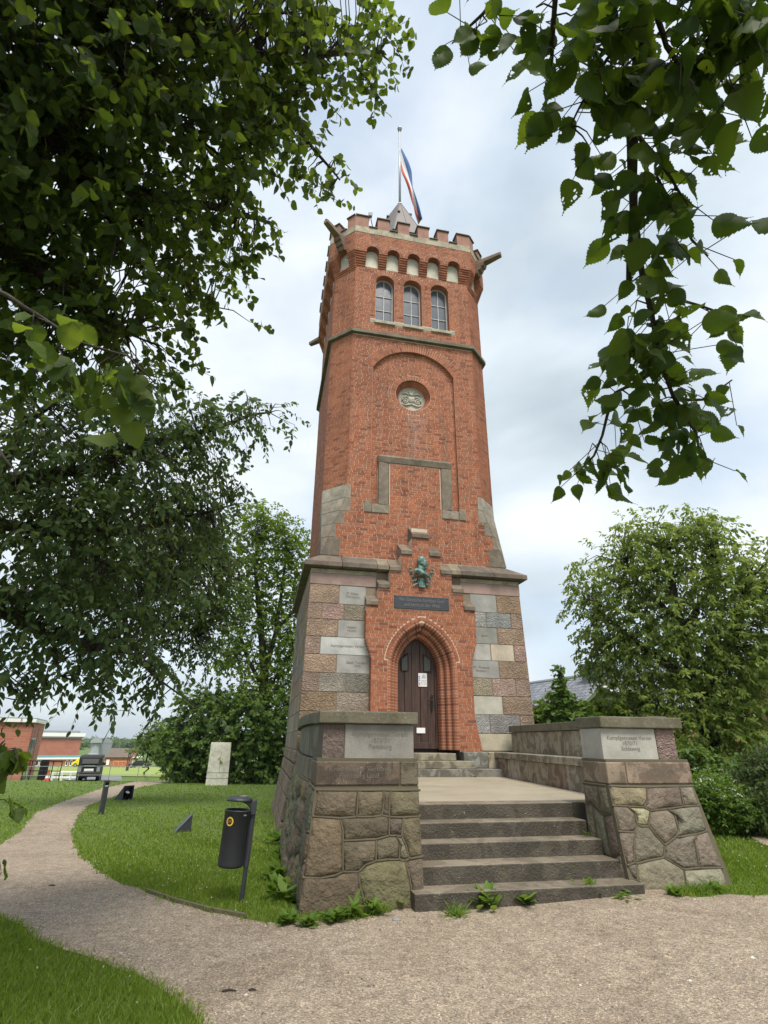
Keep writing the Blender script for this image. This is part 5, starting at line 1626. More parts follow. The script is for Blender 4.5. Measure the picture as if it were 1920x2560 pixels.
h.tube([(.405, DY - .06, 2.63), (.47, DY - .06, 2.63)], .012, 6); h.tube([(.38, DY - .03, 2.72), (.408, DY - .035, 2.78), (.435, DY - .03, 2.72)], .012, 5); h.ball((.405, DY - .033, 2.44), .016, .008, .022)
h.build('handle', 'iron', door)
# notice on the door
m = MB(); m.box(.045, .285, DY - .017, DY - .013, 2.98, 3.325); sg = m.build('warning_notice', 'white_paint', door); sg['label'] = 'white warning notice with triangle symbol'
m = MB(); y = DY - .0185
def tri(cx, cz, r, w):
    for k in range(3):
        a, b = math.pi/2 + k*2*math.pi/3, math.pi/2 + (k+1)*2*math.pi/3
        m.tube([(cx + r*math.cos(a), y, cz + r*math.sin(a)), (cx + r*math.cos(b), y, cz + r*math.sin(b))], w, 4)
tri(.195, 3.235, .06, .0045)
m.tube([(.195, y, 3.255), (.195, y, 3.222)], .005, 4)
m.build('triangle', 'black_paint', sg)
me = text_mesh('Betreten auf\neigene Gefahr\nEltern haften\nfür ihre Kinder', .031, .0004, 1.15)
me.transform(Matrix.Translation((.19, DY - .0175, 3.085)) @ Matrix.Rotation(math.pi/2, 4, 'X'))
link('lettering', me, 'plastic_grey', sg)
for (za, zb, mt) in ((3.215, 3.25, 'blue_paint'), (3.165, 3.20, 'blue_paint'), (3.12, 3.145, 'blue_paint'), (3.05, 3.085, 'red_paint'), (3.005, 3.035, 'red_paint')):
    m = MB(); m.box(.058, .092, DY - .0185, DY - .0175, za, zb); m.build('pictogram', mt, sg)
m = MB(); m.box(-.02, .21, DY - .018, DY - .013, 1.825, 1.955); pl = m.build('name_plate', 'white_paint', door); pl['label'] = 'small white plate low on the door'
# base blocks either side of the portal foot
for s in (-1, 1):
    m = MB(); m.box(min(s*.98, s*1.62), max(s*.98, s*1.62), -.12, .25, 1.03, 1.40); m.build('foot_stone', 'wet_stone', portal, bevel=.015, color=(.24, .24, .21))
    m = MB(); m.box(min(s*1.63, s*2.02), max(s*1.63, s*2.02), -.10, .25, 1.03, 1.395); m.build('foot_stone', 'wet_stone', portal, bevel=.015, color=(.33, .28, .2))

# ---------------------------------------------------------------- realise the bricks
def brick_verts(b):
    fr, a0, a1, z0, z1, d, r = b
    j = lambda: rb.uniform(-.002, .002)
    f = d + .007 + rb.uniform(-.0015, .0025); k = d - .012
    return [fr.p(a0 + j(), z0 + j(), f), fr.p(a1 + j(), z0 + j(), f), fr.p(a1 + j(), z1 + j(), f), fr.p(a0 + j(), z1 + j(), f), fr.p(a0, z0, k), fr.p(a1, z0, k), fr.p(a1, z1, k), fr.p(a0, z1, k)]
# the 300 bricks of the porch that show largest are single parts sharing a few meshes
def closeness(b):
    fr, a0, a1, z0, z1, d, r = b
    return -(a1 - a0)*40 + abs((z0 + z1)/2 - 3.6) if (a1 - a0) > .2 else 99
idx = sorted(range(PB0, PB1), key=lambda i: closeness(BRK[i]))[:300]
single = set(idx)
UNIT = []
for k in range(5):
    m = MB()
    j = lambda a: rb.uniform(-a, a)
    m.add([(-.5 + j(.012), -.5 + j(.03), -.5 + j(.04)), (.5 + j(.012), -.5 + j(.03), -.5 + j(.04)), (.5 + j(.012), -.5 + j(.03), .5 + j(.04)), (-.5 + j(.012), -.5 + j(.03), .5 + j(.04)), (-.5, .5, -.5), (.5, .5, -.5), (.5, .5, .5), (-.5, .5, .5)],
          [(0, 1, 2, 3), (0, 4, 5, 1), (1, 5, 6, 2), (2, 6, 7, 3), (3, 7, 4, 0)])
    me = m.mesh('brick'); me.materials.append(MAT['brick']); UNIT.append(me)
for i in idx:
    fr, a0, a1, z0, z1, d, r = BRK[i]
    o = bpy.data.objects.new('brick', UNIT[i % 5]); COL.objects.link(o); o.parent = portal
    p = fr.p((a0 + a1)/2, (z0 + z1)/2, d + .0)
    o.location = (p[0], p[1] + .0025, p[2]); o.scale = (a1 - a0, .02, z1 - z0)
m = MB()
for i, b in enumerate(BRK):
    if i in single: continue
    m.add(brick_verts(b), [(0, 1, 2, 3), (0, 4, 5, 1), (1, 5, 6, 2), (2, 6, 7, 3), (3, 7, 4, 0)], b[6])
o = m.build('brickwork', 'brick', tower, norm=False); o['kind'] = 'stuff'
o = VOUS.build('shaped_brickwork', 'brick', tower); o['kind'] = 'stuff'

# ---------------------------------------------------------------- flagpole and flag
TW = tower.matrix_world if False else (Matrix.Translation(W(3.97, 14.0, 0)) @ Matrix.Rotation(PHI, 4, 'Z'))
fp0 = TW @ Vector((RX, RY, 24.84))
pole = empty('flagpole', fp0, PHI, 'slim grey flagpole rising from the turret roof', 'flagpole')
m = MB(); m.tube([(0, 0, 0), (0, 0, 5.35)], [.06, .045], 10); m.build('pole', 'grey_metal', pole, smooth=True)
m = MB(); m.ball((0, 0, 5.45), .12, .12, .11, 14, 8); m.lathe([(.0, 0), (.09, 0), (.07, .06), (.05, .06)], 12, (0, 0, 5.3)); m.build('finial', 'grey_metal', pole, smooth=True)
m = MB(); m.tube([(-.05, -.02, 3.9), (-.3, -.1, .9), (-.42, -.15, -.5)], .012, 4); m.build('halyard', 'white_paint', pole)
flag = MB(); nu, nv = 30, 12
def flagp(a, b):                       # a down the fly, b across the stripes (blue outer edge = 0)
    # hoist runs along the pole, the cloth hangs down in a long fold
    cx = .03 + 1.16*(a**1.15)*(1 - .18*a) ; cz_ = -4.85*a**1.0
    wd = (.58*(1 - .55*a))
    bow = .16*math.sin(a*5.2 + .4)*a
    x = cx + bow*.4 + wd*(.5 - b)*(.62 + .25*math.sin(a*7)) * (.35 + .9*min(1, a*3)) 
    z = cz_ - wd*(b)*1.45*(1 - a) 
    y = -.1*math.sin(a*9 + b*5)*(.3 + a) - .12*math.sin(b*9)*a
    return (max(x, .05), y, z)
V = [flagp(i/nu, j/nv) for i in range(nu + 1) for j in range(nv + 1)]
fs = []; rr = []
for i in range(nu):
    for j in range(nv):
        flag.add([V[i*(nv+1)+j], V[(i+1)*(nv+1)+j], V[(i+1)*(nv+1)+j+1], V[i*(nv+1)+j+1]], [(0, 1, 2, 3)], [0.1, .5, .9][j*3//nv])
me = flag.mesh('flag')
bm = bmesh.new(); bm.from_mesh(me); bmesh.ops.remove_doubles(bm, verts=bm.verts, dist=.0005); bm.to_mesh(me); bm.free()
o = link('flag', me, 'flag_cloth', None, True)
o.location = fp0 + Vector((0, 0, 4.0)); o.rotation_euler = (0, 0, PHI)
sm = o.modifiers.new('thickness', 'SOLIDIFY'); sm.thickness = .006
tag(o, 'blue white and red striped flag hanging limp from the flagpole', 'flag')
# ================================================================== foliage machinery
def unit(a): return a / np.maximum(np.linalg.norm(a, axis=-1, keepdims=True), 1e-9)
def B(x, y, r, rpx, df=1.0):
    c = far(x, y, r); q = rpx / FPX * r
    return (np.array(c), np.array([q, q * df, q]))
def grow(blobs, ntw, tlen, nleaf, L, droop, rg, surf=2.6, curl=.35, up=.8):
    """twigs through the blobs' volume with alternating leaves"""
    C = np.array([b[0] for b in blobs]); R = np.array([b[1] for b in blobs])
    w = (R.prod(1)) ** (2 / 3); w /= w.sum()
    bi = rg.choice(len(blobs), ntw, p=w)
    d = unit(rg.normal(size=(ntw, 3)))
    rad = rg.random(ntw) ** (1 / surf)
    S = C[bi] + d * R[bi] * rad[:, None]
    D = unit(d * np.array([1, 1, .6]) * .55 + rg.normal(size=(ntw, 3)) * .5 + np.array([0, 0, -droop]))
    TL_ = tlen * rg.uniform(.6, 1.3, ntw)
    t = (np.arange(nleaf) + .6) / nleaf
    P = S[:, None] + D[:, None] * (TL_[:, None] * t[None])[..., None]
    P[..., 2] -= droop * .35 * TL_[:, None] * t[None] ** 2
    side = unit(np.cross(D, np.array([0, 0, 1.])) + 1e-6)
    sg = np.where(np.arange(nleaf) % 2 == 0, 1., -1.)
    A = D[:, None] * .5 + side[:, None] * sg[None, :, None] * .75 + rg.normal(size=(ntw, nleaf, 3)) * curl + np.array([0, 0, -.35 - droop * .5])
    A = unit(A)
    N = np.array([0, 0, up]) + rg.normal(size=(ntw, nleaf, 3)) * .55
    N = unit(N - (N * A).sum(-1, keepdims=True) * A)
    Ls = L * rg.uniform(.6, 1.2, (ntw, nleaf))
    P = P + A * .15 * Ls[..., None]
    return P.reshape(-1, 3), A.reshape(-1, 3), N.reshape(-1, 3), Ls.ravel(), S, P[:, -1]
LT = {}
def _tmpl(right, mid, fold=.10, tipdrop=.12):
    """mirror a right-hand outline (x,y) with midrib points -> verts, tri faces"""
    n = len(right); vs_ = [(0, y, -tipdrop * y * y) for y in mid]; k = len(mid)
    R_ = [(x, y, fold * x - tipdrop * y * y) for x, y in right]; Lf = [(-x, y, fold * x - tipdrop * y * y) for x, y in right]
    V_ = vs_ + R_ + Lf
    F_ = []
    # strip between midrib and outline
    for off, flip in ((k, False), (k + n, True)):
        i = j = 0
        while i < k - 1 or j < n - 1:
            if j == n - 1 or (i < k - 1 and mid[i + 1] <= right[j + 1][1]):
                f = (i, off + j, i + 1); i += 1
            else:
                f = (i, off + j, off + j + 1); j += 1
            F_.append(f[::-1] if flip else f)
    return np.array(V_, float), np.array(F_)
LT['diamond'] = (np.array([(0,0,0), (.5,.42,.09), (0,1,-.1), (-.5,.42,.09)], float), np.array([(0,1,2), (0,2,3)]))
LT['oval'] = _tmpl([(.30,.12), (.46,.38), (.32,.72)], [0, .4, 1.0])
LT['heart'] = _tmpl([(.18,-.07), (.40,.02), (.53,.28), (.44,.56), (.22,.82)], [0, .4, 1.06], .14, .18)
LT['maple'] = _tmpl([(.30,-.02), (.50,.10), (.36,.26), (.58,.52), (.30,.52), (.24,.72)], [0, .4, 1.0], .1, .12)
def leaves_mesh(name, P, A, N, L, wr, tmpl, rnd=None):
    V0, F0 = LT[tmpl]
    S = np.cross(A, N)
    Wd = L * wr
    V = P[:, None] + S[:, None] * (V0[None, :, 0] * Wd[:, None])[..., None] + A[:, None] * (V0[None, :, 1] * L[:, None])[..., None] + N[:, None] * (V0[None, :, 2] * L[:, None])[..., None]
    k = len(V0); n = len(P)
    F = (F0[None] + (np.arange(n) * k)[:, None, None]).reshape(-1, 3)
    if rnd is None: rnd = RNG.random(n)
    return npmesh(name, V.reshape(-1, 3), F, np.repeat(rnd, len(F0)))
def twig_mesh(name, segs, r0=.004):
    """thin three-sided sticks, segs: list of (a, b, ra, rb)"""
    a = np.array([s[0] for s in segs], float); b = np.array([s[1] for s in segs], float)
    ra = np.array([s[2] for s in segs]); rb_ = np.array([s[3] for s in segs])
    d = unit(b - a); x = unit(np.cross(d, np.array([.3, .2, 1.]))); y = np.cross(d, x)
    vs_ = []
    for p, r in ((a, ra), (b, rb_)):
        for k in range(3):
            an = 2 * math.pi * k / 3
            vs_.append(p + (x * math.cos(an) + y * math.sin(an)) * r[:, None])
    V = np.stack(vs_, 1).reshape(-1, 3)
    f0 = np.array([(0,1,4,3), (1,2,5,4), (2,0,3,5)])
    F = (f0[None] + (np.arange(len(a)) * 6)[:, None, None]).reshape(-1, 4)
    return npmesh(name, V, F)
def join_skeleton(S, skel, rg, ra=.012, rb_=.005):
    """thin side branches from the nearest bough point to each twig start"""
    K = np.array(skel); segs = []
    for p in S:
        dd = ((K - p) ** 2).sum(1) + (K[:, 2] - p[2] > 0) * .0
        q = K[int(dd.argmin())]
        l = np.linalg.norm(p - q)
        mid = (p + q) / 2 + rg.normal(size=3) * l * .10 + np.array([0, 0, .08 * l])
        segs += [(q, mid, ra, (ra + rb_) / 2), (mid, p, (ra + rb_) / 2, rb_)]
    return segs
def skel_pts(lines, n=14):
    out = []
    for L in lines:
        for i in range(len(L) - 1):
            a, b = np.array(L[i]), np.array(L[i + 1])
            for k in range(n): out.append(a + (b - a) * k / n)
    return out
def bough_mb(lines, radii):
    m = MB()
    for L, r in zip(lines, radii):
        # smooth the line a little with in-between jitter
        P = [Vector(p) for p in L]; Q = []
        for i in range(len(P) - 1):
            for k in range(3): Q.append(P[i].lerp(P[i + 1], k / 3) + Vector([random.uniform(-1, 1) for _ in range(3)]) * (P[i + 1] - P[i]).length * .02 * (k > 0))
        Q.append(P[-1]); n = len(Q)
        m.tube(Q, [r[0] + (r[1] - r[0]) * i / (n - 1) for i in range(n)], 7)
    return m
def in_view(P):
    d = P - np.array(CAMP); z = d @ np.array(_fw)
    x = 960 + FPX * (d @ np.array(_rt)) / np.maximum(z, .01); y = 1280 - FPX * (d @ np.array(_up)) / np.maximum(z, .01)
    return (z > .1) & (x > -40) & (x < 1960) & (y > -40) & (y < 2600), np.linalg.norm(d, axis=1), x, y
def leaf_parts(P, A, N, L, wr, meshes, parent, count, name='leaf'):
    """the count leaves that show largest become parts; returns mask of the rest"""
    ok, dist, x, y = in_view(P)
    score = np.where(ok, L / dist, 0)
    idx = np.argsort(-score)[:count]
    for i in idx:
        o = bpy.data.objects.new(name, meshes[int(RNG.integers(len(meshes)))]); COL.objects.link(o); o.parent = parent
        S = np.cross(A[i], N[i])
        M_ = Matrix(((S[0]*L[i]*wr, A[i][0]*L[i], N[i][0]*L[i], P[i][0]), (S[1]*L[i]*wr, A[i][1]*L[i], N[i][1]*L[i], P[i][1]), (S[2]*L[i]*wr, A[i][2]*L[i], N[i][2]*L[i], P[i][2]), (0, 0, 0, 1)))
        o.matrix_basis = parent_inv(parent) @ M_
    keep = np.ones(len(P), bool); keep[idx] = False
    return keep
def parent_inv(p): return Matrix.Translation(-p.location)
def local(me, p):
    me.transform(Matrix.Translation(-p.location)); return me

def fine_leaf(name, mat, length_pts, holes=0, seed=0, serr=.035, bend=.15):
    """one well-formed toothed leaf, length 1 along +y, width ~1 along x"""
    rg = random.Random(seed)
    right = []
    n = 13
    for i in range(n):
        t = (i + .5) / n
        w = length_pts(t)
        right.append((w, t)); right.append((max(.004, w + serr * (1 - .4 * t)), t + .33 / n))
    out = [(0, 0)] + right + [(0, 1.0)] + [(-x * rg.uniform(.92, 1.05), y) for x, y in reversed(right)]
    hl = []
    for _ in range(holes):
        a = rg.uniform(.25, .75); s = rg.choice((-1, 1)); cx = s * length_pts(a) * rg.uniform(.35, .7); r_ = rg.uniform(.025, .07)
        hl.append([(cx + r_ * rg.uniform(.6, 1.2) * math.cos(k * 1.05), a + r_ * rg.uniform(.6, 1.2) * math.sin(k * 1.05)) for k in range(6)])
    mid = [(0, k / 8) for k in range(1, 8)]
    mid = [p for p in mid if all(not pip([p[0]], [p[1]], h)[0] for h in hl)]
    vo, fo = tri_region(out, hl, mid)
    V_ = []
    for x, y in vo:
        rib = .018 * math.cos((y - abs(x) * .5) * 40) * min(1, abs(x) * 6)
        V_.append((x, y, .28 * abs(x) - bend * y * y + rib + .03 * math.sin(y * 9 + x * 4)))
    m = MB(); m.add(V_, fo, rg.random()); me = m.mesh(name); me.materials.append(MAT[mat])
    # pale midrib and stalk
    me.polygons.foreach_set('use_smooth', np.ones(len(me.polygons), dtype=bool))
    return me
elm_w = lambda t: (.49 * (math.sin(math.pi * min(1, (t / .86) ** .72)) ** .8 if t < .86 else 0) * (1 - .25 * t)) * (1 if t < .7 else 1 - .35 * (t - .7) / .16) + .05 * max(0, 1 - t) + .003
lind_w = lambda t: (.50 * math.sin(math.pi * (.16 + .84 * t) ) ** .75 * (1.08 - .2 * t) if t < .98 else .01) + .006

# ================================================================== elm branch hanging into the picture on the right
rg = np.random.default_rng(21)
elm = empty('elm_tree', (3.4, -1.2, 0.0), 0, 'elm tree whose toothed leafy branch hangs across the upper right', 'tree')
E_R = 1.62
def ep(x, y, r=E_R): return np.array(far(x, y, r))
stems = [
 [ep(1660,-420,1.9), ep(1625,-150,1.72), ep(1612,0), ep(1597,182), ep(1581,339), ep(1581,436), ep(1584,545), ep(1572,715)],
 [ep(1584,545), ep(1606,684), ep(1630,787), ep(1651,896), ep(1684,993), ep(1739,1078), ep(1754,1151)],
 [ep(1450,-160,1.7), ep(1388,0,1.7), ep(1379,151,1.72), ep(1363,273,1.75)],
 [ep(1290,-60,1.75), ep(1206,36,1.8), ep(1130,109,1.82)],
 [ep(1625,-100,1.6), ep(1636,12,1.55), ep(1666,115,1.55), ep(1721,194,1.55), ep(1724,303,1.55)],
 [ep(1597,200), ep(1684,242,1.68), ep(1757,279,1.7)],
 [ep(1590,330), ep(1654,412,1.55), ep(1721,515,1.52)],
 [ep(1606,684), ep(1684,745,1.66), ep(1781,775,1.7), ep(1842,806,1.72)],
 [ep(1690,1000), ep(1757,999,1.66), ep(1830,950,1.7)],
 [ep(1660,915), ep(1539,981,1.64), ep(1485,1139,1.68), ep(1436,1187,1.7)],
 [ep(1745,-120,1.5), ep(1790,20,1.45), ep(1830,110,1.45), ep(1880,180,1.45)],
 [ep(1597,150), ep(1540,120,1.58), ep(1480,200,1.56), ep(1420,330,1.6)],
 [ep(1640,830), ep(1590,900,1.6), ep(1560,960,1.58)],
 [ep(1640,440,1.55), ep(1730,600,1.6), ep(1770,640,1.62)],
]
P_, A_, N_, L_ = [], [], [], []
petiole = []
for si, st in enumerate(stems):
    pts = skel_pts([st], 10)
    tot = sum(np.linalg.norm(np.array(st[i+1]) - np.array(st[i])) for i in range(len(st) - 1))
    dens = [46, 58, 50, 62, 50, 52, 56, 54, 52, 62, 50, 54, 54, 50][si]
    nl = int(tot * dens)
    for k in range(nl):
        f = (k + rg.uniform(.2, .8)) / nl
        if si == 0 and f > .62 and rg.random() < .65: continue
        q = pts[min(len(pts) - 1, int(f * len(pts)))]
        s = 1 if k % 2 else -1
        a = unit(np.array([s * rg.uniform(.3, .9), rg.normal() * .4, -rg.uniform(.25, .9)]))
        n_ = np.array([rg.normal() * .5, rg.choice([-1, 1]) * rg.uniform(.5, 1.2), rg.uniform(-.2, .9)])
        n_ = unit(n_ - (n_ @ a) * a)
        off = rg.uniform(.01, .03); side = rg.uniform(0, .075) * (1 if rg.random() < .7 else 0)
        b = q + a * off + np.array([s * side, rg.normal() * .06, -side * .5])
        petiole += [(q, b, .0014, .0011)]
        P_.append(b); A_.append(a); N_.append(n_); L_.append(rg.uniform(.04, .092) * (.9 if si in (9,) else 1))
# extra leaves filling the dense upper part
ex = [B(1480,120,1.6,70), B(1560,60,1.55,80), B(1690,80,1.5,80), B(1490,280,1.6,60), B(1650,330,1.55,70), B(1740,130,1.5,80), B(1690,480,1.55,60), B(1850,60,1.45,80), B(1400,60,1.7,50), B(1600,840,1.6,60), B(1640,960,1.6,50), B(1700,600,1.58,45), B(1880,180,1.42,45), B(1330,40,1.75,50), B(1230,60,1.8,40), B(1330,120,1.75,30), B(1620,760,1.6,40), B(1560,1000,1.64,30), B(1730,1080,1.62,40), B(1790,790,1.68,35), B(1500,1120,1.66,25)]
Pn, An, Nn, Ln, S_, T_ = grow(ex, 105, .10, 3, .078, .7, rg, 1.6, .45, .25)
Nn = unit(Nn + rg.normal(size=Nn.shape) * .6); Nn = unit(Nn - (Nn * An).sum(-1, keepdims=True) * An)
P_ = np.vstack([np.array(P_), Pn]); A_ = np.vstack([np.array(A_), An]); N_ = np.vstack([np.array(N_), Nn]); L_ = np.concatenate([np.array(L_), Ln * 1.0])
elm_leaf = [fine_leaf('leaf', 'elm_leaf_near', elm_w, h, 40 + i, .045, b) for i, (h, b) in enumerate(((0, .12), (0, .3), (1, .2), (2, .1), (4, .25), (6, .15), (0, -.1), (1, .35)))]
LT['elm_fine'] = (np.array([tuple(v.co) for v in elm_leaf[1].vertices]), np.array([tuple(f.vertices) for f in elm_leaf[1].polygons]))
cnt = min(len(P_), 300)
keep = leaf_parts(P_, A_, N_, L_, .68, elm_leaf, elm, cnt)
if keep.any():
    o = link('leaves', local(leaves_mesh('leaves', P_[keep], A_[keep], N_[keep], L_[keep], .68, 'elm_fine'), elm), 'elm_leaf', elm); o['kind'] = 'stuff'
skel = skel_pts(stems, 8)
for q, s in zip(S_, T_): petiole += join_skeleton([q], skel, rg, .0025, .0015) + [(q, s, .0015, .001)]
o = link('twig', local(twig_mesh('twig', petiole), elm), 'bark', elm); o['kind'] = 'stuff'
rad = [(.022, .007), (.0085, .003), (.008, .003), (.006, .002), (.007, .003), (.006, .0025), (.006, .002), (.005, .002), (.005, .002), (.006, .002), (.006, .002), (.005, .002), (.004, .002), (.004, .002)]
m = bough_mb(stems, rad); m.xf(lambda x, y, z: (x - 3.4, y + 1.2, z)); m.build('branch', 'bark', elm, smooth=True)
top = Vector(stems[0][0]); m = MB()
m.tube([(0, 0, -.3), (.02, .05, .4), (.0, .1, 2.2), (-.1, .2, 4.2), (-.3, .3, 6.5)], [.32, .24, .2, .16, .1], 12)
for q in (stems[0][0], stems[2][0], stems[3][0], stems[10][0]):
    e_ = Vector(q) - elm.location
    m.tube([(-.05, .15, 3.3), (e_.x * .35, e_.y * .45, 4.1), (e_.x * .8, e_.y * .9, max(e_.z + .15, 3.6)), tuple(e_)], [.09, .06, .03, .012], 8)
m.build('trunk', 'bark', elm, smooth=True)

# ================================================================== big linden on the left, over the camera
rg = np.random.default_rng(4)
linden = empty('linden_tree', (-4.4, 3.6, 0), 0, 'big linden reaching over the picture from the upper left with heart shaped leaves', 'tree')
lb = [B(60,90,3.2,250), B(330,70,3.5,240), B(570,100,3.8,210), B(790,60,4.2,130), B(960,90,4.5,70), B(905,190,4.5,60), B(930,250,4.5,45), B(985,160,4.6,50),
      B(120,360,3.3,260), B(400,360,3.6,240), B(640,320,4.0,130), B(760,400,4.3,70), B(850,420,4.4,55), B(820,490,4.4,42), B(560,500,3.9,130), B(690,560,4.1,50), B(720,300,4.2,60), B(690,190,4.1,120),
      B(250,600,3.4,220), B(70,640,3.2,190), B(470,640,3.8,120), B(570,640,4.0,70), B(120,830,3.0,170), B(330,820,3.1,150), B(460,800,3.6,60), B(520,740,3.8,60), B(610,800,4.0,38), B(640,855,4.0,30), B(630,640,4.0,50), B(730,520,4.2,40)]
CP = np.array(CAMP)
lb = [(CP + (c - CP) * 1.38, r * 1.38 * np.clip(1 - .13 / (r * 1.38), .35, 1)) for c, r in lb]
P, A, N, L, S, T = grow(lb, 1480, .28, 9, .065, .5, rg, 1.9, .55, .3)
off = [B(-330,100,4.6,300), B(-350,600,4.4,300), B(-600,-200,5.0,400), B(-100,-350,5.0,300), B(400,-350,5.2,300), B(-650,400,4.8,350), B(-330,1000,4.4,200)]
Po, Ao, No, Lo, So, To = grow(off, 900, .3, 9, .07, .5, rg, 1.9, .55, .3)
P = np.vstack([P, Po]); A = np.vstack([A, Ao]); N = np.vstack([N, No]); L = np.concatenate([L, Lo]); S = np.vstack([S, So]); T = np.vstack([T, To])
nb = [B(100,760,2.0,55), B(180,830,1.95,55), B(330,880,2.0,50), B(60,1010,2.0,45), B(140,880,2.1,50), B(380,960,1.95,40), B(10,1120,2.2,40), B(270,930,2.1,50)]
P2, A2, N2, L2, S2, T2 = grow(nb, 10, .12, 4, .075, .8, rg, 1.6, .4, .25)
nb3 = [B(15,1860,2.3,18), B(5,1990,2.3,14), B(12,2040,2.3,12), B(30,1875,2.3,12), B(0,2110,2.3,10)]
P3, A3_, N3, L3, S3, T3 = grow(nb3, 12, .06, 3, .055, .8, rg, 1.6, .4, .25)
S2 = np.vstack([S2, S3]); T2 = np.vstack([T2, T3])
P = np.vstack([P, P2, P3]); A = np.vstack([A, A2, A3_]); N = np.vstack([N, N2, N3]); L = np.concatenate([L, L2, L3])
lind_leaf = [fine_leaf('leaf', 'linden_leaf_near', lind_w, 0, 70 + i, .03, b) for i, b in enumerate((.1, .3, .2, .4))]
keep = leaf_parts(P, A, N, L, .95, lind_leaf, linden, 300)
o = link('leaves', local(leaves_mesh('leaves', P[keep], A[keep], N[keep], L[keep], .92, 'heart'), linden), 'linden_leaf', linden); o['kind'] = 'stuff'
tr = Vector(linden.location)
def lp(x, y, r): return tuple(far(x, y, r))
lines = [[tuple(tr + Vector((0, 0, 2.6))), lp(-250,250,3.6), lp(60,300,3.3), lp(230,420,3.4), lp(400,500,3.7), lp(560,520,3.9), lp(680,560,4.1)],
         [tuple(tr + Vector((0, 0, 3.4))), lp(-150,-150,3.6), lp(250,60,3.5), lp(520,90,3.8), lp(700,150,4.1), lp(860,130,4.4), lp(960,130,4.5)],
         [lp(560,110,3.85), lp(700,250,4.1), lp(790,380,4.35), lp(850,450,4.4)],
         [lp(230,420,3.4), lp(300,620,3.5), lp(430,720,3.7), lp(540,770,3.9)],
         [tuple(tr + Vector((0, 0, 2.2))), lp(-200,560,3.3), lp(60,640,3.2), lp(180,760,3.1), lp(330,840,3.1)],
         [lp(250,60,3.5), lp(330,220,3.6), lp(480,330,3.8), lp(620,350,4.0)], [lp(860,130,4.4), lp(920,200,4.5), lp(960,260,4.55)], [lp(-150,600,2.6), lp(-20,720,2.2), lp(100,790,2.05), lp(190,850,1.97)], [lp(180,850,1.97), lp(320,890,2.0), lp(390,960,1.96)],
         [lp(-120,1000,2.6), lp(-20,1100,2.1), lp(30,1170,2.0)], [lp(-140,1500,2.8), lp(-60,1780,2.5), lp(-25,1900,2.35), lp(-10,2080,2.3)]]
lines = [[tuple(CP + (np.array(q) - CP) * 1.38) if k_ or i_ in (2, 3, 5, 6) else q for k_, q in enumerate(l_)] if i_ < 7 else l_ for i_, l_ in enumerate(lines)]
radii = [(.10, .015), (.09, .012), (.03, .008), (.03, .008), (.07, .012), (.03, .008), (.015, .005), (.009, .004), (.005, .002), (.008, .003), (.012, .002)]
m = bough_mb(lines, radii); m.xf(lambda x, y, z: (x - tr.x, y - tr.y, z)); m.build('bough', 'bark', linden, smooth=True)
sk = skel_pts(lines, 10)
segs = join_skeleton(S, sk, rg, .008, .003) + [(a, b, .003, .0015) for a, b in zip(S, T)] + join_skeleton(S2, sk, rg, .003, .0015) + [(a, b, .002, .001) for a, b in zip(S2, T2)]
o = link('twig', local(twig_mesh('twig', segs), linden), 'bark', linden); o['kind'] = 'stuff'
m = MB(); m.tube([(0, 0, -.3), (0, 0, .3), (.03, 0, 1.5), (.02, .02, 3.2), (.1, .0, 5.5), (.2, .1, 8)], [.5, .38, .33, .28, .2, .08], 14); m.build('trunk', 'bark', linden, smooth=True)

# ================================================================== hornbeam below and behind it
rg = np.random.default_rng(9)
horn = empty('hornbeam_tree', (-8.6, 8.5, -0.1), 0, 'grey green hornbeam with drooping sprays behind the linden on the left', 'tree')
hb = [B(120,1080,6.2,220), B(360,1090,6.6,200), B(540,1060,6.9,110), B(620,1010,7.0,60), B(700,1020,7.1,48), B(740,1060,7.2,35), B(650,1080,7.0,60), B(250,1290,6.4,240), B(60,1330,6.0,200), B(470,1250,6.8,140), B(570,1190,7.0,70), B(540,1330,7.0,70), B(600,1300,7.1,45), B(430,1430,6.8,110), B(120,1560,6.1,190), B(320,1590,6.5,140), B(60,1660,6.0,60), B(230,1690,6.3,70), B(130,1690,6.1,45), B(400,1700,6.6,70), B(470,1760,6.8,40), B(540,1800,7.0,32), B(400,1780,6.7,36), B(330,1770,6.5,40), B(480,1660,6.9,35), B(450,1060,6.7,90), B(330,960,6.5,120)]
hb = [(c, r * np.clip(1 - .12 / r, .35, 1)) for c, r in hb]
P, A, N, L, S, T = grow(hb, 1350, .36, 11, .078, .5, rg, 2.0, .35, .6)
keep = leaf_parts(P, A, N, L, .62, [fine_leaf('leaf', 'beech_leaf', elm_w, 0, 90, .02, .2), fine_leaf('leaf', 'beech_leaf', elm_w, 0, 91, .02, .05)], horn, 120)
o = link('leaves', local(leaves_mesh('leaves', P[keep], A[keep], N[keep], L[keep], .6, 'oval'), horn), 'beech_leaf', horn); o['kind'] = 'stuff'
tr = Vector(horn.location)
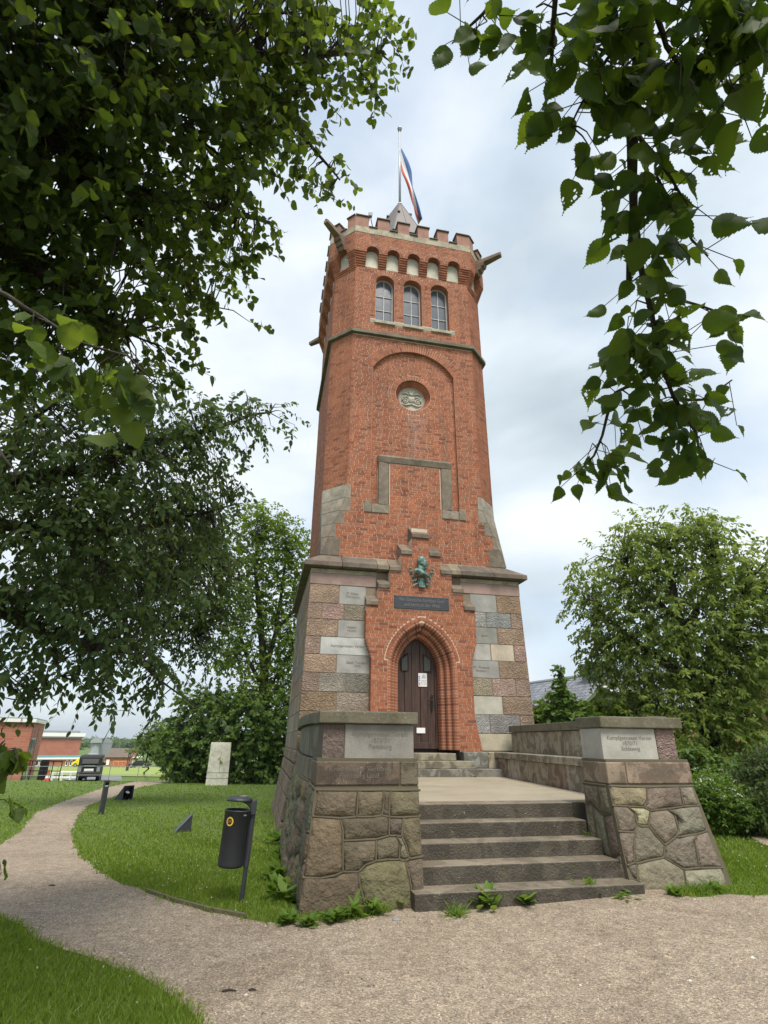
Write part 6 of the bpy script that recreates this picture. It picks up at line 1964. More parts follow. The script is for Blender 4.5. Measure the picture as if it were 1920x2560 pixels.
lines = [[tuple(tr + Vector((0, 0, 3.0))), lp(-80,1220,6.6), lp(100,1190,6.4), lp(230,1170,6.5), lp(350,1110,6.7), lp(480,1090,6.9), lp(620,1040,7.05), lp(680,1030,7.1)],
         [tuple(tr + Vector((0, 0, 2.6))), lp(-60,1300,6.4), lp(150,1330,6.3), lp(320,1330,6.6), lp(470,1290,6.9), lp(590,1260,7.1)],
         [tuple(tr + Vector((0, 0, 2.2))), lp(-60,1500,6.2), lp(130,1590,6.2), lp(320,1630,6.5), lp(440,1730,6.8)],
         [lp(150,1330,6.3), lp(300,1430,6.5), lp(450,1450,6.8)], [lp(130,1590,6.2), lp(150,1690,6.15), lp(60,1760,6.0)], [lp(-60,1300,6.4), lp(60,1060,6.2), lp(200,960,6.4), lp(360,930,6.6)]]
m = bough_mb(lines, [(.09, .01), (.08, .01), (.08, .008), (.03, .008), (.02, .005), (.05, .01)]); m.xf(lambda x, y, z: (x - tr.x, y - tr.y, z - tr.z)); m.build('bough', 'bark', horn, smooth=True)
sk = skel_pts(lines, 10)
segs = join_skeleton(S, sk, rg, .009, .003) + [(a, b, .003, .0015) for a, b in zip(S, T)]
o = link('twig', local(twig_mesh('twig', segs), horn), 'bark', horn); o['kind'] = 'stuff'
m = MB(); m.tube([(0, 0, -.3), (0, 0, .3), (.05, 0, 2), (.1, .1, 4.5), (.2, .1, 7)], [.34, .26, .22, .17, .06], 12); m.build('trunk', 'bark', horn, smooth=True)

# ================================================================== trees standing further off
def tree(name, label, base, blobs, ntw, tlen, nleaf, L, wr, droop, mat, lines, radii, tmpl='oval', seed=1, surf=2.2, up=.8, cat='tree', group=None, ra=.02):
    rg = np.random.default_rng(seed)
    t_ = empty(name, base, 0, label, cat, group)
    P, A, N, Ls, S, T = grow(blobs, ntw, tlen, nleaf, L, droop, rg, surf, .4, up)
    o = link('crown', local(leaves_mesh('crown', P, A, N, Ls, wr, tmpl), t_), mat, t_)
    b = Vector(base)
    if lines:
        m = bough_mb(lines, radii); m.xf(lambda x, y, z: (x - b.x, y - b.y, z - b.z)); m.build('trunk', 'bark', t_, smooth=True)
        sk = skel_pts(lines, 8)
        if len(S) > 900: S = S[:900]
        o = link('twig', local(twig_mesh('twig', join_skeleton(S, sk, rg, ra, ra * .3)), t_), 'bark', t_); o['kind'] = 'stuff'
    return t_
# robinia-like tree right of the terrace
d = 17.5
bq = gp(1790, 2015); bq = Vector((far(1785, 1965, d).x, far(1785, 1965, d).y, 0)); bq.z = Hs(bq.x, bq.y)
rb_ = [B(1640,1380,d,105), B(1560,1440,d,95), B(1760,1400,d,100), B(1860,1450,d,95), B(1440,1410,d,32), B(1470,1470,d,55), B(1940,1450,d,90), B(1490,1540,d,75), B(1650,1530,d,150), B(1810,1560,d,140), B(1560,1630,d,100), B(1720,1690,d,140), B(1880,1680,d,120), B(1600,1730,d,85), B(1500,1620,d,45), B(1640,1800,d-.8,80), B(1760,1800,d-.8,100), B(1860,1800,d-.5,90), B(1700,1310,d,50), B(1760,1330,d,50), B(1500,1690,d,30), B(1930,1600,d,80), B(1680,1880,d-.8,60), B(1870,1880,d-.6,60), B(1460,1660,d,25), B(1550,1790,d,50), B(1590,1330,d,45)]
fl = lambda x, y, r=d: tuple(far(x, y, r))
tree('robinia_tree', 'broad light green tree with hanging sprays right of the terrace', tuple(bq), rb_, 3900, .42, 14, .125, .54, .35, 'ash_leaf',
     [[tuple(bq), fl(1775,1850), fl(1745,1720), fl(1705,1580), fl(1680,1450), fl(1670,1360)], [fl(1765,1800), fl(1810,1650), fl(1850,1520), fl(1870,1450)], [fl(1745,1720), fl(1640,1640), fl(1560,1580), fl(1490,1520)], [fl(1705,1580), fl(1770,1480), fl(1790,1400)], [fl(1770,1840), fl(1680,1780), fl(1620,1740)], [fl(1700,1560), fl(1600,1460), fl(1560,1400)]],
     [(.30, .05), (.16, .03), (.13, .03), (.09, .02), (.08, .02), (.08, .02)], 'oval', 31, 1.9, 1.4)
# open-crowned tree left of the tower
d = 33.0
bq = Vector((far(668, 1900, d).x, far(668, 1900, d).y, 0)); bq.z = Hs(bq.x, bq.y)
mb_ = [B(640,1310,d,60), B(700,1330,d,60), B(750,1390,d,55), B(590,1390,d,50), B(660,1400,d,60), B(720,1470,d,60), B(610,1470,d,55), B(560,1500,d,40), B(780,1480,d,45), B(740,1560,d,60), B(650,1530,d,50), B(590,1570,d,55), B(700,1620,d,55), B(750,1660,d,50), B(620,1650,d,50), B(560,1640,d,40), B(690,1700,d,50), B(640,1720,d,45), B(790,1590,d,40), B(740,1730,d,40), B(800,1420,d,30), B(550,1430,d,28)]
tree('oak_tree', 'open crowned tree with dark forked trunk close behind the tower\'s left side', tuple(bq), mb_, 2500, .55, 10, .19, .66, .2, 'bright_leaf',
     [[tuple(bq), fl(662,1760,d), fl(658,1650,d), fl(650,1540,d), fl(640,1440,d), fl(640,1340,d)], [fl(660,1680,d), fl(690,1580,d), fl(705,1470,d), fl(720,1370,d)], [fl(660,1720,d), fl(620,1650,d), fl(590,1560,d), fl(570,1500,d)], [fl(690,1580,d), fl(740,1520,d), fl(770,1450,d)], [fl(650,1540,d), fl(600,1460,d), fl(590,1400,d)], [fl(668,1740,d), fl(700,1670,d), fl(740,1620,d)]],
     [(.34, .06), (.18, .04), (.14, .03), (.1, .03), (.09, .02), (.08, .02)], 'oval', 32, ra=.014)
d = 20.0
bq = Vector((-17.5, 16.0, 0)); bq.z = Hs(bq.x, bq.y)
tree('chestnut_tree', 'olive brown tree filling the gap between the hornbeam and the oak', tuple(bq), [B(420,1400,d,150), B(520,1450,d,100), B(300,1480,d,140), B(470,1560,d,100), B(560,1380,d,50), B(380,1600,d,80), B(560,1520,d,60), B(520,1620,d,60), B(240,1340,d,140), B(440,1280,d,90), B(520,1300,d,55)], 1500, .6, 10, .17, .5, .3, 'shrub_leaf',
     [[tuple(bq), (-17.2, 16.2, 3.5), (-15, 16.8, 6.0), fl(200,1500,d), fl(330,1500,d), fl(440,1420,d), fl(540,1380,d)], [fl(200,1500,d), fl(380,1560,d), fl(500,1580,d)]], [(.3, .05), (.12, .03)], 'oval', 33, ra=.03)
# maple thicket around the concrete slab
SLAB = gp(541, 1963); d = math.hypot(SLAB.x, SLAB.y) + 1.6
def shrub(name, label, px, py, blobs, ntw, L, mat, seed, dist, tl=.35, tm='maple', wr=1.0, group=None, nl=8, dr=.25):
    b = Vector(far(px, py, dist)); b = Vector((b.x, b.y, Hs(b.x, b.y)))
    stems_ = [[tuple(b), tuple(Vector(c[0]) * .55 + b * .45), tuple(c[0])] for c in blobs]
    return tree(name, label, tuple(b), blobs, ntw, tl, nl, L, wr, dr, mat, stems_, [(.05, .012)] * len(stems_), tm, seed, 2.4, 1.1, 'shrub', group, .012)
shrub('maple_shrub', 'tall dark maple thicket between the concrete slab and the tower', 650, 1960, [B(640,1800,d,80), B(700,1830,d,70), B(620,1880,d,80), B(690,1910,d,60), B(580,1810,d,60), B(560,1870,d,50), B(740,1870,d,50), B(620,1760,d,40), B(600,1935,d,40), B(660,1945,d,45), B(715,1760,d,45), B(560,1770,d,40)], 1500, .19, 'maple_leaf', 34, d)
shrub('maple_shrub', 'dark maple thicket to the left of the concrete slab', 490, 1950, [B(500,1800,d+1,60), B(470,1860,d+1,60), B(520,1880,d+1.5,60), B(450,1910,d+1,40), B(430,1850,d+2,40), B(500,1930,d+1,35), B(540,1760,d+1,50), B(480,1750,d+1,35)], 900, .18, 'maple_leaf', 35, d + 1)
d = 38
bq = gp(362, 1935)
tree('sapling', 'slender young tree at the edge of the lawn beside the thicket', tuple(bq), [B(375,1850,d,28), B(395,1830,d,28), B(350,1868,d,18), B(410,1870,d,25), B(385,1880,d,20), B(420,1845,d,22)], 260, .4, 9, .16, .6, .2, 'maple_leaf', [[tuple(bq), fl(366,1900,d), fl(372,1870,d), fl(385,1840,d)]], [(.06, .02)], 'oval', 36)
d = 34
bq = gp(432, 1935)
tree('hedge_tree', 'dense green tree behind the young sapling at the lawn edge', tuple(bq), [B(430,1880,d,35), B(450,1840,d,35), B(420,1830,d,28), B(465,1890,d,35), B(440,1910,d,28)], 420, .4, 9, .17, .6, .2, 'maple_leaf', [[tuple(bq), fl(434,1900,d), fl(440,1850,d)]], [(.16, .04)], 'oval', 37)
# right-hand shrubs
d = 15.0
shrub('ivy_shrub', 'dark shrub under the light green tree beside the right pier', 1760, 2010, [B(1730,1930,d,50), B(1780,1980,d,40), B(1830,1960,d,45), B(1870,1990,d,45), B(1740,1985,d,30), B(1820,2010,d,28)], 800, .13, 'maple_leaf', 41, d, .3, 'oval', .7)
shrub('cotoneaster_shrub', 'grey brown arching shrub at the right edge of the picture', 1910, 2040, [B(1900,1960,d-1,55), B(1930,1920,d-1,50), B(1890,2020,d-1.5,32), B(1935,2010,d-1.5,50), B(1960,1960,d-1,60)], 1100, .085, 'shrub_leaf', 42, d - 1, .45, 'oval', .5, None, 12, .7)
d = 16
shrub('young_maple', 'pointed young maple right of the tower in front of the grey roof', 1405, 1830, [B(1402,1735,d,15), B(1406,1700,d,9), B(1402,1662,d,4), B(1402,1680,d,6), B(1392,1785,d,24), B(1445,1788,d,26), B(1415,1760,d,18)], 300, .12, 'maple_leaf', 43, d, .2)
shrub('elder_shrub', 'yellow flecked shrub between the tower and the young maple', 1350, 1840, [B(1350,1780,d+1,32), B(1370,1800,d+1,30), B(1340,1810,d+1,25), B(1380,1760,d+1,20)], 300, .11, 'bright_leaf', 44, d + 1, .2, 'oval', .6)
shrub('hazel_shrub', 'light green shrub behind the right wing wall under the grey roof', 1490, 1840, [B(1470,1790,d+1,30), B(1510,1790,d+1,32), B(1550,1790,d+1,35), B(1490,1770,d+1,22), B(1450,1775,d+1,18)], 420, .11, 'bright_leaf', 45, d + 1, .2, 'oval', .6)
# flowering ground elder, uncountable
d = 13.2
rg = np.random.default_rng(50)
gb = [B(1700,2005,d,38), B(1740,1992,d,45), B(1800,1990,d,40), B(1790,2015,d,42), B(1830,2025,d,35), B(1860,2035,d,22), B(1720,2035,d,25), B(1690,1980,d,25)]
P, A, N, L, S, T = grow(gb, 1700, .16, 7, .07, -.2, rg, 1.8, .5, 1.2)
o = link('ground_elder', leaves_mesh('ground_elder', P, A, N, L, .6, 'oval'), 'weed_leaf'); tag(o, 'bank of ground elder below the tree on the right', 'ground cover', kind='stuff')
k = RNG.permutation(len(S))[:260]
P = np.repeat(S[k] + np.array([0, 0, .12]), 6, 0) + rg.normal(size=(1560, 3)) * np.array([.035, .035, .008])
A = unit(rg.normal(size=P.shape)); N = unit(np.array([0, 0, 1.]) + rg.normal(size=P.shape) * .2); N = unit(N - (N * A).sum(-1, keepdims=True) * A)
o = link('elder_blossom', leaves_mesh('elder_blossom', P, A, N, np.full(len(P), .035), .8, 'diamond'), 'white_petal'); tag(o, 'white blossom heads over the ground elder', 'blossom', kind='stuff')

# ================================================================== grass
def uvnp(X, Y): return X * EU.x + Y * EU.y, X * EV.x + Y * EV.y
def blades(name, label, n, az, rr, h, wk, seed):
    """blades spread evenly over the view: denser and finer near the camera"""
    rg = np.random.default_rng(seed)
    t_ = rg.uniform(math.radians(az[0]), math.radians(az[1]), n)
    r = 1 / rg.uniform(1 / rr[1], 1 / rr[0], n)
    X = r * np.sin(t_); Y = r * np.cos(t_)
    jx, jy = rg.normal(0, .05, n), rg.normal(0, .05, n)
    k = ~pip(X + jx, Y + jy, PATH) & ~pip(X, Y, PATH_R)
    U, Vv = uvnp(X, Y)
    k &= ~((U > .50) & (U < 5.8) & (Vv > 6.66) & (Vv < 14)) & ~((U > 1) & (U < 6.5) & (Vv > 8) & (Vv < 14)) & ~((U > .62) & (U < 7.3) & (Vv > 13.6) & (Vv < 20.8)) & ~((U > 1.6) & (U < 4.5) & (Vv > 6.3) & (Vv < 7))
    X, Y, r = X[k], Y[k], r[k]; n = len(X)
    Z = H(X, Y)
    hh = h * rg.uniform(.45, 1.25, n) * (1 + .25 * np.sin(X * 2.3) * np.sin(Y * 1.9)); a = rg.uniform(0, 6.283, n); ww = wk * r * rg.uniform(.7, 1.4, n)
    lx, ly = rg.normal(0, .5, n) * hh, rg.normal(0, .5, n) * hh
    base = np.stack([X, Y, Z - .004], -1)
    s = np.stack([np.cos(a) * ww, np.sin(a) * ww, np.zeros(n)], -1)
    V = np.stack([base - s, base + s, base + np.stack([lx * .4, ly * .4, hh * .6], -1) + s * .7, base + np.stack([lx, ly, hh], -1), base + np.stack([lx * .4, ly * .4, hh * .6], -1) - s * .7], 1).reshape(-1, 3)
    f0 = np.array([(0, 1, 2), (0, 2, 4), (4, 2, 3)])
    F = (f0[None] + (np.arange(n) * 5)[:, None, None]).reshape(-1, 3)
    pt_ = .5 + .25 * np.sin(X * 1.7 + np.sin(Y * 1.1) * 2) * np.sin(Y * 1.3 + X * .6) + .2 * np.sin(X * 4.1 + Y * 3.3)
    rr_ = np.clip(.5 * rg.random(n) + .5 * pt_, 0, .93); rr_[rg.random(n) < .05] = 1.0
    o = link(name, npmesh(name, V, F, np.repeat(rr_, 3)), 'grass_blade')
    tag(o, label, 'grass', kind='stuff')
blades('grass', 'coarse grass in the lower left corner beside the path', 60000, (-46, 0), (1.9, 4.8), .07, .0009, 61)
blades('grass', 'mown lawn falling away to the left of the terrace', 210000, (-40, 9), (4.4, 36), .052, .00068, 62)
blades('grass', 'mown lawn right of the right pier', 50000, (24, 42), (6.4, 16), .055, .00068, 64)
# clover heads and daisies in the lawn
rg = np.random.default_rng(70)
def dots(name, label, n, xr, yr, size):
    X, Y = rg.uniform(*xr, n), rg.uniform(*yr, n)
    k = ~pip(X, Y, PATH); U, Vv = uvnp(X, Y); k &= ~((U > .3) & (U < 6.4) & (Vv > 6.5) & (Vv < 14))
    X, Y = X[k], Y[k]; n = len(X)
    P = np.repeat(np.column_stack([X, Y, H(X, Y) + .055]), 3, 0)
    A = unit(rg.normal(size=P.shape)); N = unit(np.array([0, 0, 1.]) + rg.normal(size=P.shape) * .3); N = unit(N - (N * A).sum(-1, keepdims=True) * A)
    o = link(name, leaves_mesh(name, P - A * size * .5, A, N, np.full(len(P), size), .9, 'diamond'), 'white_petal'); tag(o, label, 'flowers', kind='stuff')
dots('clover_flowers', 'white clover heads dotted over the left lawn', 420, (-6, 1.5), (4.4, 11), .016)
dots('clover_flowers', 'white clover heads dotted over the right lawn', 260, (5, 9), (6.5, 12), .02)

# ================================================================== weeds at the foot of the masonry
def weed(px, py, label, size=.14, n=16, kind='broad', seed=0, z=None, up=.8):
    rg = np.random.default_rng(seed + 300)
    if z is None: b = gp(px, py)
    else: b = z
    P, A, N, L = [], [], [], []
    for i in range(n):
        an = rg.uniform(0, 6.283); el = rg.uniform(.25, 1.2) * up
        a = np.array([math.cos(an) * math.cos(el), math.sin(an) * math.cos(el), math.sin(el)])
        P.append(np.array([rg.normal() * size * .25, rg.normal() * size * .25, rg.uniform(0, size * .5) if kind != 'grass' else 0])); A.append(a)
        nn_ = np.array([-math.cos(an) * .6, -math.sin(an) * .6, 1.0]); nn_ = nn_ - (nn_ @ a) * a; N.append(nn_ / np.linalg.norm(nn_)); L.append(size * rg.uniform(.5, 1.15))
    P, A, N, L = map(np.array, (P, A, N, L))
    o = link('weed', leaves_mesh('weed', P, A, N, L, {'broad': .5, 'grass': .1, 'narrow': .28}[kind], 'oval'), 'weed_leaf')
    o.location = b
    tag(o, label, 'weed', 'weeds along the foot of the steps')
    return o
weed(835, 2308, 'leafy weed clump at the left pier foot, left of the middle', 0.131, 44, seed=1)
weed(880, 2296, 'tall leafy weed clump at the middle of the left pier foot', 0.172, 51, 'narrow', seed=2)
weed(935, 2288, 'tall leafy weed clump under the round stone of the left pier', 0.172, 51, 'narrow', seed=3)
weed(770, 2318, 'low weed patch at the outer corner of the left pier', 0.111, 57, seed=4)
weed(720, 2312, 'sprawling weeds where the lawn meets the left pier', 0.111, 57, seed=5)
weed(1012, 2262, 'upright weed in the corner of left pier and bottom step', 0.206, 23, seed=6)
weed(1140, 2290, 'tuft of thin grass before the left end of the bottom step', 0.172, 68, 'grass', seed=7)
weed(1213, 2272, 'bushy weed leaning on the bottom step', 0.189, 51, seed=8)
weed(1315, 2262, 'round clover weed before the middle of the bottom step', 0.155, 74, seed=9, up=.6)
weed(1405, 2246, 'small weed right of the middle of the bottom step', 0.121, 27, seed=10)
weed(1475, 2240, 'dandelion-like weed at the right part of the bottom step', 0.172, 40, 'narrow', seed=11)
weed(1565, 2248, 'flat rosette weed near the right end of the bottom step', 0.138, 20, 'narrow', seed=12, up=.2)
weed(1690, 2240, 'weed clump at the left of the right pier foot', 0.101, 57, seed=13)
weed(1745, 2232, 'grassy weed clump at the middle of the right pier foot', 0.162, 78, 'grass', seed=14)
weed(1790, 2232, 'broad leaved weed at the outer corner of the right pier', 0.121, 61, 'narrow', seed=15)
weed(0, 0, 'small green plant growing from the right end of the fourth step', 0.054, 18, seed=16, z=W(4.30, 7.44, .52))
weed(0, 0, 'tiny plant at the foot of the door step stone', 0.038, 13, seed=17, z=W(5.05, 13.40, .875))
for i, (x, y, s_) in enumerate(((700, 2250, .22), (690, 2200, .22), (705, 2150, .24), (690, 2110, .26))):
    weed(x, y, ('leafy weeds beside the flared left wall, nearest the corner', 'leafy weeds beside the flared left wall, second from the corner', 'leafy weeds beside the flared left wall, third from the corner', 'leafy weeds beside the flared left wall, farthest back')[i], s_, 36, seed=20 + i)
# ================================================================== things on the lawn
def face_cam(p): return math.atan2(-p.x, p.y)          # turn so that local +y points away from the camera
# litter bin
p = gp(603, 2257)
bin_ = empty('litter_bin', p, face_cam(p), 'charcoal metal litter bin with lid on a leaning post', 'bin')
bin_.rotation_euler = (0, math.radians(2.4), face_cam(p)); bin_.scale = (.96, .96, .88)
m = MB()
m.tube([(0, 0, -.2), (0, 0, .36), (.0, 0, .38), (0, 0, 1.0)], [.026, .026, .03, .03], 12); m.build('post', 'dark_metal', bin_, smooth=False)
m = MB(); m.box(-.034, .034, -.02, .05, .40, .97); m.build('bracket', 'dark_metal', bin_, bevel=.01)
m = MB(); bc = (-.175, -.03, 0); n = 36
m.lathe([(.0, .385), (.13, .385), (.143, .40), (.148, .42), (.150, 1.0), (.158, 1.005), (.158, 1.018), (.144, 1.018), (.142, .95), (.142, .42), (.0, .41)], n, bc)
m.build('body', 'dark_metal', bin_, smooth=True).data.polygons.foreach_set('use_smooth', np.ones(n * 10, dtype=bool))
m = MB()
m.lathe([(.0, 1.175), (.07, 1.172), (.13, 1.158), (.155, 1.14), (.155, 1.118), (.0, 1.118)], n, bc); m.build('lid', 'dark_metal', bin_, smooth=True)
m = MB()
P = [(-.20, 1.121), (-.02, 1.121), (.03, 1.15), (.035, 1.08), (.034, .96), (-.034, .96), (-.03, 1.03), (-.09, 1.085)]
m.prism([(x, -.06, z) for x, z in P], [(x, .03, z) for x, z in P]); m.build('lid_arm', 'dark_metal', bin_, bevel=.012)
m = MB(); m.lathe([(.0, 1.172), (.05, 1.172), (.05, 1.178), (.0, 1.18)], 16, (-.13, -.03, 0)); m.build('lid_plate', 'grey_metal', bin_)
def wrap(x, z, r):                     # onto the bin's curved front
    a = x / .15
    return (bc[0] + r * math.sin(a), bc[1] - r * math.cos(a), z)
m = MB(); n2 = 24
for (r0, r1, rr, mi) in ((.0, .030, .1525, 1), (.030, .045, .1528, 0)):
    for k in range(n2):
        a0, a1 = 2*math.pi*k/n2, 2*math.pi*(k+1)/n2
        m.add([wrap(-.078 + q*math.cos(a), .895 + q*1.15*math.sin(a), rr) for q, a in ((r0, a0), (r1, a0), (r1, a1), (r0, a1))], [(0, 1, 2, 3)], 0, mi)
stk = m.build('sticker', ['sticker_yellow', 'black_paint'], bin_, norm=False); stk['label'] = 'round yellow and black number sticker'
me = text_mesh('09', .042, .0003)
for v in me.vertices: v.co = wrap(-.078 + v.co.x + .12*v.co.y, .895 + v.co.y*1.1, .1535)
link('numeral', me, 'sticker_yellow', stk)
m = MB(); m.add([wrap(.095 + x, .968 + z, .1525) for x, z in ((-.02, -.008), (.02, -.008), (.02, .008), (-.02, .008))], [(0, 1, 2, 3)]); m.build('badge', 'grey_metal', bin_, norm=False)
# bollard light
p = gp(252, 2036)
bo = empty('bollard_light', p, face_cam(p) + .3, 'slim square black bollard light beside the path', 'bollard')
s_ = .062
m = MB(); m.box(-s_, s_, -s_, s_, -.1, .70); m.box(-s_, s_, s_ - .02, s_, .70, .80); m.box(-s_, -s_ + .015, -s_, s_, .70, .80); m.box(s_ - .015, s_, -s_, s_, .70, .80); m.build('post', 'dark_metal', bo, bevel=.004)
m = MB(); m.box(-s_, s_, -s_, s_, .802, .86); m.build('head', 'dark_metal', bo, bevel=.004)
m = MB(); m.box(-s_ + .017, s_ - .017, -s_ + .02, s_ - .022, .705, .72); m.build('diffuser', 'white_paint', bo)
def wedge(p, rz, sc, label):
    e_ = empty('ground_floodlight', p, rz, label, 'floodlight', 'wedge floodlights in the lawn')
    a, b, h, t_ = .40*sc, .52*sc, .46*sc, .015
    m = MB()                            # hood: sloping back, two side cheeks, open towards local -y
    for s in (-1, 1):
        x0, x1 = (s*a/2, s*(a/2 - t_)); P = [(0, -.05), (b, -.05), (0, h)]
        m.prism([(x0, y, z) for y, z in P], [(x1, y, z) for y, z in P])
    m.hexa([(-a/2, b, -.05), (a/2, b, -.05), (a/2, b - .03, -.05), (-a/2, b - .03, -.05), (-a/2, 0, h), (a/2, 0, h), (a/2, 0, h - .03), (-a/2, 0, h - .03)])
    m.build('hood', 'dark_metal', e_)
    m = MB(); m.tube([(0, .22*sc, .02), (0, .10*sc, .17*sc), (0, .06*sc, .24*sc)], [.05*sc, .07*sc, .085*sc], 14); m.build('lamp', 'iron', e_, smooth=False)
    m = MB(); d_ = Vector((0, -.5, 1)).normalized(); c_ = Vector((0, .058*sc, .243*sc))
    m.tube([tuple(c_), tuple(c_ + d_*.012)], [.078*sc, .07*sc], 14); m.build('lens', 'white_paint', e_)
    return e_
p = gp(318, 2000); wedge(p, face_cam(p) + .62, 1.0, 'black wedge shaped floodlight with its lamp showing beside the path')
p = gp(474, 2077); wedge(p, face_cam(p) + 1.75, 0.75, 'black wedge shaped floodlight in the middle of the lawn seen from its side')
# concrete slab on end
p = gp(541, 1963)
sl = empty('concrete_slab', p, face_cam(p), 'pale curved concrete slab standing on end before the thicket', 'slab')
hh = 92 / 1465 * math.hypot(p.x, p.y); wd = 50 / 1465 * math.hypot(p.x, p.y)
m = MB(); n = 8
V0 = []
def sp(a, z, off): x = wd*(a - .5)*(1 - .06*z/hh); return (x, .25*(1 - (2*a - 1)**2)*-1*.6 + off, z)
outer_ = [sp(k/n, -.2, 0) for k in range(n + 1)] + [sp(k/n, -.2, .22) for k in range(n, -1, -1)]
top_ = [sp(k/n, hh, 0) for k in range(n + 1)] + [sp(k/n, hh, .22) for k in range(n, -1, -1)]
m.prism(outer_, top_); m.build('slab', 'concrete', sl, bevel=.02, color=(.58, .56, .47))
m = MB()
for z in (.16*hh, .29*hh): m.tube([sp(k/n, z, -.001) for k in range(n + 1)], .009, 4)
m.tube([sp(.55, .3*hh, -.001), sp(.555, hh*.8, -.001)], .006, 4); m.build('joint', 'plastic_grey', sl)
# timber edging along the lawn
bp = [(365, 2232), (440, 2258), (527, 2281), (615, 2297)]
for i in range(3):
    a, b = gp(*bp[i]), gp(*bp[i+1])
    e_ = MB(); d_ = (b - a); d_.z = 0; nn = Vector((-d_.y, d_.x, 0)).normalized() * .014
    e_.hexa([tuple(a - nn - Vector((0, 0, .08))), tuple(b - nn - Vector((0, 0, .08))), tuple(b + nn - Vector((0, 0, .08))), tuple(a + nn - Vector((0, 0, .08))), tuple(a - nn + Vector((0, 0, .045))), tuple(b - nn + Vector((0, 0, .045))), tuple(b + nn + Vector((0, 0, .045))), tuple(a + nn + Vector((0, 0, .045)))])
    o = e_.build('edging_board', 'timber_edge', None, bevel=.005)
    tag(o, ('weathered timber edging at the lawn bend, farthest from the terrace', 'weathered timber edging along the lawn left of the bin', 'weathered timber edging below the bin post')[i], 'edging', 'timber edging boards')
# sticks and a flat stone on the gravel
for i, (x, y, l, an) in enumerate(((572, 2483, .10, .15), (630, 2481, .05, .25), (130, 2217, .07, .1))):
    p = gp(x, y) + Vector((0, 0, .014)); m = MB()
    m.tube([(-l/2, 0, 0), (0, .006, .004), (l/2, -.004, 0)], [.006, .008, .004], 6); o = m.build('stick', 'twig'); o.location = p; o.rotation_euler = (0, 0, an)
    tag(o, ('longer dark stick lying on the gravel near the lower left', 'short dark stick just right of the longer one', 'short dark twig on the far bend of the gravel path')[i], 'stick', 'sticks on the gravel')
p = gp(992, 2303); m = MB(); m.ball((0, 0, 0), .05, .035, .012, 9, 5); o = m.build('flat_stone', 'granite_smooth', color=(.25, .25, .24), smooth=True); o.location = p + Vector((0, 0, .012)); tag(o, 'flat grey stone on the gravel before the left pier', 'stone')

# ================================================================== school yard beyond the lawn, on the left
def gz(p): return Vector((p.x, p.y, Hs(p.x, p.y)))
def plan_prism(pts, z0, z1): m = MB(); m.prism([(p.x, p.y, z0) for p in pts], [(p.x, p.y, z1) for p in pts]); return m
def hz(y, dist): return EYE - (y - 1843.0) * dist / 1465.0     # height of something at pixel row y, dist metres off
def xz(px, dist, z):                                           # world point at pixel column px for a height z
    # search the row giving height z
    lo, hi = 1200, 2300
    for _ in range(40):
        mid = (lo + hi) / 2
        if at(px, mid, dist).z > z: lo = mid
        else: hi = mid
    return at(px, mid, dist)
def part(mb, name, mat, par, **k): 
    b = par.location
    mb.xf(lambda x, y, z: (x - b.x, y - b.y, z - b.z)); return mb.build(name, mat, par, **k)
# brick gymnasium
zt = hz(1815, 46); C0 = xz(60, 46, 0); L0_ = xz(-160, 46, 0); R0_ = xz(92, 53, 0); K0 = L0_ + (R0_ - C0)
zb = Hs(C0.x, C0.y) - .4
gym = empty('brick_gymnasium', gz(C0), 0, 'flat roofed red brick building cut by the left edge', 'building')
part(plan_prism([L0_, C0, R0_, K0], zb, zt), 'wall', 'far_brick', gym)
cc = (L0_ + C0 + R0_ + K0) / 4; ex = lambda p: p + (p - cc).normalized() * .25
part(plan_prism([ex(q) for q in (L0_, C0, R0_, K0)], zt, zt + .22), 'roof_edge', 'white_paint', gym)
part(plan_prism([ex(q) for q in (L0_, C0, R0_, K0)], zt + .224, zt + .27), 'roof', 'roof_felt', gym)
dr = (R0_ - C0); dr.z = 0; nn = Vector((dr.y, -dr.x, 0)).normalized()
if nn.dot(-C0) < 0: nn = -nn
def on_wall(a, dvec, f0, f1, z0, z1, dep): p0, p1 = a + dvec*f0, a + dvec*f1; return plan_prism([p0 + nn*dep, p1 + nn*dep, p1 - nn*.05, p0 - nn*.05], z0, z1)
wd_ = part(on_wall(C0, dr, .10, .42, zb, zb + 2.9, .02), 'window', 'glass_dark', gym)
m = on_wall(C0, dr, .08, .44, zb + 2.85, zb + 2.95, .05); m2 = on_wall(C0, dr, .25, .27, zb, zb + 2.9, .045); m.add(m2.v, m2.f); m.xf(lambda x, y, z: (x - gym.location.x, y - gym.location.y, z - gym.location.z)); m.build('frame', 'grey_metal', wd_)
part(on_wall(C0, dr, .52, .56, zb, zt - .3, .012), 'downpipe', 'iron', gym)
part(on_wall(C0, dr, .44, .50, zb + .9, zb + 1.5, .08), 'letter_box', 'red_paint', gym)
def block_b(name, label, px0, px1, dist, ytop, ybot, mat, depth, cat='building', d2=None):
    A_, B_ = xz(px0, dist, -2), xz(px1, d2 or dist, -2)
    dv = (B_ - A_); dv.z = 0; nb_ = Vector((-dv.y, dv.x, 0)).normalized()
    if nb_.y < 0: nb_ = -nb_
    z1, z0 = hz(ytop, dist), hz(ybot, dist)
    e_ = empty(name, (A_.x, A_.y, z0), 0, label, cat)
    part(plan_prism([A_, B_, B_ + nb_*depth, A_ + nb_*depth], z0 - 1.0, z1), 'wall', mat, e_)
    return e_, A_, B_, nb_, z0, z1
e_, A_, B_, nb_, z0, z1 = block_b('sports_hall', 'large red brick sports hall with white fascia behind the low classrooms', 80, 196, 150, 1846, 1902, 'far_brick', 22)
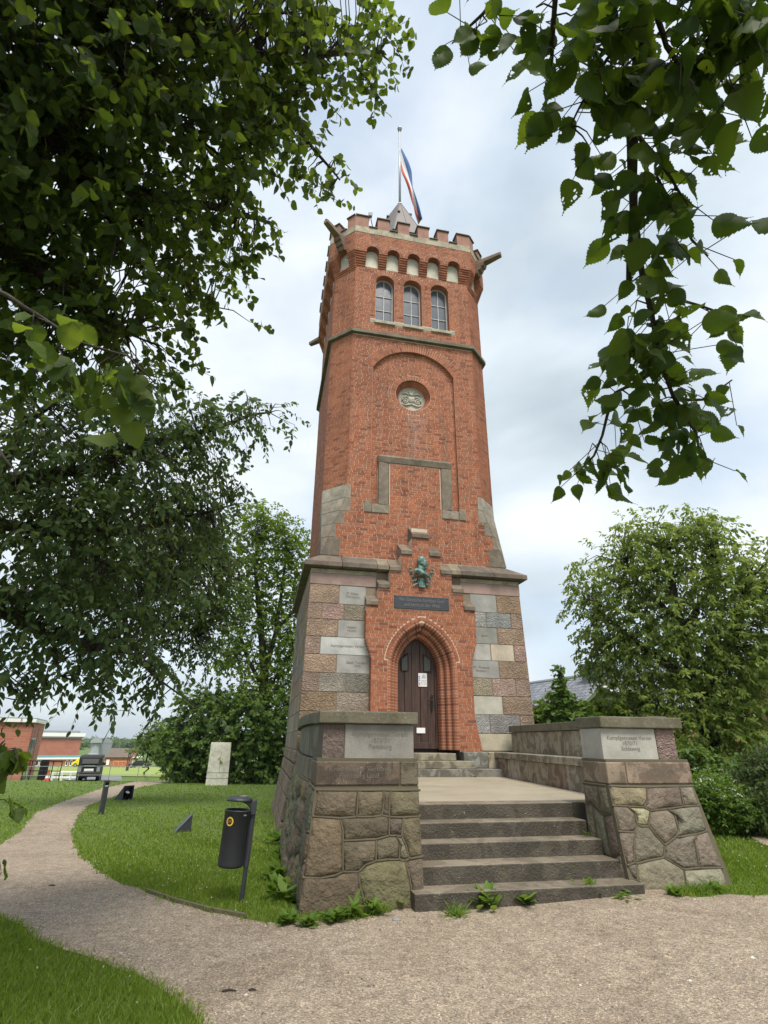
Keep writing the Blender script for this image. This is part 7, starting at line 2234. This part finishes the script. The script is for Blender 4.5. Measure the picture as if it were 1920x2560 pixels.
def slab_on(A_, B_, nb_, dp, z0, z1, out): d_ = (B_ - A_).normalized(); return plan_prism([A_ - d_*out - nb_*out, B_ + d_*out - nb_*out, B_ + d_*out + nb_*dp, A_ - d_*out + nb_*dp], z0, z1)
part(slab_on(A_, B_, nb_, 22, z1, z1 + .35, .3), 'gutter', 'grey_metal', e_); part(slab_on(A_, B_, nb_, 22, z1 + .355, z1 + 1.1, .6), 'fascia', 'white_paint', e_); part(slab_on(A_ + nb_*1.5, B_ + nb_*1.5, nb_, 20, z1 + 1.105, z1 + 1.6, -.5), 'roof', 'roof_felt', e_)
d_ = (B_ - A_); part(plan_prism([A_ + d_*.09 - nb_*.15, A_ + d_*.10 - nb_*.15, A_ + d_*.10, A_ + d_*.09], z0, z1), 'downpipe', 'iron', e_)
e_, A_, B_, nb_, z0, z1 = block_b('classroom_wing', 'low brick classroom wing with white windows and white fascia', 72, 222, 128, 1888, 1911, 'far_brick', 9)
part(slab_on(A_, B_, nb_, 9, z1, z1 + .32, .35), 'fascia', 'white_paint', e_); part(slab_on(A_, B_, nb_, 9, z1 + .325, z1 + .45, .2), 'roof', 'teal_paint', e_)
d_ = (B_ - A_)
for i, (f0, f1) in enumerate(((.06, .115), (.125, .18), (.19, .245), (.255, .31), (.62, .66), (.69, .73), (.86, .885), (.895, .92), (.93, .955))):
    w_ = part(plan_prism([A_ + d_*f0 - nb_*.12, A_ + d_*f1 - nb_*.12, A_ + d_*f1 - nb_*.002, A_ + d_*f0 - nb_*.002], z1 - 1.15, z1 - .1), 'window', 'white_paint', e_)
    w0 = f0 + (f1 - f0)*.18; w1 = f1 - (f1 - f0)*.18
    mm = plan_prism([A_ + d_*w0 - nb_*.14, A_ + d_*w1 - nb_*.14, A_ + d_*w1 - nb_*.121, A_ + d_*w0 - nb_*.121], z1 - 1.0, z1 - .25); mm.xf(lambda x, y, z: (x - e_.location.x, y - e_.location.y, z - e_.location.z)); mm.build('pane', 'glass_dark', w_)
part(plan_prism([A_ + d_*.76 - nb_*.1, A_ + d_*.81 - nb_*.1, A_ + d_*.81 - nb_*.002, A_ + d_*.76 - nb_*.002], z0, z1 - .2), 'door', 'orange_paint', e_)
# small brick house with pitched roof
A_, B_ = xz(262, 128, -2), xz(328, 128, -2); dv = B_ - A_; dv.z = 0; nb_ = Vector((-dv.y, dv.x, 0)).normalized()
z0, z1, zr = hz(1909, 128), hz(1883, 128), hz(1866, 128); dp = 6.5
ho = empty('brick_shed', (A_.x, A_.y, z0), 0, 'small red brick outbuilding with brown pitched roof on the playing field', 'building')
sk_ = Vector((1.6, 0, 0))
P4 = [A_, B_, B_ + nb_*dp + sk_, A_ + nb_*dp + sk_]
part(plan_prism(P4, z0 - 1, z1), 'wall', 'far_brick', ho)
mA, mB = (P4[0] + P4[3])/2, (P4[1] + P4[2])/2
m = MB(); up_ = lambda p, z: (p.x, p.y, z); o1 = (P4[0] - P4[3]).normalized()*.4
m.add([up_(P4[0] + o1, z1 - .1), up_(P4[1] + o1, z1 - .1), up_(mB, zr), up_(mA, zr), up_(P4[3] - o1, z1 - .1), up_(P4[2] - o1, z1 - .1)], [(0, 1, 2, 3), (3, 2, 5, 4)])
o = part(m, 'roof', 'roof_brown', ho); sm = o.modifiers.new('t', 'SOLIDIFY'); sm.thickness = .12
m = MB(); m.add([up_(P4[1], z1), up_(P4[2], z1), up_(mB, zr - .05)], [(0, 1, 2)]); m.add([up_(P4[0], z1), up_(P4[3], z1), up_(mA, zr - .05)], [(0, 1, 2)]); part(m, 'gable', 'far_brick', ho)
part(plan_prism([A_ + dv*.08 - nb_*.1, A_ + dv*.2 - nb_*.1, A_ + dv*.2, A_ + dv*.08], z1 - 1.5, z1 - .5), 'door', 'white_paint', ho)
q0, q1 = P4[1], P4[2]; dq = q1 - q0; nq = Vector((dq.y, -dq.x, 0)).normalized()
part(plan_prism([q0 + dq*.2 + nq*.1, q0 + dq*.55 + nq*.1, q0 + dq*.55, q0 + dq*.2], z0, z1 - .5), 'gate', 'white_paint', ho)
part(plan_prism([q0 + dq*.15 + nq*1.2, q0 + dq*.9 + nq*1.2, q0 + dq*.9, q0 + dq*.15], z1 - .3, z1 - .1), 'canopy', 'white_paint', ho)
# swing frame
A_, B_ = xz(281, 112, -3), xz(314, 112, -3); z0, z1 = hz(1910, 112), hz(1893, 112); dv = B_ - A_
sw = empty('swing_frame', (A_.x, A_.y, z0), 0, 'orange swing frame in front of the small brick outbuilding', 'swing')
m = MB(); m.tube([tuple(A_ + Vector((0, 0, z1 - A_.z))), tuple(B_ + Vector((0, 0, z1 - B_.z)))], .1, 6); part(m, 'beam', 'orange_paint', sw)
for f in (0, .36, .64, 1):
    m = MB()
    for s in (-.5, .5): q = A_ + dv*f; m.tube([(q.x + s, q.y, z0 - .4), (q.x, q.y, z1)], .09, 5)
    part(m, 'leg', 'orange_paint', sw)
# pair of slim posts with box
P0 = gp(316, 1928); dd_ = math.hypot(P0.x, P0.y)
pp = empty('lamp_post', P0, face_cam(P0), 'pair of slim dark posts standing on the far lawn edge', 'post')
for x in (-.06, .12): m = MB(); m.tube([(x, 0, -.4), (x, 0, 3.0 - x)], [.05, .035], 7); m.build('pole', 'iron', pp)
m = MB(); m.box(-.12, .2, -.05, .08, -.2, .55); m.build('junction_box', 'dark_metal', pp)
m = MB(); m.box(-.2, .3, -.1, .1, 2.9, 3.1); m.build('lamp_head', 'dark_metal', pp)
# mill with domed cap far off
mc_ = xz(236, 230, -3); zb_ = hz(1884, 230)
mill = empty('windmill', (mc_.x, mc_.y, zb_), face_cam(mc_), 'grey windmill stump with domed cap beyond the schoolyard', 'windmill')
m = MB(); m.lathe([(2.9, -2), (2.5, 0), (1.75, 1.2), (1.45, 4.6)], 8); m.build('body', 'grey_roof_sheet', mill)
m = MB(); n = 10
P = [(1.9*math.cos(math.pi*k/n), 4.6 + 1.75*math.sin(math.pi*k/n)) for k in range(n + 1)]
m.prism([(x, -2.1, z) for x, z in P], [(x, 2.1, z) for x, z in P]); m.build('cap', 'grey_roof_sheet', mill)
m = MB(); m.tube([(1.9, -2.3, 4.6), (3.6, -2.4, 9.6)], [.16, .1], 6); m.build('sail_stock', 'iron', mill)
m = MB(); m.box(1.7, 5.2, 1.5, 4.5, -2, 4.4); P = [(3.45 + 1.9*math.cos(math.pi*k/n), 4.4 + 1.6*math.sin(math.pi*k/n)) for k in range(n + 1)]; m.prism([(x, 1.4, z) for x, z in P], [(x, 4.6, z) for x, z in P]); m.build('annex', 'grey_metal', mill)
# vehicles
def car(name, label, p, rz, L, Wd, Hh, paint, cat='car', van=False):
    c = empty(name, p, rz, label, cat)
    prof = [(-L/2, .35), (-L/2, .8), (-L*.47, Hh*.55), (-L*.36, Hh*.95), (-L*.30, Hh), (L*.12, Hh), (L*.28, Hh*.60), (L*.46, Hh*.50), (L/2, Hh*.36), (L/2, .32)] if not van else [(-L/2, .35), (-L/2, Hh*.55), (-L*.485, Hh*.95), (-L*.46, Hh), (L*.22, Hh), (L*.36, Hh*.62), (L*.48, Hh*.5), (L/2, Hh*.36), (L/2, .32)]
    m = MB(); m.prism([(-Wd/2, y, z) for y, z in prof], [(Wd/2, y, z) for y, z in prof]); m.build('body', paint, c, bevel=.07, seg=3)
    yr = -L/2
    m = MB(); m.box(-Wd*.40, Wd*.40, -L*.49 - (.02 if van else .05), -L*.47, Hh*.60, Hh*.88); m.build('rear_window', 'glass_dark', c, bevel=.03)
    m = MB(); m.box(-Wd*.5, Wd*.5, yr - .1, yr + .15, .38, .62); m.build('bumper', 'bumper_black', c, bevel=.04)
    m = MB(); m.box(-.26, .26, yr - .115, yr - .1, .70, .82); m.build('number_plate', 'white_paint', c)
    for s in (-1, 1):
        m = MB(); m.box(min(s*Wd*.33, s*Wd*.48), max(s*Wd*.33, s*Wd*.48), yr - .03, yr + .1, Hh*.42, Hh*.58); m.build('tail_light', 'red_paint' if paint != 'black_paint' else 'grey_metal', c)
        m = MB(); m.box(min(s*(Wd/2 - .02), s*(Wd/2 + .008)), max(s*(Wd/2 - .02), s*(Wd/2 + .008)), -L*.3, L*.14, Hh*.62, Hh*.9); m.build('side_window', 'glass_dark', c)
        m = MB(); m.box(min(s*Wd*.5, s*(Wd*.5 + .16)), max(s*Wd*.5, s*(Wd*.5 + .16)), L*.2, L*.24, Hh*.58, Hh*.68); m.build('mirror', paint, c, bevel=.02)
        for y in (-L*.31, L*.31):
            m = MB(); m.tube([(s*(Wd/2 - .2), y, .32), (s*(Wd/2 + .01), y, .32)], .32, 16); wh = m.build('wheel', 'black_paint', c)
            m = MB(); m.tube([(s*(Wd/2), y, .32), (s*(Wd/2 + .02), y, .32)], .19, 10); m.build('rim', 'grey_metal', wh)
    return c
P0 = xz(219, 43, -1.2); P0 = gz(P0); c_ = car('black_van', 'black van seen from behind on the paved yard', P0, face_cam(P0) - .05, 4.0, 1.28, 1.55, 'black_paint', 'van', True)
m = MB(); m.box(-.45, .45, -2.06, -2.02, 1.10, 1.36); m.build('rear_screen', 'plastic_grey', c_)
for z in (.95, .62): m = MB(); m.box(-.3, .3, -2.12, -2.06, z, z + .05); m.build('trim', 'grey_metal', c_)
P0 = xz(203, 118, -4); P0 = gz(P0); P0.z += .06; car('yellow_van', 'bright yellow van parked before the low classrooms', P0, face_cam(P0) + 1.25, 3.1, 1.7, 1.5, 'yellow_paint', 'van', True)
P0 = xz(345, 110, -4); P0 = gz(P0); P0.z += .06; car('dark_car', 'dark car parked right of the brick outbuilding', P0, face_cam(P0) + 1.2, 3.4, 1.6, 1.1, 'black_paint')
# white guard rail, fence on the crest, traffic cone
def rail_line(name, label, pts, mats, hts, r, cat, posts=True):
    e_ = empty(name, pts[0], 0, label, cat)
    b = e_.location
    for h_ in hts:
        m = MB(); m.tube([tuple(p + Vector((0, 0, h_)) - b) for p in pts], r, 5); m.build('rail', mats, e_)
    for p in pts:
        m = MB(); q = p - b; m.tube([(q.x, q.y, q.z - .2), (q.x, q.y, q.z + hts[-1] + .02)], r*1.1, 5); m.build('post', mats, e_)
    return e_
rail_line('guard_rail', 'white guard rail across the paved yard', [gz(xz(x, 44.5, -1.2)) for x in (126, 150, 172, 194, 212)], 'white_paint', (.18, .5), .07, 'rail')
rail_line('wire_fence', 'thin grey rail fence along the crest of the lawn', [gz(xz(x, 33.5, -.6)) for x in (20, 60, 115, 135, 190, 268, 340, 405, 450)], 'grey_metal', (.35, .75), .014, 'fence')
rail_line('ramp_railing', 'sloping handrail beside the brick building', [gz(xz(x, 39.0, -1.0)) for x in (20, 48, 66, 100, 120, 142)], 'iron', (.5, 1.0), .025, 'railing')
P0 = gz(xz(114, 40, -1.0)); m = MB(); m.lathe([(.22, 0), (.22, .04), (.14, .05), (.03, .62), (.0, .62)], 12); cn = empty('traffic_cone', P0, 0, 'red and white traffic cone on the paved yard', 'cone'); m.build('cone', 'red_paint', cn); m = MB(); m.lathe([(.125, .14), (.095, .28)], 12); m.xf(lambda x, y, z: (x*1.04, y*1.04, z)); m.build('stripe', 'white_paint', cn)
for i, x in enumerate((97, 106)):
    P0 = gz(xz(x, 46.5, -1.2)); o_ = MB(); o_.hexa([(-.16, -.1, -.2), (.16, -.1, -.2), (.16, .1, -.2), (-.16, .1, -.2), (-.13, -.08, 1.25), (.13, -.08, 1.25), (.13, .08, 1.25), (-.13, .08, 1.25)]); o = o_.build('gate_post', 'iron', bevel=.02); o.location = P0
    tag(o, ('dark gate post by the field, left of the two', 'dark gate post by the field, right of the two')[i], 'post', 'gate posts by the field')

# ================================================================== houses right of the tower
A_, B_ = xz(1230, 40, 5), xz(1700, 28.5, 5); zr = 4.95
dv = B_ - A_; dv.z = 0; nb_ = Vector((-dv.y, dv.x, 0)).normalized(); 
if nb_.y < 0: nb_ = -nb_
hs = empty('tiled_house', gz(A_), 0, 'house with long grey tiled roof right of the tower', 'house')
ze, dp = 2.2, 4.2
def pt(f, a, z): q = A_ + dv*f + nb_*a; return Vector((q.x, q.y, z))
m = MB(); m.prism([tuple(pt(f, a, -.2)) for f, a in ((0, -dp + .4), (1, -dp + .4), (1, dp - .4), (0, dp - .4))], [tuple(pt(f, a, ze + .1)) for f, a in ((0, -dp + .4), (1, -dp + .4), (1, dp - .4), (0, dp - .4))]); part(m, 'wall', 'far_brick', hs)
# tiled slope: rows of lapped tiles
Lr = dv.length; rows, cols = 16, 60
m = MB(); rt_ = random.Random(6)
for i in range(rows):
    t0, t1 = i/rows, (i + 1)/rows + .012
    for j in range(cols):
        f0, f1 = j/cols, (j + 1)/cols
        def sl_(f, t, up): return tuple(pt(f, -dp*t, zr + (ze - zr)*t + up))
        fm = (f0*.62 + f1*.38)
        m.add([sl_(f0, t0, .02), sl_(fm, t0, .075), sl_(f1, t0, .02), sl_(f1, t1, .05), sl_(fm, t1, .105), sl_(f0, t1, .05)], [(0, 1, 4, 5), (1, 2, 3, 4)], rt_.random())
o = part(m, 'roof_tiles', 'roof_tile', hs, norm=False); o['kind'] = 'stuff'
m = MB(); m.add([tuple(pt(0, 0, zr)), tuple(pt(1, 0, zr)), tuple(pt(1, dp, ze)), tuple(pt(0, dp, ze)), tuple(pt(0, -dp, ze)), tuple(pt(1, -dp, ze))], [(0, 1, 2, 3), (0, 1, 5, 4)]); part(m, 'roof', 'roof_felt', hs, norm=False)
m = MB(); m.tube([tuple(pt(0, 0, zr + .05)), tuple(pt(1, 0, zr + .05))], .12, 6); part(m, 'ridge', 'roof_tile', hs)
m = MB()
f0 = .64; m.prism([tuple(pt(f, a, 4.2)) for f, a in ((f0, -.8), (f0 + .085, -.8), (f0 + .085, .5), (f0, .5))], [tuple(pt(f, a, 5.5)) for f, a in ((f0, -.8), (f0 + .085, -.8), (f0 + .085, .5), (f0, .5))]); dm = part(m, 'chimney', 'slate_sheet', hs)
m = MB(); m.tube([tuple(pt(.69, -.2, 5.0)), tuple(pt(.69, -.2, 7.2))], .035, 6)
for z_, w_ in ((6.9, .05), (6.6, .04), (7.1, .04)): m.tube([tuple(pt(.69 - w_/2, -.2, z_)), tuple(pt(.69 + w_/2, -.2, z_))], .012, 4)
part(m, 'antenna', 'grey_metal', hs)
m = MB()                               # cross gable with pale barge board
g = lambda f, a, z: tuple(pt(f, a, z))
m.add([g(.92, -dp - .8, 2.95), g(1.03, -dp - .8, 3.7), g(1.14, -dp - .8, 2.95)], [(0, 1, 2)]); part(m, 'gable', 'roof_tile', hs, norm=False)
m = MB(); m.tube([g(.915, -dp - .9, 2.9), g(1.03, -dp - .9, 3.75)], .09, 4); m.tube([g(1.03, -dp - .9, 3.75), g(1.145, -dp - .9, 2.9)], .09, 4); part(m, 'barge_board', 'white_paint', hs)
m = MB(); m.add([g(.915, -dp - .95, 2.95), g(1.03, -dp - .95, 3.8), g(1.03, -1.6, 3.8), g(.915, -1.6, 2.95)], [(0, 1, 2, 3)]); m.add([g(1.145, -dp - .95, 2.95), g(1.03, -dp - .95, 3.8), g(1.03, -1.6, 3.8), g(1.145, -1.6, 2.95)], [(0, 1, 2, 3)]); part(m, 'gable_roof', 'slate_sheet', hs, norm=False)
# brick house at the right edge
A_, B_ = xz(1878, 26, 2), xz(2150, 24, 2); dv = B_ - A_; dv.z = 0; nb_ = Vector((-dv.y, dv.x, 0)).normalized()
bh = empty('brick_house', gz(A_), 0, 'red brick house with white window at the right edge behind the trees', 'house')
m = MB(); Q = [A_, B_, B_ + nb_*7, A_ + nb_*7]; zb, ze, zr = -.3, 2.9, 5.2
m.prism([(q.x, q.y, zb) for q in Q], [(q.x, q.y, ze) for q in Q]); part(m, 'wall', 'far_brick', bh)
mid = (A_ + B_)/2
m = MB(); m.prism([(A_.x, A_.y, ze), (B_.x, B_.y, ze), (mid.x, mid.y, zr)], [((q + nb_*7).x, (q + nb_*7).y, z) for q, z in ((A_, ze), (B_, ze), (mid, zr))]); part(m, 'gable', 'far_brick', bh)
m = MB(); o_ = -nb_*.3; l_ = -dv.normalized()*.35
m.add([up_(A_ + o_ + l_, ze - .15), up_(mid + o_, zr + .12), up_(mid + nb_*7.3, zr + .12), up_(A_ + nb_*7.3 + l_, ze - .15), up_(B_ + o_ - l_, ze - .15), up_(B_ + nb_*7.3 - l_, ze - .15)], [(0, 1, 2, 3), (1, 4, 5, 2)])
o = part(m, 'roof', 'roof_tile', bh, norm=False); sm = o.modifiers.new('t', 'SOLIDIFY'); sm.thickness = .16; sm.offset = 1
m = plan_prism([A_ + dv*.11 - nb_*.06, A_ + dv*.2 - nb_*.06, A_ + dv*.2 - nb_*.0, A_ + dv*.11 - nb_*.0], .7, 2.0); w_ = part(m, 'window', 'white_paint', bh)
m = plan_prism([A_ + dv*.125 - nb_*.075, A_ + dv*.185 - nb_*.075, A_ + dv*.185 - nb_*.062, A_ + dv*.125 - nb_*.062], .8, 1.9); m.xf(lambda x, y, z: (x - bh.location.x, y - bh.location.y, z - bh.location.z)); m.build('pane', 'glass_dark', w_)

# ================================================================== far country
rg = np.random.default_rng(80)
fb = []
for r_, y_, px0, px1, st_ in ((520, 1858, 180, 520, 16), (850, 1851, 120, 520, 12), (380, 1872, 150, 200, 10), (420, 1884, 330, 460, 12)):
    for x in range(px0, px1, st_):
        c_ = np.array(far(x + rg.uniform(-4, 4), y_ + rg.uniform(-2, 3), r_)); q = rg.uniform(6, 12) / FPX * r_
        fb.append((c_ - np.array([0, 0, q * .3]), np.array([q * 1.2, q * 2, q * .9])))
P, A, N, L, S, T = grow(fb, 3600, 2.2, 4, 2.6, .1, rg, 1.6, .6, .6)
o = link('woodland', leaves_mesh('woodland', P, A, N, L, .8, 'oval'), 'maple_leaf'); tag(o, 'hazy far-off hedges and woods on the horizon', 'woodland', kind='stuff')
hv = []; hf = []
nh = 60
for i in range(nh + 1):
    x = -1500 + i * 40
    z = -6 + 9 * (math.sin(i * .23 + 1) * .5 + .5) + 3 * math.sin(i * .7)
    hv += [(x, 1500, -9), (x, 1900, z), (x, 2500, -9)]
for i in range(nh):
    for k in range(2): hf.append((i*3 + k, (i+1)*3 + k, (i+1)*3 + k + 1, i*3 + k + 1))
o = link('hills', npmesh('hills', np.array(hv), np.array(hf), smooth=True), 'soil_grass'); tag(o, 'low far hills along the horizon', kind='structure')

# ================================================================== the air
m = MB(); m.box(-2700, 2700, -60, 3300, -12.5, 45)
me = m.mesh('haze')
t = NT('haze_air')
pv = t.n('ShaderNodeVolumePrincipled'); t.set(pv, 'Color', (0.80, 0.88, 0.95)); t.set(pv, 'Density', 0.00022); t.set(pv, 'Anisotropy', 0.2)
t.t.links.new(pv.outputs[0], t.out.inputs['Volume'])
o = link('haze', me, 'haze_air'); tag(o, 'thin haze in the air over the far country', 'haze', kind='stuff')
